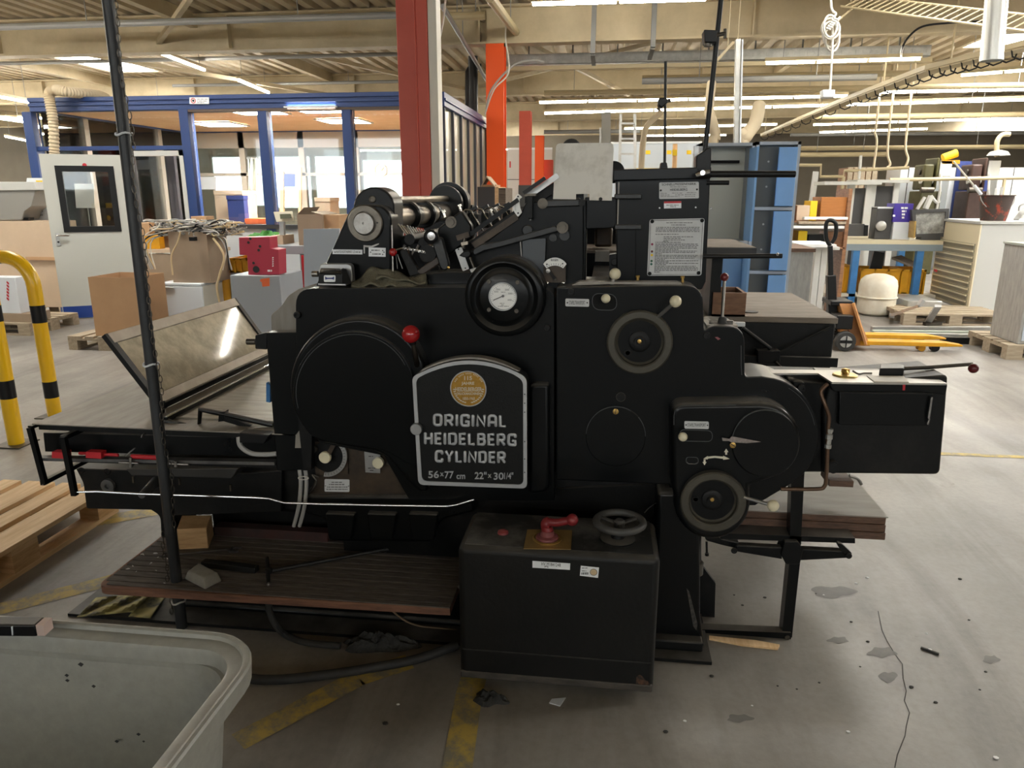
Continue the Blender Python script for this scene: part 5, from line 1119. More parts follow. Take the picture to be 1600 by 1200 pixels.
for (x, y), m_ in zip([(1019, 381.7), (1018.7, 393), (1018.5, 398.5), (1018, 407.8), (1017.7, 412.7)], (mat('plum dot', (.25, .01, .06), .5), mat('maroon dot', (.12, .02, .02), .5), YELP, mat('green dot', (.02, .10, .05), .5), mat('teal dot', (.01, .12, .09), .5))): pp('colour_dot', turn([(1.9, 0), (1.9, .6), (.01, .6)], x, y, YW-.004, 14, False), m_, ip)
for a, b in ((1019, 346), (1097, 344.5), (1015, 427.5), (1091.5, 426.5)): pp('plate_screw', turn([(3, 0), (3, 2), (1.4, 3), (.01, 2)], a, b, YW-.004, 16, False), BLACKD, ip)
for x, y in ((1066.5, 432), (996.5, 431)): pp('oil_nipple', MB().cyl(P(x, y+10, 2.47), P(x, y, 2.47), .0045, n=8).cyl(P(x-3, y+1, 2.47), P(x+3, y+1, 2.47), .004, n=8), BRASS)
# inner floor of the feeder seen through its window
pp('feeder_deck', MB().box(P(914, 400, 2.9).x, P(966, 400, 2.9).x, 2.85, 3.3, P(940, 390, 2.9).z-.01, P(940, 390, 2.9).z), WOODTOP)
pp('feeder_roll', MB().box(P(930, 400, 2.8).x, P(952, 400, 2.8).x, 2.78, 2.85, P(940, 408, 2.8).z, P(940, 392, 2.8).z), SHEET)
pp('feeder_gear', MB().box(P(929, 372, 2.9).x, P(957, 372, 2.9).x, 2.9, 3.0, P(940, 386, 2.9).z, P(940, 355, 2.9).z), CASTOIL, bev=.01)
# body mass behind the covers
pp('inner_body', MB().box(-.96, .24, 2.62, 3.74, .2, 1.17).box(-.05, .24, 2.64, 3.24, 1.19, 1.25), BLACKD)
ps('lower_recess', [(745, 770), (1046, 756), (1046, 815), (742, 800)], 2.50, .1, BLACKD)
pp('far_feeder_frame', MB().box(P(917, 330, 3.25).x, P(1000, 330, 3.25).x, 3.24, 3.3, 1.15, P(1000, 330, 3.25).z), BLACK)
# shift lever on the step of the cover
zt_ = P(1130, 510, 2.42)
lv = pp('shift_lever', MB().cyl(P(1128, 500, 2.45), P(1132, 437, 2.43), .0052, n=12), CHROME); ball('dark_red_knob', 1132, 433, 6.8, 2.43, REDD, lv)
pp('lever_boot', MB().lathe([(.016, 0), (.013, .03), (.009, .036)], P(1127.5, 512, 2.45), (.03, 0, 1), 20), RUBBER, lv)
pp('gate_plate', MB().box(P(1102, 510, 2.43).x, P(1152, 510, 2.43).x, 2.41, 2.52, P(1127, 511, 2.41).z, P(1127, 511, 2.41).z+.006), SHEET, lv, bev=.002)
mb = MB()
for i, y in enumerate((2.43, 2.455, 2.48)): mb.box(P(1108, 510, y).x, P(1145, 510, y).x, y, y+.01, P(1127, 511, 2.41).z+.005, P(1127, 511, 2.41).z+.0075)
pp('gate_slot', mb, HOLE, lv)
pp('edge_strip', MB().box(P(1104, 503, 2.54).x, P(1163, 503, 2.54).x, 2.52, 2.54, P(1130, 508, 2.54).z, P(1130, 502, 2.54).z), ALU)
ps('paint_smear', [(1117, 527), (1121, 526.5), (1126, 529.5), (1122, 531.5)], YR-.001, .001, mat('pink smear', (.30, .10, .11), .6))
# --- right control arm with oil tank
YB = 2.40
bx = ps('oil_tank', rnd([(1296, 600), (1482, 586, 8), (1478, 640), (1469, 742, 10), (1286, 740), (1286, 640)]), YB+.05, .22, BLACKP if 0 else BLACKD, bev=.008)
ps('tank_head', rnd([(1294, 596, 4), (1481, 600, 3), (1478, 618, 3), (1440, 612), (1302, 612, 4)]), YB, .2, BLACK, bx, bev=.003)
ps('tank_drawer', rnd([(1312, 613), (1459, 615), (1453, 666, 4), (1310, 664, 4)]), YB+.03, .05, BLACK, bx, bev=.003)
pp('drawer_pull', MB().bar(P(1455, 620, YB+.02), P(1450, 653, YB+.02), .006, .012, (0, 1, 0)).bar(P(1452, 654, YB+.02), P(1449, 663, YB+.02), .004, .004), STEEL, bx)
ps('red_mark', [(1411, 598.5), (1415, 598.5), (1414, 610), (1410.5, 610)], YB-.002, .002, RED, bx)
z0 = P(1390, 598, YB).z
def tz(x, y): return G(x, y, z0+.004)
TOPP = mat('scuffed steel top', (.50, .47, .42), .38, .6, var=.25, vs=6)
q = [tz(1163, 577), tz(1440, 579), tz(1480, 599), tz(1300, 597), tz(1278, 583), tz(1163, 583)]
pp('top_plate', MB().ext(q, (0, 0, -.006)), TOPP, bx)
pp('arm_beam', MB().box(.30, P(1300, 620, YB).x, 2.52, 2.62, P(1250, 735, 2.5).z, z0-.006), BLACKD)
ps('arm_casting', rnd([(1230, 590, 6), (1262, 596, 8), (1300, 600), (1300, 738), (1240, 738)]), 2.47, .06, BLACK, bev=.006)
for x, y, r in ((1252, 606.5, 6.5),): pp('cover_screw', bolt(x, y, r, 2.45, 8), BLACKD)
ps('screw_lug', rnd([(1238, 595, 6), (1258, 596, 8), (1260, 612, 8), (1240, 606)]), 2.455, .04, BLACK, bev=.004)
oc = pp('brass_oil_lid', MB().lathe([(px(20, 1320, 585, YB), 0), (px(20, 1320, 585, YB), .003), (px(18, 1320, 585, YB), .006), (.001, .006)], tz(1320, 587), (0, 0, 1), 32), mat('polished brass lid', (.66, .50, .18), .3, .8), bx)
pp('lid_wing', MB().lathe([(.008, .006), (.011, .012), (.006, .018), (.008, .024), (.001, .026)], tz(1320, 587), (0, 0, 1), 12).bar(tz(1314, 585)+V((0, 0, .014)), tz(1327, 586)+V((0, 0, .014)), .008, .012), BRASS, bx)
pp('lid_chain', MB().tube(bez([tz(1332, 584)+V((0, 0, .01)), tz(1341, 586)+V((0, 0, .004)), tz(1350, 585)+V((0, 0, .004)), tz(1362, 585)+V((0, 0, .004))]), .003, 6), STEELD, bx)
pp('lever_plate', MB().ext([tz(1354, 588), tz(1412, 589), tz(1420, 598), tz(1366, 597.5)], (0, 0, .003)), mat('cream plate', (.52, .47, .38), .5), bx)
hv = pp('lever_hub', MB().ext([p for p in [tz(1373, 587), tz(1374, 580), tz(1405, 580), tz(1412, 582), tz(1411, 587)]], (0, 0, .025)), BLACKP, bx, bev=.003)
zz = V((0, 0, .018))
pp('lever_rod', MB().tube([tz(1408, 584)+zz, tz(1450, 583)+zz*1.1, tz(1517, 582)+zz*1.6], [.0065, .0065, .006], 14), STEELD, bx)
pp('lever_ball', MB().sph(P(1521, 575.5, 2.38), px(8.2, 1521, 575, 2.38), 22), REDD, bx)
cop = pp('oil_pipe', MB().tube(bez([P(1293, 600, YB), P(1283, 612, 2.39), P(1289, 632, 2.38), P(1295, 650, 2.38), P(1294, 668, 2.38), P(1293, 700, 2.38), P(1291, 745, 2.38), P(1288, 760, 2.38), P(1276, 764, 2.38), P(1220, 764, 2.38)]), .0065, 12), COPPER)
pp('pipe_union', MB().lathe([(.011, 0), (.011, .012), (.0085, .014), (.0085, .03), (.0115, .032), (.0115, .046), (.008, .05), (.011, .058), (.011, .066)], P(1293.5, 700, 2.38), (0, 0, 1), 8), GALV, cop)
pp('hose_stub', MB().lathe([(.02, 0), (.02, .02), (.012, .02), (.012, .06)], P(1302, 730, 2.41), (0, 1, 0), 18), BLACKD)
ps('stub_ring', oval(1302, 732, 8, n=24), 2.405, .02, BLACKD)
pp('tank_ledge', MB().box(P(1290, 745, 2.6).x, P(1327, 745, 2.6).x, 2.55, 2.66, P(1300, 752, 2.6).z, P(1300, 743, 2.6).z), WOODE)
pp('drain_hook', MB().tube(bez([P(1327, 743, 2.6), P(1340, 748, 2.6), P(1346, 757, 2.6)]), .006, 8), STEEL)
# --- pile lift: post, arms, floor frame
YP = 2.45
ps('lift_post', [(1237, 738), (1257, 738), (1250, 880), (1237, 1000), (1221, 1000), (1233, 880)], YP, .05, BLACK)
ps('floor_rail', [(1085, 983), (1236, 989), (1236, 1001), (1085, 993)], YP-.01, .04, BLACK)
pp('rail_end', bolt(1230, 996, 4, YP-.012, 4), STEELD)
ps('arm_hub', rnd([(1226, 846, 3), (1247, 846, 3), (1255, 860), (1250, 882, 3), (1228, 882, 3), (1220, 866)]), YP-.02, .07, BLACK, bev=.003)
ps('lift_arm', rnd([(1150, 852, 4), (1222, 856), (1222, 874), (1150, 862, 4)]), YP-.01, .03, BLACK, bev=.003)
ps('lift_arm', rnd([(1248, 858), (1328, 862, 6), (1328, 872, 6), (1248, 876)]), YP-.01, .03, BLACK, bev=.003)
ps('lift_link', rnd([(1308, 848, 3), (1316, 850, 3), (1333, 866, 5), (1324, 872, 5), (1309, 853)]), YP-.02, .02, BLACK, bev=.003)
pp('link_pin', bolt(1326, 868, 5, YP-.02, 5), BLACKD); pp('link_pin', bolt(1147, 860, 5, YP-.02, 5), BLACKD)
ps('pile_carrier', [(1125, 833), (1336, 841), (1336, 849), (1125, 842)], YP, .55, BLACK)
ps('lift_bracket', rnd([(1098, 828), (1118, 830), (1126, 842, 4), (1156, 848, 4), (1154, 858), (1128, 852, 6), (1103, 845, 4)]), YP, .04, BLACK, bev=.003)
pp('stop_rod', MB().cyl(P(1104, 846, YP), P(1104.5, 867, YP), .004, n=8).cyl(P(1104.5, 864, YP), P(1104.5, 868, YP), .007, n=8), BLACKD)
pp('spindle', MB().cyl(P(1087, 826, 2.47), P(1087, 873, 2.47), .020, n=18), BLACKD)
pp('spindle_nut', MB().lathe([(.026, 0), (.026, .045), (.022, .05)], P(1087, 896, 2.47), (0, 0, 1), 20), mat('grey brown nut', (.09, .08, .065), .5), bev=.002)
ps('hanging_strip', [(1075, 897), (1081, 897), (1090, 942), (1084, 946), (1077, 922)], 2.46, .006, SHEET)
ps('foot_strap', rnd([(1078, 897), (1094, 897), (1092, 935), (1078, 905)]), 2.47, .02, BLACKD)
ps('rough_edge', [(1073, 920), (1077, 925), (1090, 975), (1088, 985), (1083, 978)], 2.335, .004, mat('scraped dusty edge', (.10, .09, .075), .8, col2=(.03, .03, .03), vs=60))
pp('cover_wire', MB().tube(bez([P(1046, 782, 2.42), P(1030, 784, 2.40), P(1016, 792, 2.38), P(1007, 801, 2.36)]), .0016, 6), STEEL)
# --- delivery end at the left of the press
ZD = .705
xl, xr_ = P(50, 664, 2.42).x, -1.0
pp('delivery_table', MB().box(xl, xr_, 2.42, 3.62, ZD-.004, ZD), SHEET)
ps('delivery_rail', [(67, 676), (432, 684), (432, 714), (70, 706)], 2.46, .1, BLACK, bev=.003)
pp('rail_ledge', MB().box(P(65, 676, 2.45).x, P(432, 680, 2.45).x, 2.44, 2.47, ZD-.03, ZD-.008), BLACKD)
ps('side_casting', rnd([(118, 732, 3), (380, 740), (440, 735), (440, 800), (270, 806), (262, 840), (252, 840), (250, 806, 10), (236, 797), (135, 795, 4), (130, 755, 6)]), 2.52, .3, BLACKD, bev=.008)
ps('lower_box', rnd([(197, 733), (372, 732), (362, 748, 2), (205, 743)]), 2.41, .10, mat('dusty iron box', (.03, .029, .027), .55, dust=.6), bev=.003)
pp('under_casting', MB().box(-1.62, -.4, 2.70, 3.6, .15, .42), BLACKD)
pp('steel_slide', MB().bar(P(61, 715.5, 2.43), P(432, 722, 2.43), .035, .012), mat('scraped grey steel', (.20, .195, .19), .42, .7, var=.3, vs=20))
ps('slide_face', [(61, 717), (432, 723), (432, 731), (112, 722)], 2.425, .02, BLACKD)
pp('hanger_frame', MB().bar(P(47, 668, 2.40), P(70, 755, 2.40), .018, .018).bar(P(66, 755, 2.40), P(66, 755, 2.40)+V((0, .42, 0)), .018, .018).bar(P(47, 668, 2.40), P(47, 668, 2.40)+V((0, .3, 0)), .018, .012), BLACK)
pp('hanger_frame', MB().bar(P(98, 684, 2.37), P(98, 684, 2.37)+V((0, .2, .0)), .022, .016).bar(P(99, 682, 2.37), P(117, 774, 2.37), .020, .018), BLACK)
pp('hanger_edge', MB().bar(P(44.5, 668, 2.395), P(67, 757, 2.395), .004, .004), STEEL)
for a, b in ((81, 103), (134, 158)): ps('red_stop', [(a, 706), (b, 707), (b, 717), (a, 715.5)], 2.40, .03, RED)
pp('red_rod', MB().cyl(P(124, 708, 2.42), P(185, 711, 2.42), .006, n=10), RED); pp('red_rod', MB().cyl(P(206, 713, 2.41), P(247, 715, 2.41), .009, n=12), RED)
pp('wing_screw', MB().cyl(P(186, 722.5, 2.4), P(216, 724, 2.4), .004, n=8).cyl(P(204, 714, 2.4), P(205, 730, 2.4), .006, n=10).bar(P(196, 712, 2.4), P(211, 700, 2.4), .006, .004), STEEL)
pp('wing_screw', MB().cyl(P(262, 724.5, 2.4), P(295, 726, 2.4), .004, n=8).cyl(P(275, 720, 2.4), P(275, 729, 2.4), .007, n=10), STEEL)
for a, b in ((208, 749), (280, 752), (360, 762)): pp('stud', MB().cyl(P(a, b-5, 2.45), P(a+1, b+5, 2.45), .005, n=8), STEELD)
pp('boss', turn([(10, 0), (10, 14), (7, 16), (3.5, 16), (3.2, 8), (.01, 8)], 171, 758, 2.52, 24, False), mat('dusty dark iron', (.1, .1, .1), .5))
for a, b in ((168, 737), (128, 735)): pp('cover_screw', bolt(a, b, 5, 2.52, 4), BLACKD)
hd = pp('crank_spigot', MB().tube([P(245, 752, 2.52), P(238, 758, 2.46), P(221, 774, 2.37)], [.022, .018, .013], 16), mat('dusty dark iron', (.15, .14, .125), .55))
SILV = [P(118, 769, 2.37), P(150, 768, 2.37), P(215, 771.5, 2.37), P(400, 777.5, 2.37), P(420, 779, 2.37), P(444, 785.5, 2.37), P(500, 787.5, 2.37), P(600, 789.5, 2.37), P(698, 791, 2.37), P(712, 789, 2.37), P(741, 780.5, 2.37)]
pp('safety_rod', MB().tube(SILV, .0042, 10), CHROME)
pp('bracket_tab', MB().bar(P(222, 683, 2.43), P(224, 678, 2.43), .012, .003), STEEL)
# lid of scratched clear sheet in a steel frame
def lid_mat():
    mt = mat('scratched dusty clear sheet', (.78, .69, .52), .055, 0, col2=(.52, .46, .34), vs=9, lo=.40, hi=.62)
    b = mt.node_tree.nodes['Principled BSDF']; b.inputs['Alpha'].default_value = .86; b.inputs['Specular IOR Level'].default_value = .9
    return mt
Yn, Yv = 2.62, 3.64
lb_, lt_ = P(251, 634, Yn), P(165, 523, Yn); e = (lt_-lb_)
nrm = V((e.z, 0, -e.x)).normalized(); dY = V((0, Yv-Yn, 0))
FRM = mat('pale steel lid frame', (.38, .33, .27), .4, .6, var=.2, vs=10)
lid = pp('delivery_lid', MB().hexa([lb_, lt_, lt_+dY, lb_+dY]+[p-nrm*.004 for p in (lb_, lt_, lt_+dY, lb_+dY)]), lid_mat())
w_ = .045; f1 = w_/e.length
mb = MB().bar(lb_+e*f1*.5, lb_+e*f1*.5+dY, .022, w_*1.1, e).bar(lt_-e*f1*.5, lt_-e*f1*.5+dY, .022, w_, e)
pp('lid_frame', mb, FRM, lid, bev=.002)
for q_ in (V((0, 0, 0)), dY): pp('lid_edge', MB().bar(lb_-e*.06+q_, lt_+q_, .02, .03, (0, 1, 0)), BLACKP, lid)
mb = MB()
for (a, b, c, d) in ((.22, .45, .62, .12), (.3, .8, .5, .72), (.72, .35, .85, .1), (.5, .25, .42, .42)):
    mb.bar(lb_+e*b+dY*a-nrm*.004, lb_+e*d+dY*c-nrm*.004, .004, .001, nrm)
pp('scratch', mb, FRM, lid)
q2_ = G(256, 656, ZD+.012)
for x, y, z in ((lb_.x+.01, Yn, max(lb_.z-.012, ZD+.03)), (q2_.x, q2_.y, ZD+.012)):
    pp('hinge_rail', MB().bar((x, y, z), (x, y+1.0, z), .026, .022), BLACK, bev=.002); pp('hinge_strip', MB().bar((x+.010, y, z+.012), (x+.010, y+1.0, z+.012), .007, .004), CHROME)
pp('rail_riser', MB().hexa([V((lb_.x+.02, Yn, ZD+.001)), V((q2_.x, Yn-.1, ZD+.001)), V((q2_.x, Yv, ZD+.001)), V((lb_.x+.02, Yv, ZD+.001)), V((lb_.x+.02, Yn, ZD+.016)), V((q2_.x, Yn-.1, ZD+.006)), V((q2_.x, Yv, ZD+.006)), V((lb_.x+.02, Yv, ZD+.016))]), mat('greasy brown sheet', (.26, .23, .18), .45, .4, col2=(.17, .15, .12), vs=6))
pp('hinge_post', plate([(247, 628), (253, 628), (253, 652), (248, 652)], Yn-.02, .02), BLACK)
pp('slat_bed', MB().box(lb_.x+.07, -1.0, 2.55, 3.5, ZD, ZD+.006), mat('greasy grey sheet', (.40, .36, .28), .4, .5, col2=(.24, .22, .17), vs=6, stretch=(1, 6, 1)))
pp('rail_tube', MB().tube([P(249, 656, 2.5), P(311, 669, 2.5), P(313, 640, 2.5), P(346, 646, 2.5), P(427, 664, 2.5)], .011, 10).cyl(P(311, 669, 2.5), P(345, 650, 2.62), .009, n=8), BLACK)
pp('rail_block', plate([(342, 644), (351, 643), (350, 658), (341, 659)], 2.49, .03), BLACK)
pp('rail_flap', plate([(351, 650), (393, 665), (385, 669), (349, 658)], 2.49, .01), BLACKD)
pp('blue_clip', plate([(416, 598), (422, 602), (422, 629), (416, 628)], 2.6, .02), BLUEB)
pp('end_block', plate(rnd([(374, 676), (421, 680), (412, 694), (374, 692)]), 2.40, .05), BLACKP, bev=.003)
pp('hose_bend', MB().tube(bez([P(373, 683, 2.42), P(376, 697, 2.41), P(392, 708, 2.41), P(412, 710, 2.41), P(432, 709, 2.42)]), .009, 10), CABLEG)
# ================================================================== STEP, POLE, CONTROL BOX
ZS = .20
st = thing('wooden_step', 'low ribbed dark wood step platform in front of the press at left', 'step', (-1.13, 2.42, .150))
x0, x1, y0, y1 = -1.765, -.485, 2.15, 2.66
mb = MB().ext(rnd([(x0, y0, .05), (x1, y0+.02), (x1, y1), (x0, y1)], 6) and [V((a, b, ZS-.03)) for a, b in rnd([(x0, y0, .05), (x1, y0+.02), (x1, y1), (x0, y1)], 6)], (0, 0, .027))
obj('board', mb, WOODR, st)
mb = MB()
for i in range(13):
    y = y0+.006+i*(y1-y0-.01)/13; mb.box(x0+(.012 if i else .03), x1, y+(.012 if i == 0 else 0), y+(y1-y0)/13-.007, ZS-.003, ZS+.001)
obj('tread_slat', mb, STEPTOP, st)
obj('back_plank', MB().box(P(335, 830, 2.58).x, P(511, 830, 2.58).x, 2.58, 2.63, ZS, ZS+.04), mat('dirty maroon plank', (.085, .03, .025), .7, col2=(.04, .03, .028), vs=6), st, bev=.002)
obj('support', MB().box(x0+.08, x1, 2.355, 2.40, .15, ZS-.03).box(x0+.08, x1, 2.60, 2.64, .15, ZS-.03), BLACKD, st)
# pole with chain
pb, ptp = V((-1.50, 2.22, .012)), P(150, -160, 2.22)
po = thing('hanging_pole', 'tall black pole with a chain, upright in front of the press at left', 'pole', pb)
obj('pole', MB().cyl(pb, ptp, .0195, .0175, n=20), mat('dark grey lacquered tube', (.028, .030, .033), .45, var=.2, vs=20), po)
for z_, m_ in ((P(180, 210, 2.22).z, WHITEP), (P(232, 569, 2.22).z, WHITEP), (.12, CABLEW)):
    f = (z_-pb.z)/(ptp.z-pb.z); c = pb.lerp(ptp, f); obj('tie', MB().tube([c+V((.023*math.cos(a*pi/8), .023*math.sin(a*pi/8), .004*math.sin(a))) for a in range(16)], .0035, 6, closed=True), m_, po)
n = 104
for run in (0, 1):
  mb = MB()
  for i in range(0, 13) if run else range(13, n):
      f = .03+.96*i/n; c = pb.lerp(ptp, f)+V((.028+.006*math.sin(i*.35), -.012+.004*math.cos(i*.5), 0)) if f > .16 else pb.lerp(ptp, f)+V((-.026+.004*math.sin(i), -.012, 0))
      L_ = .0165; a = i*pi/2+.6
      pts = [c+V((.0055*math.cos(t*pi/5)*math.cos(a), .0055*math.cos(t*pi/5)*math.sin(a), L_*.8*math.sin(t*pi/5))) for t in range(10)]
      mb.tube(pts, .0015, 5, closed=True)
  obj('chain', mb, STEELD, po)
# control box
X0, X1, Y0, Y1, Z0, Z1 = -.428, .190, 2.035, 2.30, .025, .497
cb = thing('control_box', 'black metal motor control box standing in front of the press', 'control box', ((X0+X1)/2, (Y0+Y1)/2, 0))
body = obj('housing', MB().box(X0, X1, Y0, Y1, Z0, Z1), mat('scuffed black box paint', (.0062, .0066, .0064), .46, col2=(.011, .0108, .0102), vs=3, bump=.1, bs=60, spec=.28, dust=.5), cb, bev=.022, seg=4)
obj('top_dust', MB().box(X0+.02, X1-.02, Y0+.02, Y1-.01, Z1-.002, Z1+.0012), DUSTY, cb)
obj('crease', MB().box(X0+.012, X1-.012, Y0-.0015, Y0+.01, Z0+.112, Z0+.116), mat('scuffed crease', (.045, .042, .038), .6, col2=(.012, .012, .011), vs=40, stretch=(.4, 1, 1)), cb)
obj('rust_patch', MB().grid(7, 5, lambda u, v: V((X1-.055+.045*u*(1-.2*v), Y0-.0008, Z0+.035+.035*v*(.7+.3*math.sin(5*u))))), mat('rusty scuff', (.10, .045, .022), .7, col2=(.02, .017, .015), vs=70, lo=.4, hi=.6), cb)
obj('base_skirt', MB().box(X0+.004, X1-.004, Y0-.003, Y1, Z0+.01, Z0+.035), mat('chipped black edge', (.03, .028, .025), .6, col2=(.10, .085, .07), vs=30, stretch=(.3, 1, 1)), cb, bev=.004)
obj('foot', MB().box(X0+.05, X0+.12, Y0+.06, Y1-.03, 0, Z0+.01), BLACKD, cb); obj('foot', MB().box(X1-.12, X1-.05, Y0+.06, Y1-.03, 0, Z0+.01), BLACKD, cb)
for a, b in ((718, 917), (721, 1024)): obj('side_screw', MB().sph(P(a, b, Y0+.02), .006, 12), STEEL, cb)
def bt(x, y): return G(x, y, Z1+.0015)
gp = obj('brass_plate', MB().ext([bt(818, 858), bt(892, 859), bt(894, 829), bt(824, 828)], (0, 0, .002)), mat('worn brass plate', (.46, .30, .10), .45, .6, col2=(.32, .21, .08), vs=14), cb)
c = bt(855, 842)
sw = obj('switch_ring', MB().lathe([(.047, .002), (.047, .004), (.041, .006), (.039, .003), (.001, .003)], c, (0, 0, 1), 36), BRASS, cb)
obj('switch_base', MB().lathe([(.036, .003), (.034, .010), (.022, .014), (.020, .030), (.001, .032)], c, (0, 0, 1), 30), mat('dusty red hub', (.21, .06, .06), .6), sw)
obj('switch_handle', MB().tube(bez([c+V((.002, 0, .025)), c+V((-.004, 0, .045)), c+V((.004, -.002, .058)), c+V((.03, -.006, .06)), c+V((.062, -.010, .070)), c+V((.075, -.012, .074))], 5), [.018+.001*math.sin(i) if i < 11 else .0125-.0*(i-11) for i in range(26)], 16).sph(c+V((.078, -.012, .075)), .019, 18), REDL, sw)
c = bt(786, 833); obj('push_button', MB().lathe([(.018, 0), (.017, .006), (.012, .010), (.001, .012)], c, (0, 0, 1), 24), mat('dusty red lens', (.25, .05, .05), .4), cb)
hw = bt(965, 842)
hub = obj('knob_base', MB().lathe([(.055, 0), (.055, .004), (.050, .006), (.022, .008), (.018, .035), (.001, .035)], hw, (0, 0, 1), 36), BLACKD, cb)
R_ = .073; cz = hw+V((.004, 0, .058))
WH = mat('dusty black handwheel', (.045, .045, .043), .5, col2=(.075, .072, .068), vs=12)
wheel = obj('handwheel', MB().tube([cz+V((R_*math.cos(2*pi*i/40), R_*math.sin(2*pi*i/40), 0)) for i in range(40)], .0115, 12, closed=True), WH, cb)
mb = MB()
for a in (.6, 2.7, 4.8): mb.tube([cz+V((.01*math.cos(a), .01*math.sin(a), -.006)), cz+V((R_*.97*math.cos(a), R_*.97*math.sin(a), 0))], .0085, 8, flat=(1, .6))
obj('spoke', mb, WH, wheel); obj('hub', MB().lathe([(.016, -.02), (.018, .002), (.012, .008), (.001, .008)], cz, (0, 0, 1), 20), WH, wheel)
YS_ = Y0-.0015
s1 = slab('inventory_label', [(832, 876.5), (891, 880.5), (890.5, 890.5), (832, 887)], YS_, .001, WHITE, cb)
text_mesh('HV M1841248', 846, 879.5, 876, 884.5, YS_-.0003, INK, s1, 'lettering', .0003, 0, 2.2); text_mesh('PS', 851, 884, 857, 887, YS_-.0003, INK, s1, 'lettering', .0003, 0, .3)
s2 = slab('inspection_sticker', [(907.5, 884), (936, 887), (934.5, 903), (906, 899.5)], YS_, .001, WHITE, cb)
obj('round_seal', turn([(5.6, .2), (5.6, .5), (.01, .5)], 927.5, 894, YS_, 24, False), mat('buff seal', (.66, .50, .30), .6), s2); obj('seal_ring', turn([(5.9, .3), (5.9, .7), (5.1, .7), (5.1, .3)], 927.5, 894, YS_, 24, False), INKG, s2)
obj('small_print', fake_lines([(909, 918, 887.5), (909, 916, 892)], YS_-.0003, 1), INKG, s2)
mb = MB(); x = 908.5
for w in (1, .6, 1.4, .5, .9, 1.2, .6, 1): mb.ext(on([(x, 894.4), (x+w, 894.5), (x+w-.2, 897.8), (x-.2, 897.7)], YS_), (0, -.0004, 0)); x += w+.5
obj('bar_code', mb, INK, s2)
tag(obj('paper_scrap', MB().ext([G(862, 1093), G(884, 1091), G(875, 1104), G(858, 1099)], (0, 0, .003)), WHITEP), 'small white paper scrap on the floor below the control box', 'scrap')
def rag(name, lab, cat, cx, cy, rx, ry, h, m, seed, rot=0, cut=.75, zb=0):
    rr = random.Random(seed); ph = [rr.uniform(0, 6.3) for _ in range(8)]
    def f(u, v):
        a = 2*pi*u; r = v
        k = 1+.18*math.sin(3*a+ph[0])+.12*math.sin(5*a+ph[1])
        x, y = rx*r*k*math.cos(a), ry*r*k*math.sin(a)
        z = h*(1-r**2)**.6*(.7+.3*math.sin(7*a+ph[2]+4*r)+.25*math.sin(11*r+ph[3]+2*a)) if r < 1 else 0
        X, Y_ = x*math.cos(rot)-y*math.sin(rot), x*math.sin(rot)+y*math.cos(rot)
        return V((cx+X, cy+Y_, zb+max(.002, z)))
    mb = MB().grid(41, 9, f); mb.ext([f(i/40, 1)*1 for i in range(40)], (0, 0, -.0015))
    return tag(obj(name, mb, m), lab, cat)
GRIME = mat('oily dark rag', (.05, .048, .043), .9, col2=(.025, .024, .022), vs=30, bump=.5, bs=120)
c = G(765, 1094); rag('rag', 'dark crumpled rag under the near left edge of the control box', 'rag', c.x, c.y, .055, .03, .03, GRIME, 3)
c = G(590, 1010); rag('rag', 'oily grey rag lying on the floor beside the press base plate', 'rag', c.x, c.y, .13, .04, .05, GRIME, 8, .05)
# floor cables
t = thing('floor_cable', 'thick black cable curling from the tub to the control box', 'cable', G(550, 1040))
obj('sheath', MB().tube(bez([G(715, 1008, .03), G(650, 1030, .016), G(600, 1040, .016), G(520, 1053, .016), G(430, 1062, .016), G(380, 1057, .016), G(340, 1035, .016), G(290, 1010, .016)], 10), .0155, 12), RUBBER, t)
t = thing('floor_cable', 'flat black hose hanging from the step edge to the floor rag', 'cable', G(450, 990))
obj('sheath', MB().tube(bez([P(420, 938, 2.2), P(421, 955, 2.2), P(430, 975, 2.19), G(446, 992, .02), G(480, 1004, .016), G(532, 1009, .016)], 8), .012, 10), RUBBER, t)
tag(obj('cord', MB().tube(bez([P(608, 950, 2.335), P(630, 968, 2.33), P(655, 978, 2.33), P(690, 982, 2.33), P(714, 985, 2.33)], 6), .0035, 6), mat('brown string', (.22, .15, .09), .9)), 'loose brown cord hanging below the step, left of the control box', 'cord')
# --- things lying on the step
ZT = ZS+.0015
def onstep(x, y): return G(x, y, ZT)
a = [onstep(280, 859), onstep(326, 857), onstep(334, 836), onstep(288, 836)]
blk = tag(obj('wood_block', MB().ext(a, (0, 0, .088)), PINEX, bev=.003), 'squared raw wood block standing on the step beside the pole', 'wood block')
# folded paper packet
p0, p1, p2, p3 = onstep(287, 905), onstep(320, 922), onstep(348, 908), onstep(312, 892)
H_ = V((0, 0, .035))
mb = MB().hexa([p0, p1, p2, p3, p0.lerp(p2, .12)+H_*.95, p1.lerp(p3, .16)+H_*1.05, p2.lerp(p0, .1)+H_, p3.lerp(p1, .05)+H_*1.1])
tag(obj('paper_packet', mb, mat('grubby folded paper', (.40, .385, .34), .9, col2=(.30, .29, .255), vs=9, bump=.3, bs=50), bev=.006, seg=3), 'grubby grey folded paper packet lying on the step', 'packet')
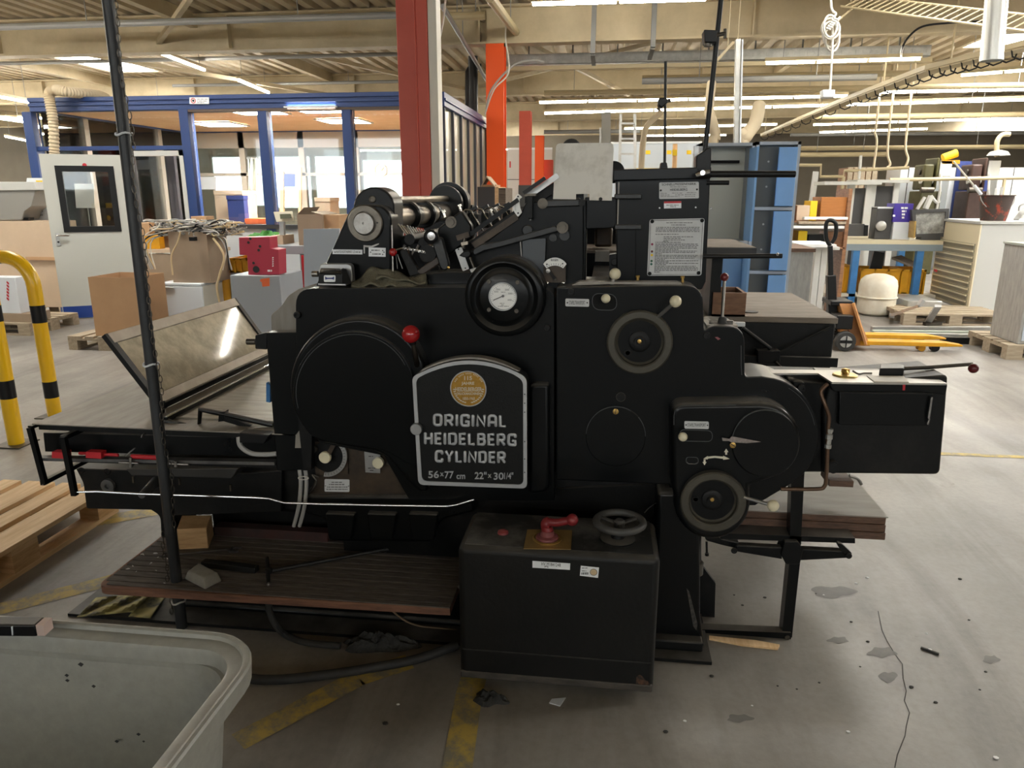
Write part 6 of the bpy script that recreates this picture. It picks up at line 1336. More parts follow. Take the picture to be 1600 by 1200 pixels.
# spanner
t = thing('spanner', 'long open ended steel spanner lying behind the wood block', 'spanner', onstep(330, 862))
zz = V((0, 0, .006)); pts = [onstep(263, 868)+zz, onstep(285, 867)+zz, onstep(355, 860)+zz, onstep(360, 863)+zz]
SPN = mat('dull grey tool steel', (.16, .155, .15), .45, .7, var=.3, vs=30)
obj('shank', MB().tube(pts, .0065, 10, flat=(1.3, .6)), SPN, t)
def jaw(c, ang, r): return [V((c.x+r*math.cos(ang+a), c.y+r*math.sin(ang+a), c.z)) for a in [math.radians(k) for k in range(40, 321, 20)]] + [V((c.x+r*.5*math.cos(ang+a), c.y+r*.5*math.sin(ang+a), c.z)) for a in [math.radians(k) for k in range(300, 59, -20)]]
obj('jaw', MB().ext(jaw(onstep(368, 860), 0, .025), (0, 0, .008)), SPN, t); obj('jaw', MB().ext(jaw(onstep(258, 868), pi, .018), (0, 0, .008)), SPN, t)
# bar and T-handle
DKT = mat('black tool iron', (.03, .03, .029), .5, .5, var=.3, vs=20)
tag(obj('iron_bar', MB().bar(onstep(318, 884)+V((0, 0, .012)), onstep(402, 894)+V((0, 0, .012)), .03, .022), DKT, bev=.002), 'flat black iron bar lying on the step between packet and T wrench', 'bar')
t = thing('t_wrench', 'long black T handled wrench lying across the step', 'wrench', onstep(520, 882))
zz = V((0, 0, .012))
obj('shaft', MB().tube([onstep(421, 897)+zz, onstep(605, 862)+zz], .0075, 10), DKT, t)
obj('socket', MB().tube([onstep(600, 863)+zz, onstep(622, 859)+zz], .013, 12), DKT, t)
obj('cross_bar', MB().tube([onstep(418, 878)+zz*1.3, onstep(420, 918)+zz*1.3], .0075, 10), DKT, t); obj('bar_tip', MB().sph(onstep(420, 919)+zz*1.3, .007, 12), STEEL, t)
obj('collar', MB().sph(onstep(421, 897)+zz*1.1, .014, 14), DKT, t)
for i, (x, y, s) in enumerate([(243, 866, 7), (247, 872, 5), (222, 868, 6), (200, 890, 8), (208, 886, 4), (236, 882, 4), (257, 913, 3), (213, 894, 3), (262, 874, 3), (244, 893, 3), (480, 842, 4)]):
    c = onstep(x, y); rr = random.Random(i); k = s*.0011
    tag(obj('paper_chip', MB().add([c+V((k*math.cos(a)*rr.uniform(.5, 1.6), k*math.sin(a)*rr.uniform(.4, 1.2), rr.uniform(.001, .008))) for a in (0, 1.2, 2.4, 3.6, 5)], [(0, 1, 2, 3, 4)]), PAPER, solid=.001), 'white paper chip scattered on the ribbed step', 'scrap', 'paper chips on the step')
# cloth on the press cover
def cloth(u, v):
    x = 549+u*(668-549); w = .5+.5*math.sin(pi*min(1, u*1.4))
    y = 450 - 4*math.sin(u*5) - v*(10+14*math.sin(pi*u)**.7)
    p = P(x, y, 2.43+v*.07); p.z += .012*math.sin(9*u+5*v)*v+.006*math.sin(23*u+2)
    return p
tag(obj('cloth', MB().grid(36, 12, cloth).grid(24, 8, lambda u, v: P(588+u*78, 438-v*9-4*math.sin(u*6), 2.44+v*.06)+V((0, 0, .006*math.sin(12*u+3*v)))), OLIVE, solid=.006, angle=80), 'olive cloth rag lying on top of the press cover', 'cloth')
# pile board on the lift
t = thing('pile_board', 'thick brown pile board resting on the lift arms at right', 'board', (.75, 2.75, .355))
zt_ = P(1388, 808, 2.52).z
xa_, xb_ = .40, P(1388, 808, 2.52).x; yb_ = 3.05
zb_ = P(1388, 845, 2.52).z
obj('board_top', MB().box(xa_, xb_, 2.52, yb_, zt_-.004, zt_), mat('dusty grey board top', (.33, .31, .275), .75, col2=(.27, .25, .22), vs=4, stretch=(1, 5, 1)), t)
for i in range(3): h = (zt_-.004-zb_)/3; obj('layer', MB().box(xa_, xb_-.002*i, 2.52+.002*i, yb_, zb_+h*i+.001, zb_+h*(i+1)), WOODE, t, bev=.003)
tag(obj('wood_offcut', MB().ext([G(1108, 996), G(1180, 1003), G(1218, 1010), G(1215, 1016), G(1160, 1010), G(1108, 1000)], (0, 0, .008)), PINE), 'raw pine offcut lying under the floor rail of the pile lift', 'offcut')
# scraps under the step
YPM = mat('soiled yellow paper', (.42, .36, .14), .85, col2=(.12, .11, .085), vs=11, lo=.4, hi=.56)
t1 = MB().grid(14, 8, lambda u, v: G(150+u*88-v*30, 934+v*30-u*8, .018+.02*math.sin(u*7+v*3)**2))
tag(obj('soiled_paper', t1, YPM, solid=.002), 'soiled yellow crumpled paper under the step corner', 'paper')
t1 = MB().grid(12, 8, lambda u, v: G(225+u*34-v*24, 929+v*34+u*3, .018+.006*math.sin(u*5+v*4)))
tag(obj('soiled_paper', t1, YPM, solid=.002), 'flat stained paper sheet beside the black base beam', 'paper')
# ================================================================== PALLET, GUARD, TUB
def pallet(lab, loc, rz=0, m=PINE, grp=None):
    """europallet 1.2 x 0.8, boards run along local y"""
    t = thing('pallet', lab, 'pallet', (0, 0, 0), grp)
    x = -.4
    for w in (.145, .10, .145, .10, .145): 
        obj('deck_board', MB().box(x, x+w, -.6, .6, .122, .144), m, t, bev=.002); x += w+.041
    for y in (-.6, -.0725, .455): obj('cross_board', MB().box(-.4, .4, y, y+.145, .100, .122), m, t)
    for xx in (-.4, -.0725, .30):
        w = .145 if xx == -.0725 else .10
        for y in (-.6, -.0725, .455): obj('block', MB().box(xx, xx+w, y, y+.145, .022, .100), PINEX if m is PINE else m, t)
        obj('bottom_board', MB().box(xx, xx+w, -.6, .6, 0, .022), m, t)
    t.location = loc; t.rotation_euler = (0, 0, rz); WLOC[t] = V(loc); return t
q = G(190, 797); pl_ = pallet('raw pine pallet on the floor left of the press delivery', (q.x-.40, q.y-.62, 0))
obj('stamp', fake_lines([(94, 106, 820), (95, 112, 824), (95, 107, 829), (99, 113, 832), (101, 109, 837)], 2.3, 1.4).xf(Matrix.Translation((0, 0, 0))), INK, None) if 0 else None
Q = thing('pallet', 'second raw pine pallet lying farther left behind the first', 'pallet', (-3.32, 2.75, 0)) if 0 else None
def guard(base, left, lab, zt, bands):
    t = thing('impact_guard', lab, 'guard rail', base); r = .046
    pts = [base, V((base.x, base.y, zt-.2))]
    for i in range(1, 9): a = i/8*pi/2; pts.append(V((base.x-.2*(1-math.cos(a)), base.y, zt-.2+.2*math.sin(a))))
    pts.append(V((base.x-left, base.y, zt)))
    obj('tube', MB().tube(pts, r, 24), YEL, t)
    for a, b in bands: obj('black_band', MB().lathe([(r+.0008, a), (r+.0012, b)], (base.x, base.y, 0), (0, 0, 1), 24, cap=False), BLACKP, t)
    obj('black_band', MB().lathe([(r+.0008, 0), (r+.0012, .2)], (base.x-left+.02, base.y, zt), (1, 0, 0), 24, cap=False), BLACKP, t)
    obj('foot_plate', MB().box(base.x-.09, base.x+.09, base.y-.09, base.y+.09, 0, .008), STEELD, t)
    return t
b2 = G(86, 650); zz2 = lambda y: P(70, y, b2.y).z
guard(b2, .42, 'yellow and black bent guard tube nearer the pale grey door', zz2(402), [(zz2(620), zz2(595)), (zz2(504), zz2(477))])
b1 = G(26, 694); zz1 = lambda y: P(20, y, b1.y).z
guard(b1, .6, 'yellow and black guard post at the picture edge beside the pallet', zz1(360), [(zz1(622), zz1(594)), (zz1(503), zz1(478))])
# grey tub at the lower left
tb = thing('grey_tub', 'large empty grey plastic tub, lower left corner', 'tub', (-1.25, .55, 0))
ZR = .755
def loop(x0, x1, y0, y1, r, z, n=9):
    out = []
    for cx, cy, a0 in ((x1-r, y1-r, 0), (x0+r, y1-r, 90), (x0+r, y0+r, 180), (x1-r, y0+r, 270)):
        for i in range(n): a = math.radians(a0+90*i/(n-1)); out.append(V((cx+r*math.cos(a), cy+r*math.sin(a), z)))
    return out
x0, x1, y0, y1 = -1.9, -.592, -.10, 1.145
lv_ = [(.055, .10, -.055), (.020, .30, -.04), (.0, .17, 0) ]
secs = [(.11, .10, .09), (.052, .60, .09), (.046, ZR-.042, .09), (.002, ZR-.038, .115), (0, ZR-.005, .115), (.003, ZR-.001, .112), (.008, ZR, .108), (.013, ZR-.002, .104), (.016, ZR-.009, .10), (.034, ZR-.011, .085), (.040, ZR-.014, .08), (.044, ZR-.024, .075), (.060, .55, .075), (.135, .14, .07)]
rings = [loop(x0+i, x1-i, y0+i, y1-i, r, z) for i, z, r in secs]
n = len(rings[0]); mb = MB(); vs = [p for g in rings for p in g]
fs = [(k*n+j, k*n+(j+1) % n, (k+1)*n+(j+1) % n, (k+1)*n+j) for k in range(len(rings)-1) for j in range(n)]
fs.append(tuple((len(rings)-1)*n+j for j in range(n))); fs.append(tuple(range(n-1, -1, -1)))
obj('tub_body', mb.add(vs, fs), GREYTUB, tb, angle=32)
for x in (x0+.2, x1-.2):
    for y in (y0+.2, y1-.2): obj('caster', MB().cyl((x-.02, y, .05), (x+.02, y, .05), .05, n=20).box(x-.03, x+.03, y-.03, y+.03, .08, .12), RUBBER, tb)
mb = MB()
for x, y, s in ((127, 1038, 4), (105, 1055, 3), (106, 1063, 3), (147, 1072, 3), (217, 1147, 3), (225, 1158, 2), (183, 1158, 3)):
    d = ray(x, y); yy = y1-.068; c = CP+d*(yy/d.y); 
    k = s*.0012; mb.add([c+V((-k*1.4, -.001, 0)), c+V((0, -.001, -k)), c+V((k*1.3, -.001, k*.3)), c+V((0, -.001, k*1.1))], [(0, 1, 2, 3)])
obj('scuff', mb, INK, tb)
t = thing('black_bar_tool', 'black plastic bar with pale end lying on the tub rim', 'bar', G(35, 975, ZR))
a_, b_ = G(-60, 978, ZR+.012), G(64, 979, ZR+.012)
obj('bar', MB().bar(a_, b_, .03, .024), BLACKP, t, bev=.003); d = (b_-a_).normalized()
obj('end_cap', MB().bar(b_, b_+d*.014, .026, .022), mat('pinkish end grain', (.50, .38, .33), .7), t); obj('mark', MB().bar(a_.lerp(b_, .72)+V((0, -.0155, -.008)), a_.lerp(b_, .73)+V((0, -.0155, .010)), .002, .003), WHITEP, t)
# crumbs on the concrete
rr = random.Random(12)
for i, (x, y) in enumerate([(1356, 1003), (1453, 1016), (1448, 990), (1514, 969), (1424, 1074), (1462, 1098), (1531, 1078), (1280, 1067), (1215, 1072), (1344, 1042), (1540, 1050), (1556, 1185), (1245, 1077), (1325, 1144), (1230, 906), (1275, 928), (1287, 930), (1338, 912), (1355, 903), (1147, 930), (1160, 946), (1195, 934), (1070, 1127), (1040, 1144), (602, 1131), (622, 1101), (1112, 1057), (1175, 1103), (1330, 972), (1500, 905)]):
    c = G(x, y); k = rr.uniform(.003, .008)
    w = rr.random() < .4
    tag(obj('crumb', MB().sph(c+V((0, 0, k*.3)), k, 6, (1.3, 1, .4)), PAPER if w else GRIME), 'white plaster crumb on the bare concrete floor' if w else 'dark dirt crumb on the bare concrete floor', 'crumb', 'white crumbs on the floor' if w else 'dark crumbs on the floor')
tag(obj('splinter', MB().bar(G(1439, 1012, .004), G(1467, 1022, .004), .008, .006), GRIME), 'dark splinter lying on the floor beside the crack', 'splinter')
# ================================================================== BEHIND THE PRESS, RIGHT
# wooden-topped table
YA = 3.62; zt = P(1310, 497, YA).z; xb = P(1310, 497, YA).x; xa = .46; YB2 = 4.55
t = thing('feeder_table', 'black steel table with worn wooden top behind the press at right', 'table', ((xa+xb)/2, 4.0, 0))
obj('table_top', MB().box(xa, xb, YA, YB2, zt-.028, zt), WOODTOP, t, bev=.003)
obj('apron', MB().box(xa+.02, xb+.0, YA+.03, YB2-.03, zt-.30, zt-.028), BLACKD, t, bev=.01)
obj('shelf_rail', MB().bar((xa, YA-.02, P(1250, 563, YA).z), (xb+.01, YA-.02, P(1250, 563, YA).z), .03, .045), BLACK, t, bev=.002)
obj('lower_body', MB().box(xa+.05, xb-.03, YA+.08, YB2-.1, .08, zt-.33), BLACKD, t)
for x in (xa+.06, xb-.06):
    for y in (YA+.06, YB2-.06): obj('leg', MB().box(x-.03, x+.03, y-.03, y+.03, 0, zt-.3), BLACKD, t)
obj('gear_box', plate([(1184, 548), (1219, 548), (1219, 568), (1184, 568)], YA-.06, .06), BLACK, t, bev=.003)
obj('strut', MB().cyl(P(1160, 512, YA-.03), P(1204, 545, YA-.05), .010, n=10).cyl(P(1212, 566, YA-.07), P(1224, 578, YA-.1), .008, n=8).cyl(P(1219, 550, YA-.02), P(1300, 510, YA), .006, n=8), BLACKD, t)
# wooden tray box on it
t = thing('wooden_box', 'open brown wooden box on the wooden topped table', 'box', G(1130, 490, zt))
Yx = G(1112, 494, zt).y; a = P(1112, 494, Yx); b = P(1164, 493, Yx); h = (P(1164, 458, Yx).z-zt)*1.0; dpt = .24; th = .014
fx0, fx1 = a.x, b.x
obj('box_side', MB().box(fx0, fx1, Yx, Yx+th, zt, zt+h), WOODBOX, t); obj('box_side', MB().box(fx0, fx1, Yx+dpt-th, Yx+dpt, zt, zt+h), WOODBOX, t)
obj('box_side', MB().box(fx0, fx0+th, Yx+th, Yx+dpt-th, zt, zt+h), WOODBOX, t); obj('box_side', MB().box(fx1-th, fx1, Yx+th, Yx+dpt-th, zt, zt+h), WOODBOX, t); obj('box_floor', MB().box(fx0, fx1, Yx, Yx+dpt, zt, zt+.01), WOODBOX, t)
t.location = t.location; t.rotation_euler = (0, 0, 0)
tag(obj('metal_disc', MB().lathe([(.035, 0), (.035, .005), (.001, .005)], G(1173, 488, zt), (0, 0, 1), 24), STEELD), 'dark metal disc lying right of the open wooden box', 'disc')
# board on the far side of the feeder
t = thing('feed_board', 'pale wooden feeder board behind the instruction plate', 'board', P(1140, 380, 3.3))
zz = P(1150, 388, 3.3).z; xr2 = P(1187, 388, 3.3).x
obj('board', MB().box(-.2, xr2, 3.38, 4.0, zz-.02, zz), WOODTOP, t, bev=.002); obj('edge', MB().box(-.2, xr2, 3.36, 3.38, zz-.035, zz-.002), DARKG, t)
for x in (.1, .5): obj('support_arm', MB().box(x, x+.05, 3.62, 4.0, zt, zz-.02), BLACKD, t)
# lockers
YL = 6.4
def locker(lab, xpx0, xpx1, ytop, split, door_frac):
    x0, x1 = P(xpx0, 300, YL).x, P(xpx1, 300, YL).x; z1 = P((xpx0+xpx1)/2, ytop, YL).z
    t = thing('locker', lab, 'locker', ((x0+x1)/2, YL+.25, 0), 'blue lockers'); w = .025
    obj('carcass', MB().box(x0, x0+w, YL, YL+.5, 0, z1).box(x1-w, x1, YL, YL+.5, 0, z1).box(x0, x1, YL, YL+.5, z1-w, z1).box(x0, x1, YL, YL+.5, 0, .08), LOCKF, t)
    obj('back_panel', MB().box(x0+w, x1-w, YL+(.12 if door_frac > .5 else .30), YL+.5, .08, z1-w), LOCKD if door_frac > .5 else LOCKG, t)
    zs_ = [z1-w]+[P((xpx0+xpx1)/2, s, YL).z for s in split]+[.08]
    for i in range(len(zs_)-1):
        a, b = zs_[i+1], zs_[i]
        if i: obj('shelf', MB().box(x0+w, x1-w, YL, YL+(.12 if door_frac > .5 else .3), b-.012, b+.012), LOCKF, t)
        if door_frac > .5: obj('door', MB().box(x0+w+(x1-x0)*.44, x1-w, YL-.018, YL, a+.02, b-.02), BLUEL, t, bev=.003)
        else:
            d = obj('door', MB().bar((x1-w, YL-.25, (a+b)/2), (x1-w-.01, YL, (a+b)/2), .018, b-a-.04), BLUEL, t)
    mb = MB()
    for i in range(len(zs_)-1):
        for f in (.35, .75): mb.cyl((x0+w+(x1-x0)*.30, YL+(.115 if door_frac > .5 else .29), zs_[i+1]+(zs_[i]-zs_[i+1])*f), (x0+w+(x1-x0)*.30, YL+(.12 if door_frac > .5 else .30), zs_[i+1]+(zs_[i]-zs_[i+1])*f), .008, n=8)
    obj('rivet', mb, ALU, t)
    if door_frac < .5: obj('hang_rail', MB().cyl((x0+w, YL+.2, z1-.14), (x1-w-.06, YL+.2, z1-.14), .012, n=8), BLACKP, t)
    return t
lk_ = locker('open grey lined locker behind the press tower, door swung out', 1090, 1175, 223, [378], .3)
locker('blue doored locker to the right, dark strips between its doors', 1176, 1245, 221, [326, 426], .6)
obj('door', plate([(1122, 402), (1160, 402), (1156, 470), (1121, 470)], YL-.05, .02), BLUEL, lk_, bev=.003); obj('dark_panel', plate([(1100, 404), (1121, 404), (1120, 470), (1098, 470)], YL-.045, .02), LOCKD, lk_)
# weathered grey cabinet beside the lockers
t = thing('grey_cabinet', 'weathered grey panel cabinet just right of the blue lockers', 'cabinet', (P(1255, 470, 6.6).x, 6.9, 0))
a, b = P(1228, 390, 6.6), P(1272, 390, 6.6); zc = P(1250, 388, 6.6).z
obj('body', MB().box(a.x, b.x, 6.6, 7.2, 0, zc-.03), CONC, t, bev=.004); obj('top', MB().box(a.x-.01, b.x+.01, 6.58, 7.22, zc-.03, zc), WOODE, t)
# pallet truck
def pt(x, y, z=0): return G(x, y, z)
t = thing('pallet_truck', 'yellow hand pallet truck parked on the floor right of the table', 'pallet truck', G(1400, 545))
f0, f1 = G(1352, 546), G(1507, 541)
YT_ = 7.75; xa, xb = P(1360, 540, YT_).x, P(1507, 540, YT_).x
for i, y in enumerate((YT_, YT_+.38)):
    f = obj('fork', MB().hexa([V(p) for p in [(xa-.1, y, .06), (xb-.18, y, .06), (xb-.18, y+.15, .06), (xa-.1, y+.15, .06), (xa-.1, y, .10), (xb-.18, y, .10), (xb-.18, y+.15, .10), (xa-.1, y+.15, .10)]]).hexa([V(p) for p in [(xb-.18, y, .06), (xb, y+.03, .06), (xb, y+.12, .06), (xb-.18, y+.15, .06), (xb-.18, y, .10), (xb, y+.03, .075), (xb, y+.12, .075), (xb-.18, y+.15, .10)]]), YELC, t, bev=.004)
    obj('fork_roller', MB().cyl((xb-.25, y+.04, .04), (xb-.25, y+.11, .04), .04, n=18), BLACKP, f); obj('fork_roller', MB().cyl((xb-.38, y+.04, .035), (xb-.38, y+.11, .035), .035, n=18), YELC, f)
ORT = mat('rusty orange truck paint', (.55, .24, .05), .55, col2=(.34, .16, .07), vs=8)
obj('chassis', MB().hexa([V(p) for p in [(xa-.16, YT_, .05), (xa, YT_, .05), (xa, YT_+.53, .05), (xa-.16, YT_+.53, .05), (xa-.32, YT_+.1, .47), (xa-.18, YT_+.1, .47), (xa-.18, YT_+.43, .47), (xa-.32, YT_+.43, .47)]]), ORT, t, bev=.006)
obj('front_plate', MB().bar((xa-.05, YT_-.02, .07), (xa-.20, YT_+.04, .48), .10, .02), ORT, t)
obj('head_block', MB().box(xa-.36, xa-.2, YT_-.02, YT_+.4, .22, .36).box(xa-.40, xa-.18, YT_+.1, YT_+.43, .44, .49), BLACKP, t, bev=.01)
for y in (YT_-.06, YT_+.50): 
    w_ = obj('steer_wheel', MB().cyl((xa-.26, y, .10), (xa-.26, y+.07, .10), .10, n=28), RUBBER, t, bev=.006); obj('wheel_rim', MB().cyl((xa-.26, y-.004, .10), (xa-.26, y+.03, .10), .060, n=24), GALV, w_)
    obj('spoke', MB().bar((xa-.32, y-.007, .10), (xa-.20, y-.007, .10), .006, .03).bar((xa-.26, y-.007, .04), (xa-.26, y-.007, .16), .006, .03), BLACKP, w_)
hb = P(1300, 498, YT_+.25); ht = P(1297, 384, YT_+.25)
h = obj('draw_bar', MB().bar(hb, P(1298, 430, YT_+.25), .085, .085).bar(P(1298, 430, YT_+.25), ht, .045, .045), BLACKP, t, bev=.006)
obj('grip_loop', MB().tube(bez([ht, P(1291, 372, YT_+.25), P(1291, 350, YT_+.25), P(1297, 344, YT_+.25), P(1306, 350, YT_+.25), P(1305, 370, YT_+.25), P(1299, 380, YT_+.25)], 5), .020, 10), BLACKP, h)
obj('knuckle', MB().bar(P(1291, 497, YT_+.22), P(1308, 494, YT_+.22), .05, .03).cyl(P(1301, 500, YT_+.25), V((xa-.34, YT_+.27, .3)), .035, n=12), STEELD, t)
obj('tie_rod', MB().cyl((xa-.45, YT_+.05, .17), (xa-.1, YT_+.05, .15), .02, n=10), BLACKP, t)
# profile bars lying behind the truck
for i, (x0_, y0_, x1_, y1_, r, m_, lab) in enumerate([(1362, 514, 1545, 514, .03, ALU, 'bright aluminium bar on the floor, farthest of the bundle'), (1362, 519, 1545, 521, .025, GREEN and mat('pale green bar', (.50, .55, .47), .5), 'pale green bar on the floor behind the pallet truck'), (1366, 523, 1520, 526, .03, GALV, 'perforated galvanised bar on the floor, nearest of the bundle'), (1470, 531, 1545, 533, .035, BLACKP, 'black bar on the floor beyond the fork tips')]):
    a, b = G(x0_, y0_, r), G(x1_, y1_, r); o = tag(obj('metal_bar', MB().bar(a, b, r*2, r*2), m_, bev=.003), lab, 'bar', 'metal bars on the floor')
# blue bench with shelf
YBn = 11.0
t = thing('blue_bench', 'blue legged work bench with lower shelf behind the white tank', 'bench', (P(1390, 450, YBn).x, YBn+.5, 0))
xa, xb = P(1300, 372, YBn).x, P(1475, 372, YBn).x; zb = P(1390, 376, YBn).z; zs2 = P(1390, 460, YBn).z
obj('bench_top', MB().box(xa, xb, YBn, YBn+1.3, zb-.05, zb), mat('cream bench top', (.62, .55, .38), .6), t); obj('front_rail', MB().box(xa, xb, YBn-.01, YBn+.03, zb-.14, zb-.05), mat('faded blue grey rail', (.22, .27, .30), .5), t)
obj('shelf', MB().box(xa, xb, YBn, YBn+1.2, zs2-.04, zs2), mat('cream bench shelf', (.58, .55, .46), .6), t)
for x, y in ((P(1338, 400, YBn).x, YBn), (P(1306, 400, YBn).x, YBn+1.2), (P(1438, 400, YBn).x, YBn), (P(1462, 400, YBn).x, YBn+1.2)): obj('leg', MB().box(x-.045, x+.045, y, y+.08, 0, zb-.05), BLUEB, t)
def crate(lab, x0_, x1_, y0_, Y, d, zb_, m=YELC, grp='yellow crates'):
    a, b = P(x0_, y0_, Y), P(x1_, y0_, Y); z1_ = a.z; t = thing('plastic_crate', lab, 'crate', ((a.x+b.x)/2, Y+d/2, zb_), grp); w = .02
    obj('crate_body', MB().box(a.x, b.x, Y, Y+w, zb_, z1_).box(a.x, b.x, Y+d-w, Y+d, zb_, z1_).box(a.x, a.x+w, Y, Y+d, zb_, z1_).box(b.x-w, b.x, Y, Y+d, zb_, z1_).box(a.x, b.x, Y, Y+d, zb_, zb_+w), m, t)
    mb = MB().box(a.x-.015, b.x+.015, Y-.015, Y, z1_-.03, z1_)
    for f in (0, .33, .66, 1): x = a.x+(b.x-a.x)*f; mb.box(x-.012, x+.012, Y-.015, Y, zb_, z1_)
    obj('rib', mb, m, t); return t
crate('yellow crate on the blue bench shelf, left of the blue leg', 1316, 1336, 416, YBn+.12, .5, zs2); crate('yellow crate on the blue bench shelf behind the tank top', 1347, 1410, 420, YBn+.12, .5, zs2); crate('yellow crate on the blue bench shelf, right of the tank', 1411, 1446, 421, YBn+.1, .5, zs2)
tag(slab('keyboard_case', [(1355, 436), (1375, 440), (1382, 395), (1366, 392)], YBn+.3, .04, BLACKP), 'black flat case leaning out of the yellow crate', 'case')
tag(obj('grate_panel', MB().hexa([P(1393, 405, YBn+.2), P(1420, 416, YBn+.1), P(1436, 416, YBn+.1), P(1408, 402, YBn+.4)]+[p+V((0, 0, .03)) for p in (P(1393, 405, YBn+.2), P(1420, 416, YBn+.1), P(1436, 416, YBn+.1), P(1408, 402, YBn+.4))]), mat('brown grate', (.16, .13, .10), .6)), 'brown slatted panel lying across the right yellow crate', 'panel')
# white tank
Yt = G(1379, 496).y; cx = P(1379, 480, Yt).x; R_ = px(31, 1379, 470, Yt); zt1 = P(1379, 431, Yt).z
t = thing('white_tank', 'chalky white domed tank standing behind the pallet truck', 'tank', (cx, Yt+R_, 0))
obj('tank_shell', MB().lathe([(R_*.7, .0), (R_*.9, .03), (R_*.97, .08), (R_*.97, zt1*.42), (R_*1.03, zt1*.43), (R_*1.03, zt1*.455), (R_*.97, zt1*.465), (R_*.97, zt1*.72), (R_*.9, zt1*.86), (R_*.7, zt1*.95), (R_*.35, zt1), (.001, zt1)], (cx, Yt+R_, 0), (0, 0, 1), 36), TANKW, t)
obj('seam', MB().lathe([(R_*1.04, zt1*.435), (R_*1.04, zt1*.45)], (cx, Yt+R_, 0), (0, 0, 1), 36, cap=False), TANKW, t)
# low frame heap between tank and cabinet
t = thing('steel_bracket', 'bent aluminium bracket lying right of the white tank', 'bracket', G(1425, 500))
obj('arm', MB().bar(G(1394, 492, .25), G(1436, 478, .38), .06, .03).bar(G(1436, 478, .38), G(1442, 468, .45), .08, .03), ALU, t); obj('foot', MB().bar(G(1394, 496, .0), G(1394, 492, .25), .05, .03), ALU, t)
t = thing('steel_bracket', 'second bracket leaning on the flat pallet by the drawer cabinet', 'bracket', G(1460, 500))
obj('arm', MB().bar(G(1450, 503, .05), G(1466, 478, .30), .07, .03), ALU, t); obj('foot', MB().bar(G(1444, 506, .03), G(1470, 505, .03), .05, .04), STEELD, t)
tag(obj('roller_conveyor', MB().box(*sorted([G(1405, 492).x, G(1455, 492).x]), G(1405, 496).y, G(1405, 485).y, .12, .22), GALV, bev=.01), 'low galvanised roller frame right of the white tank', 'frame')
pallet('flat pallet holding brackets under the drawer cabinet front', V((G(1465, 504).x+.1, G(1440, 504).y+.18, -.0)), pi/2, PINEG)
# drawer cabinet
A_, B_ = G(1452, 474), G(1512, 496); dv = (B_-A_); L_ = .95; dv = V((dv.x, dv.y, 0)).normalized()
rz = math.atan2(dv.y, dv.x); ztop_ = P(1537, 350, B_.y).z
dc = thing('drawer_cabinet', 'tall cream plan drawer cabinet with ten drawers under the bucket', 'cabinet', (0, 0, 0))
Wd, Dd = (B_-A_).length, 1.3
obj('body', MB().box(-Wd, 0, .0, Dd, .08, ztop_), WGREY, dc, bev=.004); obj('face_frame', MB().box(-Wd, 0, -.015, 0, .10, ztop_-.01), BEIGE, dc); obj('top', MB().box(-Wd-.02, .02, -.03, Dd+.02, ztop_, ztop_+.03), WGREY, dc)
for i in range(10):
    za = .14+i*(ztop_-.38)/10; hh = (ztop_-.38)/10
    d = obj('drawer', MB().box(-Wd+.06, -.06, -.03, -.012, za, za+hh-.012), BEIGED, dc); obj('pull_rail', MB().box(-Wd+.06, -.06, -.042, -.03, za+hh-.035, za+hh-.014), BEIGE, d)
obj('yellow_label', MB().box(-Wd+.12, -Wd+.26, -.046, -.040, .14+8.35*(ztop_-.38)/10, .14+8.85*(ztop_-.38)/10), YELP, dc); obj('red_label', MB().box(-Wd+.12, -Wd+.22, -.046, -.040, .14+4.2*(ztop_-.38)/10, .14+4.6*(ztop_-.38)/10), RED, dc)
for x, y in ((-Wd+.05, .05), (-.05, .05), (-Wd+.05, Dd-.05), (-.05, Dd-.05)): obj('foot', MB().box(x-.04, x+.04, y-.04, y+.04, 0, .08), STEELD, dc)
dc.location = (B_.x, B_.y, 0); dc.rotation_euler = (0, 0, rz)
# bucket with tools on it
Yb = B_.y+.35; zc = ztop_+.03; c = V((P(1552, 340, Yb).x, Yb, zc)); Rb = px(26, 1552, 320, Yb); Hb = px(42, 1552, 320, Yb)
t = thing('bucket', 'paint stained black bucket full of tools on the drawer cabinet', 'bucket', c)
obj('pail', MB().lathe([(Rb*.72, 0), (Rb*.98, Hb*.96), (Rb*1.05, Hb*.97), (Rb*1.05, Hb), (Rb*.95, Hb), (Rb*.7, .02), (.001, .02)], c, (0, 0, 1), 32), BUCKET, t)
obj('bail', MB().tube([c+V((Rb*1.03*math.cos(a), -Rb*.5*math.sin(a)-.02, Hb*.95-.18*math.sin(a))) for a in [pi*i/12 for i in range(13)]], .006, 6), GALV, t)
tl = thing('broom_handle', 'slanting pole rising from the tool bucket towards the hall', 'pole', c+V((-Rb*.6, 0, .1)))
obj('handle', MB().cyl(P(1533, 304, Yb), P(1490, 252, Yb+.3), .012, n=8), CABLEW, tl); obj('tip', MB().cyl(P(1533, 304, Yb), P(1522, 290, Yb), .022, n=8), WHITEP, tl)
for i, (x, y, lab) in enumerate([(1545, 296, 'left'), (1556, 294, 'middle'), (1566, 292, 'right')]): tag(obj('hand_tool', MB().bar(c+V((-.05+.05*i, 0, .02)), P(x, y, Yb), .03, .02), PALEM), 'pale tool handle sticking out of the bucket, %s of three' % lab, 'tool', 'tools in the bucket')
tag(obj('metal_bowl_arm', MB().bar(V((P(1575, 340, Yb).x, Yb-.2, zc+.02)), P(1602, 326, Yb), .06, .02).tube(bez([P(1592, 330, Yb), P(1594, 322, Yb), P(1604, 318, Yb)]), .012, 8), ALU), 'bright metal bracket lying on the cabinet top at the picture edge', 'bracket')
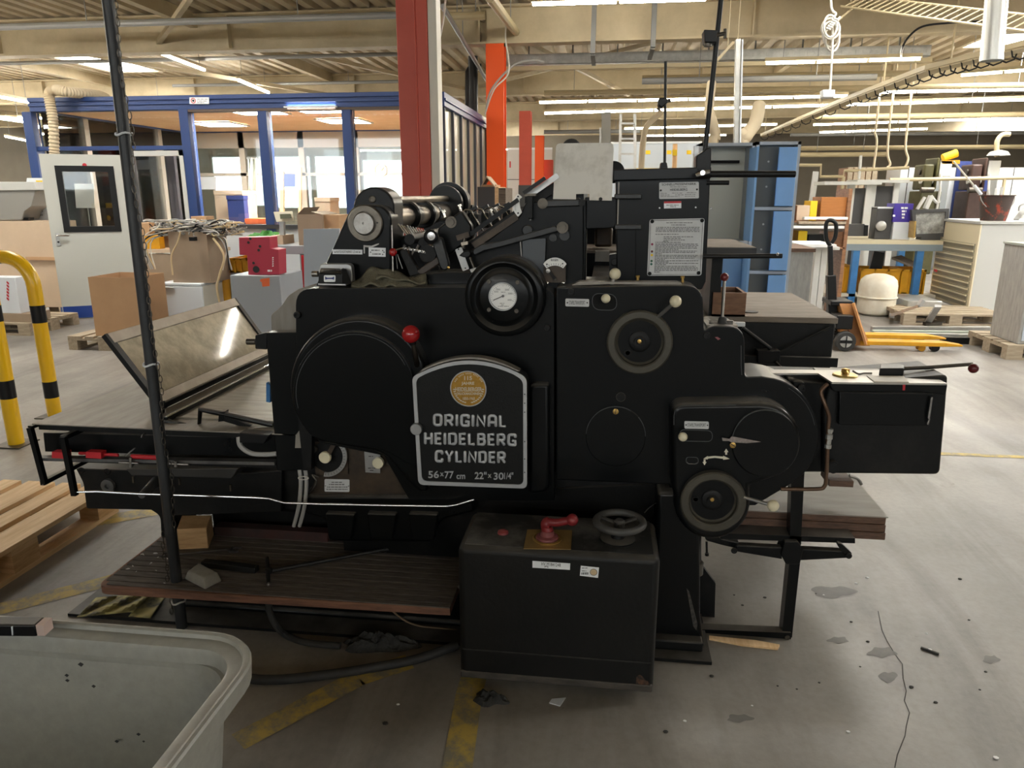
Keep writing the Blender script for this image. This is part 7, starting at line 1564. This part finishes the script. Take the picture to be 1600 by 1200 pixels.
# crate on pallet at the edge
pallet('pale wooden pallet under the grey crate at the right edge', (G(1571, 562).x+.6, G(1571, 562).y+.4, 0), pi/2, PINEG)
q = G(1589, 538, .144)
t = thing('grey_crate', 'tall grey panel crate standing on the pallet, right edge', 'crate', (q.x+.4, q.y+.3, .144)); z1_ = P(1600, 386, q.y).z
obj('panel', MB().box(q.x, q.x+.8, q.y, q.y+.53, .146, z1_), CONC, t, bev=.004); obj('top_sheet', MB().box(q.x-.01, q.x+.81, q.y-.01, q.y+.54, z1_, z1_+.02), mat('green grey top', (.36, .38, .33), .6), t)
obj('front_sheet', MB().box(q.x+.03, q.x+.8, q.y-.008, q.y, .18, P(1595, 440, q.y).z), GREYB, t)
# things on the bench
zb_ = zb
def tall(name, lab, cat, pts, Y, d, m, zfix=None, **k):
    mb = plate(pts, Y, d)
    return tag(obj(name, mb, m, **k), lab, cat)
t = thing('printed_carton', 'purple printed carton with white base on the blue bench', 'box', P(1403, 370, YBn+.3))
a, b = P(1394, 370, YBn+.3), P(1421, 370, YBn+.3); z1_ = P(1405, 318, YBn+.3).z; zm = P(1405, 347, YBn+.3).z
obj('lower_part', MB().box(a.x, b.x, YBn+.3, YBn+.6, zb, zm), WHITEP, t); obj('upper_part', MB().box(a.x-.02, b.x, YBn+.3, YBn+.6, zm, z1_), PURPLE, t)
obj('white_print', fake_lines([(1408, 1419, 325), (1409, 1416, 330), (1409, 1414, 335), (1409, 1413, 340), (1395, 1399, 337)], YBn+.298, 3), WHITE, t)
t = thing('loudspeaker', 'small black box with round metal fitting left of the purple carton', 'speaker', P(1378, 370, YBn+.35))
a, b = P(1366, 368, YBn+.35), P(1391, 368, YBn+.35); obj('cabinet', MB().box(a.x, b.x, YBn+.35, YBn+.6, zb, P(1378, 324, YBn+.35).z), DARKG, t, bev=.005); obj('top_trim', MB().box(a.x, b.x, YBn+.345, YBn+.6, P(1378, 326, YBn+.35).z, P(1378, 323.5, YBn+.35).z), WHITEP, t); obj('dial_ring', turn([(8, 0), (8, 30), (6, 40), (.01, 42)], 1376, 353, YBn+.35, 20, False), GALV, t)
t = thing('old_monitor', 'grey framed dusty screen standing on the blue bench, right', 'monitor', P(1455, 370, YBn+.2))
obj('bezel', MB().ring(on([(1425, 328), (1483, 326), (1480, 370), (1427, 370)], YBn+.2), on([(1431, 333), (1478, 331), (1475, 364), (1432, 366)], YBn+.2), (0, .08, 0)), DARKG, t); obj('screen', plate([(1431, 333), (1478, 331), (1475, 364), (1432, 366)], YBn+.22, .03), mat('dusty peeling screen', (.42, .42, .39), .5, col2=(.15, .15, .14), vs=12), t); obj('stand', MB().box(P(1440, 370, YBn+.2).x, P(1470, 370, YBn+.2).x, YBn+.2, YBn+.4, zb, P(1450, 369, YBn+.2).z), DARKG, t)
tag(obj('scrap_bundle', MB().bar(P(1433, 327, YBn+.25), P(1445, 308, YBn+.25), .05, .03).bar(P(1446, 326, YBn+.25), P(1455, 306, YBn+.25), .08, .05).tube(bez([P(1455, 306, YBn+.25), P(1463, 316, YBn+.25), P(1468, 314, YBn+.25)]), .02, 8), PALEM), 'grey metal offcuts piled on top of the old monitor', 'scrap')
tag(obj('board_sheet', MB().bar(P(1424, 345, YBn+.25), P(1422, 371, YBn+.25), .02, .3), BRASS), 'yellow edged board leaning between carton and monitor', 'board')
for i, (a, b) in enumerate(((1330, 353), (1347, 366))): pass
t = thing('black_binder', 'dark grey folder box standing on the bench beside the uprights', 'folder', P(1338, 368, YBn+.4)); obj('case', plate([(1324, 351), (1351, 350), (1350, 369), (1323, 369)], YBn+.4, .2), DARKG, t); obj('case_edge', plate([(1351, 352), (1357, 352), (1356, 369), (1350, 369)], YBn+.38, .2), BLACKP, t)
# tall grey uprights behind the bench: frames with dark panels
YU = 12.7
for i, (x0_, x1_, yt) in enumerate([(1326, 1362, 289), (1360, 1405, 286)]):
    t = thing('machine_upright', ('narrow', 'wider')[i]+' pale upright frame with dark panel behind the blue bench', 'machine', (P((x0_+x1_)/2, 400, YU).x, YU, 0), 'pale upright frames')
    YU += .7*i; a, b = P(x0_, yt, YU).x, P(x1_, yt, YU).x; z1_ = P(x0_, yt, YU).z
    obj('post', MB().box(a, a+.09, YU-.05, YU+.05, 0, z1_), PALEM, t); obj('post', MB().box(b-.09, b, YU-.05, YU+.05, 0, z1_), PALEM, t); obj('dark_panel', MB().box(a+.09, b-.09, YU-.01, YU+.03, .2, z1_-.05), DARKG, t)
    obj('top_table', MB().box(a-(.45 if i == 0 else .3), b+.05, YU-.3, YU+.3, z1_, z1_+.05), PALEM, t)
# shelf rack far right of the lockers
YK2 = 9.2
t = thing('shelf_rack', 'brown wooden shelf rack with boxes right of the lockers', 'shelf', (P(1280, 380, YK2).x, YK2+.3, 0))
xa, xb = P(1238, 330, YK2).x, P(1326, 330, YK2).x
z_top = P(1280, 295, YK2).z
for x in (xa, xb): obj('upright', MB().box(x-.02, x+.02, YK2, YK2+.5, 0, z_top), WOODBOX, t)
shz = [P(1280, y, YK2).z for y in (386, 345)]
for z in shz: obj('shelf', MB().box(xa, xb, YK2, YK2+.5, z-.02, z), WOODBOX, t)
def onshelf(lab, x0_, x1_, y0_, z, m, d=.3, name='carton', cat='box', Y=YK2+.05):
    a, b = P(x0_, y0_, Y), P(x1_, y0_, Y); return tag(obj(name, MB().box(a.x, b.x, Y, Y+d, z+.001, max(a.z, z+.03)), m, bev=.004), lab, cat)
onshelf('orange wooden chest of drawers on the shelf rack', 1284, 1324, 308, shz[1], ORB, .4, 'wooden_chest', 'chest')
onshelf('pale yellow box on the rack, left of the orange chest', 1246, 1266, 321, shz[1], CARDL); onshelf('yellow file box beside the pale box on the rack', 1267, 1278, 314, shz[1], YELP)
onshelf('orange yellow box on the lower rack shelf', 1248, 1262, 361, shz[0], YELP); onshelf('dark folded tarpaulin on the lower rack shelf', 1264, 1290, 366, shz[0], BLACKD, .25, 'tarpaulin', 'cloth'); onshelf('brown flat carton at the right of the lower rack shelf', 1292, 1322, 362, shz[0], WOODBOX)
for i in range(3): tag(obj('paper_stack', MB().box(P(1240+i*8, 350, YK2-.1).x, P(1320+i*2, 350, YK2-.1).x, YK2-.1, YK2+.0, P(1280, 357-i*7, YK2-.1).z, P(1280, 353-i*7, YK2-.1).z), PAPER if i != 1 else PINEG), ('lowest', 'middle', 'topmost')[i]+' of three paper stacks jutting from the shelf rack', 'paper', 'paper stacks')
YW2 = 8.3
t = thing('side_table', 'pale table stacked with paper behind the pallet truck handle', 'table', (P(1290, 400, YW2).x, YW2+.5, 0))
xa, xb = P(1262, 390, YW2).x, P(1312, 390, YW2).x; z_ = P(1290, 386, YW2).z
obj('table_top', MB().box(xa, xb, YW2, YW2+.9, z_-.03, z_), PALEM, t)
for x in (P(1279, 400, YW2).x, P(1289, 400, YW2).x): obj('leg', MB().box(x-.03, x+.03, YW2+.02, YW2+.1, 0, z_-.03), PALEM, t)
obj('leg', MB().box(xa, xa+.05, YW2+.8, YW2+.85, 0, z_-.03).box(xb-.05, xb, YW2+.8, YW2+.85, 0, z_-.03), PALEM, t); obj('paper_pile', MB().box(xa-.1, xb-.05, YW2-.05, YW2+.6, z_, z_+.03), PAPER, t)
# far white cabinets and machines along the back
YM_ = 16.5
for i, (x0_, x1_, yt, m_, lab) in enumerate([(1408, 1450, 262, WHITEP, 'white machine cabinet right of the tall uprights'), (1486, 1524, 262, WHITEP, 'white machine cabinet behind the tool bucket pole'), (1562, 1640, 262, PALEM, 'pale machine cabinet at the right edge behind the bucket')]):
    a, b = P(x0_, yt, YM_).x, P(x1_, yt, YM_).x; z1_ = P(x0_, yt, YM_).z
    t = thing('machine_cabinet', lab, 'cabinet', ((a+b)/2, YM_+.4, 0), 'pale machine cabinets'); obj('body', MB().box(a, b, YM_, YM_+.8, 0, z1_), m_, t, bev=.01); obj('side_seam', MB().box(a+(b-a)*.3-.008, a+(b-a)*.3+.008, YM_-.004, YM_, .1, z1_), DARKG, t); obj('nameplate', MB().box(a+(b-a)*.6, a+(b-a)*.95, YM_-.006, YM_, z1_-.14, z1_-.09), DARKG, t)
for i, (x0_, x1_, yt, m_, lab) in enumerate([(1450, 1483, 246, OLIVEM, 'olive green offset unit between two white cabinets'), (1526, 1560, 246, BROWNM, 'brown offset unit behind the bucket')]):
    YM_ = 15.6; a, b = P(x0_, yt, YM_).x, P(x1_, yt, YM_).x; z1_ = P(x0_, yt, YM_).z
    t = thing('press_unit', lab, 'machine', ((a+b)/2, YM_+.3, 0), 'offset units'); obj('lower_body', MB().box(a, b, YM_+.1, YM_+.7, 0, z1_-.62), m_, t, bev=.02); w = b-a
    obj('upper_body', MB().box(a+.02, a+w*.55, YM_+.15, YM_+.65, z1_-.6, z1_-.12), m_, t, bev=.03); obj('side_cheek', MB().box(a+w*.6, a+w*.72, YM_+.12, YM_+.7, z1_-.6, z1_), m_, t, bev=.02)
    for k in range(3): obj('roller', MB().cyl((a-.01, YM_+.12+.1*k, z1_-.60+.17*k), (a+w*.6, YM_+.12+.1*k, z1_-.60+.17*k), .055, n=14), STEELD if k != 1 else PALEM, t)
    obj('ink_box', MB().box(b-.06, b+.16, YM_+.2, YM_+.6, z1_-.35, z1_-.05), PALEM, t, bev=.01); obj('guard_bar', MB().tube([(a+w*.8, YM_+.08, .5), (a+w*.85, YM_+.06, z1_-.6), (a+w*.8, YM_+.08, z1_-.3)], .025, 8), PALEM, t)
t = thing('feed_motor', 'yellow motor cylinder on top of the olive offset unit', 'motor', P(1482, 246, YM_)); obj('drum', MB().cyl(P(1473, 247, YM_+.3), P(1495, 239, YM_+.3), .075, n=18), YELP, t); obj('base', plate([(1470, 251), (1500, 250), (1500, 256), (1472, 256)], YM_+.2, .3), YELC, t)
tag(obj('navy_panel', MB().box(P(1506, 255, YM_+.6).x, P(1560, 255, YM_+.6).x, YM_+.85, YM_+.9, 0, P(1530, 251, YM_+.6).z), NAVY), 'navy blue panel between the two offset units', 'panel')
t = thing('handrail', 'thin pale handrail running across the far machines', 'rail', P(1500, 280, 15.5)); obj('rail', MB().cyl(P(1390, 281, 15.5), P(1640, 277, 15.5), .035, n=8), PIPEC, t); obj('baluster', MB().cyl(P(1398, 281, 15.5), V((P(1398, 281, 15.5).x, 15.5, 0)), .03, n=8).cyl(P(1570, 279, 15.5), V((P(1570, 279, 15.5).x, 15.5, 0)), .03, n=8), PIPEC, t)
t = thing('handrail', 'stepped pale handrail right of the lockers', 'rail', P(1300, 272, 14)); obj('baluster', MB().cyl(P(1318, 276, 14), V((P(1318, 276, 14).x, 14, 0)), .03, n=6), PIPEC, t); obj('rail', MB().tube([P(1240, 258, 14), P(1283, 258, 14), P(1282, 276, 14), P(1318, 276, 14), P(1319, 267, 14), P(1420, 262, 14)], .026, 8), PIPEC, t); obj('baluster', MB().bar(P(1275, 268, 13.8), P(1266, 330, 13.8), .09, .05).cyl(P(1345, 243, 14), P(1342, 280, 14), .025, n=6), PALEM, t)
t = thing('wooden_crate', 'dark slatted wooden crate far behind the grey uprights', 'crate', P(1345, 280, 17)); a, b = P(1322, 281, 17), P(1370, 281, 17); obj('crate_body', MB().box(a.x, b.x, 17, 17.6, 1.2, P(1345, 262, 17).z), WOODBOX, t)
mb = MB()
for i in range(5): x = a.x+(b.x-a.x)*(i+.5)/5; mb.box(x-.05, x+.05, 16.97, 17.0, 1.2, P(1345, 261, 17).z)
obj('slat', mb, PINEG, t); obj('stand', MB().box(a.x, b.x, 17, 17.6, 0, 1.2), DARKG, t)
for i, (x, y, yb) in enumerate([(1367, 205, 262), (1388, 240, 262), (1416, 232, 262)]):
    t = thing('supply_hose', 'pale hose dropping to the far machines, %s of three' % ('leftmost', 'middle', 'rightmost')[i], 'hose', P(x, yb, 16)); obj('hose', MB().tube(bez([V((P(x+2, 196, 16).x, 16, HZ)), P(x+2, 196, 16), P(x-1, y, 16), P(x+3, y+16, 16), P(x-2, yb, 16)]), .022, 8), HOSE, t)
t = thing('exhaust_stack', 'bent exhaust pipe above the brown offset unit', 'pipe', P(1562, 235, YM_)); obj('stack', MB().tube(bez([P(1558, 245, YM_+.2), P(1558, 222, YM_+.2), P(1566, 211, YM_+.2), P(1578, 210, YM_+.2)]), .045, 10), PIPEC, t); obj('hood', MB().lathe([(.20, 0), (.15, .07), (.05, .10)], P(1560, 243, YM_+.2), (0, 0, 1), 18), GALV, t)
# far blue-grey boards with yellow notes
for i, (x0_, x1_, y0_, y1_) in enumerate([(952, 1092, 225, 345), (793, 862, 234, 345)]):
    YQ = (20, 26)[i]
    t = thing('partition_board', ('wide pale lilac partition with yellow notes behind the ladder', 'pale grey cabinet wall between the orange columns')[i], 'partition', P((x0_+x1_)/2, 300, YQ)); obj('board', MB().box(P(x0_, 300, YQ).x, P(x1_, 300, YQ).x, YQ, YQ+.1, 0, P(x0_, y0_, YQ).z), GREYB if i == 0 else WGREY, t); obj('top_trim', MB().box(P(x0_, 300, YQ).x, P(x1_, 300, YQ).x, YQ-.03, YQ+.1, P(x0_, y0_, YQ).z, P(x0_, y0_-3, YQ).z), WHITEP, t)
    for x in ((1009, 1042, 1073) if i == 0 else ()): obj('note', plate([(x, 235), (x+7, 235), (x+7, 241), (x, 241)], YQ-.02, .01), YELP, t)
    if i == 0: obj('lower_strip', plate([(975, 263), (1075, 263), (1075, 272), (975, 272)], YQ-.04, .03), YELP, t)
    else: obj('drawer_line', plate([(793, 280), (862, 280), (862, 281), (793, 281)], YQ-.02, .01), DARKG, t); obj('red_mark', plate([(796, 252), (798, 252), (798, 262), (796, 262)], YQ-.03, .01), RED, t)
t = thing('traffic_pole', 'yellow pole with orange head in front of the lilac partition', 'pole', P(1054, 270, 17)); obj('pole', MB().cyl(V((P(1053, 330, 17).x, 17, 0)), P(1055, 225, 17), .05, n=10), mat('pale orange', (.75, .45, .22), .5), t); obj('head', plate([(1051, 234), (1058, 234), (1058, 243), (1051, 243)], 16.9, .1), YELP, t)
tag(obj('slanting_hose', MB().tube(bez([V((P(1002, 262, 16).x, 16, 0)), P(1002, 262, 16), P(1006, 215, 16), P(1012, 196, 16), P(1034, 174, 16)]), .06, 10), HOSE), 'cream hose slanting up behind the thin press rod', 'hose')
t = thing('storage_case', 'dark grey case with wooden side strip behind the roller end', 'case', (P(768, 310, 7).x, 7.3, 0)); a, b = P(746, 292, 7), P(790, 292, 7); obj('case', MB().box(a.x, P(773, 292, 7).x, 7, 7.5, 0, a.z), DARKG, t); obj('wood_strip', MB().box(P(773, 292, 7).x, P(779, 292, 7).x, 7, 7.5, 0, a.z), PINE, t); obj('side', MB().box(P(779, 292, 7).x, b.x, 7, 7.5, 0, a.z-.01), WOODT, t)
t = thing('folded_carton', 'open carton with raised flaps on the dark grey case', 'box', P(766, 291, 7.2)); obj('flap', MB().bar(P(754, 292, 7.1), P(763, 277, 7.1), .2, .01), CARDD, t); obj('flap', MB().bar(P(763, 276, 7.1), P(777, 293, 7.1), .25, .01), CARDL, t); obj('base', MB().box(P(755, 292, 7.1).x, P(777, 292, 7.1).x, 7.02, 7.3, a.z, a.z+.02), CARD, t)
# ================================================================== LEFT MIDDLE GROUND
Yq = G(150, 546).y
pallet('small pallet under the big open carton left of the glass lid', (P(190, 530, Yq).x-.16, Yq+.55, 0), 0, PINEG)
def opencarton(name, lab, x0_, x1_, yt, yb, Y, d, m, zb_=None, flaps=False):
    a, b = P(x0_, yt, Y), P(x1_, yt, Y); z1_ = a.z; z0_ = P(x0_, yb, Y).z if zb_ is None else zb_; th = .008
    t = thing(name, lab, 'box', ((a.x+b.x)/2, Y+d/2, z0_)); x0, x1 = a.x, b.x
    obj('carton_wall', MB().ring([(x0, Y, z0_), (x1, Y, z0_), (x1, Y+d, z0_), (x0, Y+d, z0_)], [(x0+th, Y+th, z0_), (x1-th, Y+th, z0_), (x1-th, Y+d-th, z0_), (x0+th, Y+d-th, z0_)], (0, 0, z1_-z0_)), m, t); obj('carton_floor', MB().box(x0+th, x1-th, Y+th, Y+d-th, z0_, z0_+.01), m, t)
    if flaps:
        w = (x1-x0)
        obj('flap', MB().hexa([V(p) for p in [(x0, Y, z1_), (x0, Y+d, z1_), (x0+.006, Y+d, z1_), (x0+.006, Y, z1_), (x0+w*.25, Y+.02, z1_+w*.26), (x0+w*.25, Y+d-.02, z1_+w*.26), (x0+w*.25+.006, Y+d-.02, z1_+w*.26), (x0+w*.25+.006, Y+.02, z1_+w*.26)]]), m, t)
        obj('flap', MB().hexa([V(p) for p in [(x1, Y, z1_), (x1, Y+d, z1_), (x1-.006, Y+d, z1_), (x1-.006, Y, z1_), (x1-w*.45, Y+.02, z1_+w*.10), (x1-w*.45, Y+d-.02, z1_+w*.10), (x1-w*.45-.006, Y+d-.02, z1_+w*.10), (x1-w*.45-.006, Y+.02, z1_+w*.10)]]), m, t)
    return t
opencarton('cardboard_box', 'big open brown carton on a pallet beside the pale grey door', 137, 210, 433, 526, Yq, .5, CARD, .144)
# fridge with the cable carton on top
Yf = 7.5; a, b = P(247, 442, Yf), P(314, 442, Yf); z1_ = a.z
t = thing('mini_fridge', 'small white fridge carrying the carton of tangled cables', 'fridge', ((a.x+b.x)/2, Yf+.25, 0))
obj('body', MB().box(a.x, b.x, Yf+.03, Yf+.5, .02, z1_-.03), mat('yellowed white side', (.62, .59, .50), .5), t, bev=.006); obj('top', MB().box(a.x-.005, b.x+.005, Yf, Yf+.51, z1_-.03, z1_), WHITEP, t, bev=.006)
d = obj('door', MB().box(a.x, b.x, Yf, Yf+.028, .03, z1_-.035), WHITEP, t, bev=.006); obj('handle', MB().bar(P(254, 450, Yf-.01), P(271, 450, Yf-.01), .02, .012), ALU, d, bev=.003)
obj('foot', MB().box(a.x+.03, b.x-.03, Yf+.05, Yf+.45, 0, .02), BLACKP, t)
zc = z1_
opencarton('cardboard_box', 'carton heaped with tangled cables on the small white fridge', 262, 322, 362, 442, Yf+.06, .42, CARDD, zc)
rr = random.Random(21); cc = P(305, 358, Yf+.25); cols_ = [CABLEG, CABLEW, BLACKP, CABLEG, CABLEY, BLACKP, CABLEG, CABLEW]
tang = thing('cable_tangle', 'tangle of grey, white and black cables spilling from the carton', 'cables', P(300, 362, Yf+.25))
for k in range(8):
    mb = MB()
    for q_ in range(9):
        p = []; x0_ = rr.uniform(-.32, .36)
        for s in range(7): p.append(cc+V((x0_+rr.uniform(-.22, .22), rr.uniform(-.24, .2), rr.uniform(-.07, .10))))
        if q_ == 0: e_ = rr.choice((-1, 1)); p.append(cc+V((e_*rr.uniform(.38, .48), -.2, -.1))); p.append(cc+V((e_*rr.uniform(.36, .5), -.22, -.42)))
        mb.tube(bez(p, 6), .0068, 6)
    ob = obj('cable', mb, cols_[k], tang); ob['kind'] = 'stuff'
obj('cable', MB().tube(bez([P(333, 372, Yf-.1), P(350, 400, Yf-.12), P(343, 430, Yf-.12), P(339, 450, Yf-.12), P(345, 480, Yf-.12)]), .012, 8), CABLEY, tang)
obj('cable', MB().tube(bez([P(282, 362, Yf-.03), P(277, 380, Yf-.03), P(268, 400, Yf-.03), P(270, 430, Yf-.04)]), .009, 8), CABLEY, tang)
obj('plug', MB().box(P(300, 372, Yf).x, P(308, 372, Yf).x, Yf-.06, Yf+.0, P(300, 376, Yf).z, P(300, 370, Yf).z), BLACKP, tang)
# grey cabinet with crimson sheet
Yg = 6.9; a, b = P(359, 430, Yg), P(437, 430, Yg); z1_ = a.z
t = thing('grey_cabinet', 'blue grey steel cabinet under the crimson metal part', 'cabinet', ((a.x+b.x)/2, Yg+.3, 0)); obj('body', MB().box(a.x, b.x, Yg, Yg+.55, .03, z1_), GREYC, t, bev=.006); obj('plinth', MB().box(a.x+.02, b.x-.02, Yg+.03, Yg+.5, 0, .03), BLACKP, t); obj('orange_note', plate([(407, 436), (421, 434), (421, 447), (410, 448), (409, 441), (406, 439)], Yg-.003, .003), ORP, t)
t = thing('crimson_cover', 'crimson sheet metal machine part on the grey cabinet', 'machine part', P(405, 428, Yg+.1))
cr_ = obj('plate', plate([(373, 371), (421, 370), (422, 388), (435, 390), (436, 429), (388, 430), (386, 399), (374, 398)], Yg+.06, .18), PINKRED, t, bev=.004)
for x, y, r in ((388, 379, 2), (391, 373, 2), (404, 391, 2), (406, 385, 2), (396, 411, 2)): obj('bolt_hole', disc(x, y, r, Yg+.055, .01, 12), INK, t)
obj('round_hole', disc(400, 421, 5, Yg+.054, .01, 20), INK, t); obj('lettering', fake_lines([(418, 425, 423)], Yg+.055, 3), WHITE, t)
mb = MB()
for i in range(5): mb.ext(on([(425.5, 402+i*3.2), (427.5, 401.6+i*3.2), (427.5, 403.4+i*3.2), (425.5, 403.8+i*3.2)], Yg+.058), (0, -.002, 0))
obj('side_lettering', mb, WHITE, t)
# leaning white board
t = thing('white_board', 'pale blue white board standing behind the press tower', 'board', P(500, 440, 5.6)); obj('sheet', plate([(474, 358), (530, 357), (530, 480), (476, 480)], 5.6, .02), GREYB, t); a = P(474, 480, 5.6); obj('stand', MB().box(a.x, P(530, 480, 5.6).x, 5.55, 5.68, 0, P(500, 478, 5.6).z), GREYC, t)
# bench with scale, box, clutter
Yw = 7.7
t = thing('work_bench', 'grey work bench below the office windows with scale and carton', 'bench', (P(470, 390, Yw).x, Yw+.35, 0)); xa, xb = P(425, 384, Yw).x, P(545, 384, Yw).x; zb = P(450, 384, Yw).z
obj('bench_top', MB().box(xa, xb, Yw, Yw+.75, zb-.09, zb), GREYC, t, bev=.004)
for x in (xa+.05, xb-.05):
    for y in (Yw+.05, Yw+.7): obj('leg', MB().box(x-.03, x+.03, y-.03, y+.03, 0, zb-.09), GREYC, t)
obj('red_leg_guard', MB().box(P(471, 400, Yw).x, P(475, 400, Yw).x, Yw-.01, Yw+.02, .2, zb-.1), RED, t)
t = thing('weighing_scale', 'cream scale display on a post, right of the crimson part', 'scale', P(441, 380, Yw+.3)); obj('post', MB().bar(P(442, 384, Yw+.3), P(441, 345, Yw+.3), .05, .05), ALU, t)
s = obj('display_head', MB().hexa([P(432, 347, Yw+.25), P(460, 345, Yw+.25), P(460, 345, Yw+.35), P(432, 347, Yw+.35), P(427, 331, Yw+.3), P(457, 330, Yw+.3), P(457, 330, Yw+.4), P(427, 331, Yw+.4)]), mat('cream plastic', (.60, .56, .42), .5), t, bev=.006); obj('display', plate([(437, 334.5), (453, 334), (455, 341), (438, 342)], Yw+.24, .02), mat('grey green display', (.16, .17, .10), .3), s)
opencarton('cardboard_box', 'brown carton with raised flaps beside the scale display', 464, 503, 335, 384, Yw+.1, .5, CARDD, zb, True)
tag(obj('carton', MB().box(P(503, 357, Yw+.15).x, P(530, 357, Yw+.15).x, Yw+.15, Yw+.5, zb, P(510, 336, Yw+.15).z), CARD), 'orange brown closed carton right of the flapped carton', 'box')
tag(obj('carton', MB().box(P(424, 372, Yw+.2).x, P(442, 372, Yw+.2).x, Yw+.2, Yw+.5, zb, P(430, 368, Yw+.2).z), CARDL), 'low cream box on the bench behind the crimson part', 'box')
c = P(418, 366, Yw+.5); rag('green_sheet', 'crumpled green sheet lying under the office window', 'sheet', c.x, c.y, .22, .15, .08, GREEN, 5, 0, .75, c.z-.05)
# yellow crates and heap below the office doorway
t = thing('guard_tube', 'yellow and black guard tube behind the small white fridge', 'guard rail', (P(352, 470, 8.0).x, 8.0, 0)); obj('tube', MB().tube([(P(352, 470, 8.0).x, 8.0, 0), P(352, 440, 8.0), P(352, 412, 8.0), P(346, 404, 8.0), P(335, 402, 8.0)], .055, 16), YELC, t); obj('black_band', MB().lathe([(.056, P(352, 470, 8).z), (.056, P(352, 447, 8).z)], (P(352, 470, 8).x, 8, 0), (0, 0, 1), 16, cap=False), BLACKP, t)
crate('yellow crate standing right of the cable carton', 357, 386, 403, 8.05, .4, P(360, 426, 8.05).z, YELC, 'yellow crates left'); tag(obj('crate_stand', MB().box(P(357, 430, 8.05).x, P(386, 430, 8.05).x, 8.06, 8.44, 0, P(360, 426, 8.05).z), GREYC), 'grey stand under the yellow crate beside the fridge', 'stand')
zh = P(230, 388, 8.3).z
t = thing('packing_table', 'low table heaped with cartons under the office doorway', 'table', (P(240, 400, 8.3).x, 8.3, 0)); xa, xb = P(214, 390, 8.2).x, P(330, 390, 8.2).x; obj('table_top', MB().box(xa, xb, 8.15, 8.65, zh-.04, zh), CARDL, t)
for x in (xa+.04, xb-.04): obj('leg', MB().box(x-.03, x+.03, 8.18, 8.24, 0, zh-.04).box(x-.03, x+.03, 8.56, 8.62, 0, zh-.04), WGREY, t)
obj('front_board', MB().box(xa, xb, 8.16, 8.18, .3, zh-.05), CARDD, t)
def heap(lab, x0_, x1_, y0_, Y, d, m, zb_=zh, name='carton', cat='box'): Y += .3; a, b = P(x0_, y0_, Y), P(x1_, y0_, Y); return tag(obj(name, MB().box(a.x, b.x, Y, Y+d, zb_, a.z), m, bev=.004), lab, cat, None)
YZ = .3
heap('brown carton with printed label below the office doorway', 213, 232, 348, 7.92, .3, CARD); heap('yellow orange tray beside the labelled carton', 226, 248, 368, 7.9, .1, YELC, zh, 'tray', 'tray'); heap('dark rolled bundle above the yellow tray', 228, 262, 346, 8.1, .2, WOODE, zh+.15, 'bundle', 'bundle'); heap('yellow carton behind the tangled cables', 264, 296, 345, 8.1, .2, YELC); heap('orange carton by the second blue mullion', 298, 322, 338, 8.15, .18, CARD)
heap('pale carton between the door leaf and the cables', 246, 262, 352, 8.2, .14, CARDL)
# far left corner: big cartons, grey machine, pallet, parcel
Yl = 8.52
t = thing('carton_stack', 'tall pale carton under the grey machine at the left edge', 'box', (P(35, 400, Yl).x, Yl+.5, .144)); a, b = P(-60, 345, Yl), P(83, 345, Yl); obj('carton', MB().box(a.x, b.x, Yl, Yl+.4, P(30, 405, Yl).z, a.z), CARDL, t); obj('lower_carton', MB().box(a.x, b.x+.05, Yl+.02, Yl+.4, .15, P(30, 404, Yl).z), CARDL, t); obj('brown_edge', MB().box(P(42, 405, Yl).x, b.x+.06, Yl-.02, Yl+.05, P(30, 406, Yl).z, P(30, 401, Yl).z), CARD, t)
pallet('pallet under the pale cartons at the left edge', (P(30, 480, Yl).x-.45, Yl+.20, 0), pi/2, PINEG)
zc = P(30, 345, Yl).z
t = thing('grey_machine', 'grey angular machine hood on the pale carton, left edge', 'machine', P(20, 342, Yl+.2)); obj('hood', plate([(-40, 297), (55, 297), (49, 322), (38, 330), (34, 343), (-40, 343)], Yl+.05, .3), mat('mid grey hood', (.27, .265, .25), .5), t, bev=.006); obj('top_panel', plate([(-40, 284), (52, 284), (57, 297), (-40, 298)], Yl+.03, .32), WGREY, t, bev=.004); obj('foot', plate([(34, 340), (44, 340), (44, 344), (34, 344)], Yl+.07, .1), BLACKP, t)
t = thing('poster', 'white printed poster board behind the grey machine hood', 'poster', P(58, 310, Yl+.4)); obj('sheet', plate([(42, 278), (78, 278), (82, 345), (34, 345)], Yl+.42, .02), WHITEP, t); obj('green_mark', plate([(58, 306), (66, 306), (66, 311), (60, 312)], Yl+.415, .004), GREEN, t); obj('yellow_band', plate([(56, 282), (66, 282), (67, 303), (59, 303)], Yl+.41, .004), YELP, t); obj('small_print', fake_lines([(50, 68, 320), (51, 66, 325), (50, 67, 330), (52, 56, 336), (60, 68, 336)], Yl+.418, 1.6), INKG, t)
Yp = 7.4
pallet('pallet with the striped parcel at the left edge', (P(10, 500, Yp).x-.35, Yp+.42, 0), pi/2, PINEG)
t = thing('parcel', 'white parcel with red striped tape on the left pallet', 'parcel', (P(5, 470, Yp).x, Yp+.4, .2)); a, b = P(-60, 434, Yp), P(12, 434, Yp); obj('parcel_body', MB().box(a.x, b.x, Yp+.1, Yp+.28, .24, a.z), WHITEP, t, bev=.006); obj('under_papers', MB().box(a.x, b.x+.12, Yp+.08, Yp+.4, .146, .24), CARDD, t)
mb = MB()
for i in range(6): mb.ext(on([(10.5, 439+i*5), (14, 442+i*5), (14, 445+i*5), (10.5, 442+i*5)], Yp+.097), (0, -.002, 0))
obj('striped_tape', mb, RED, t)
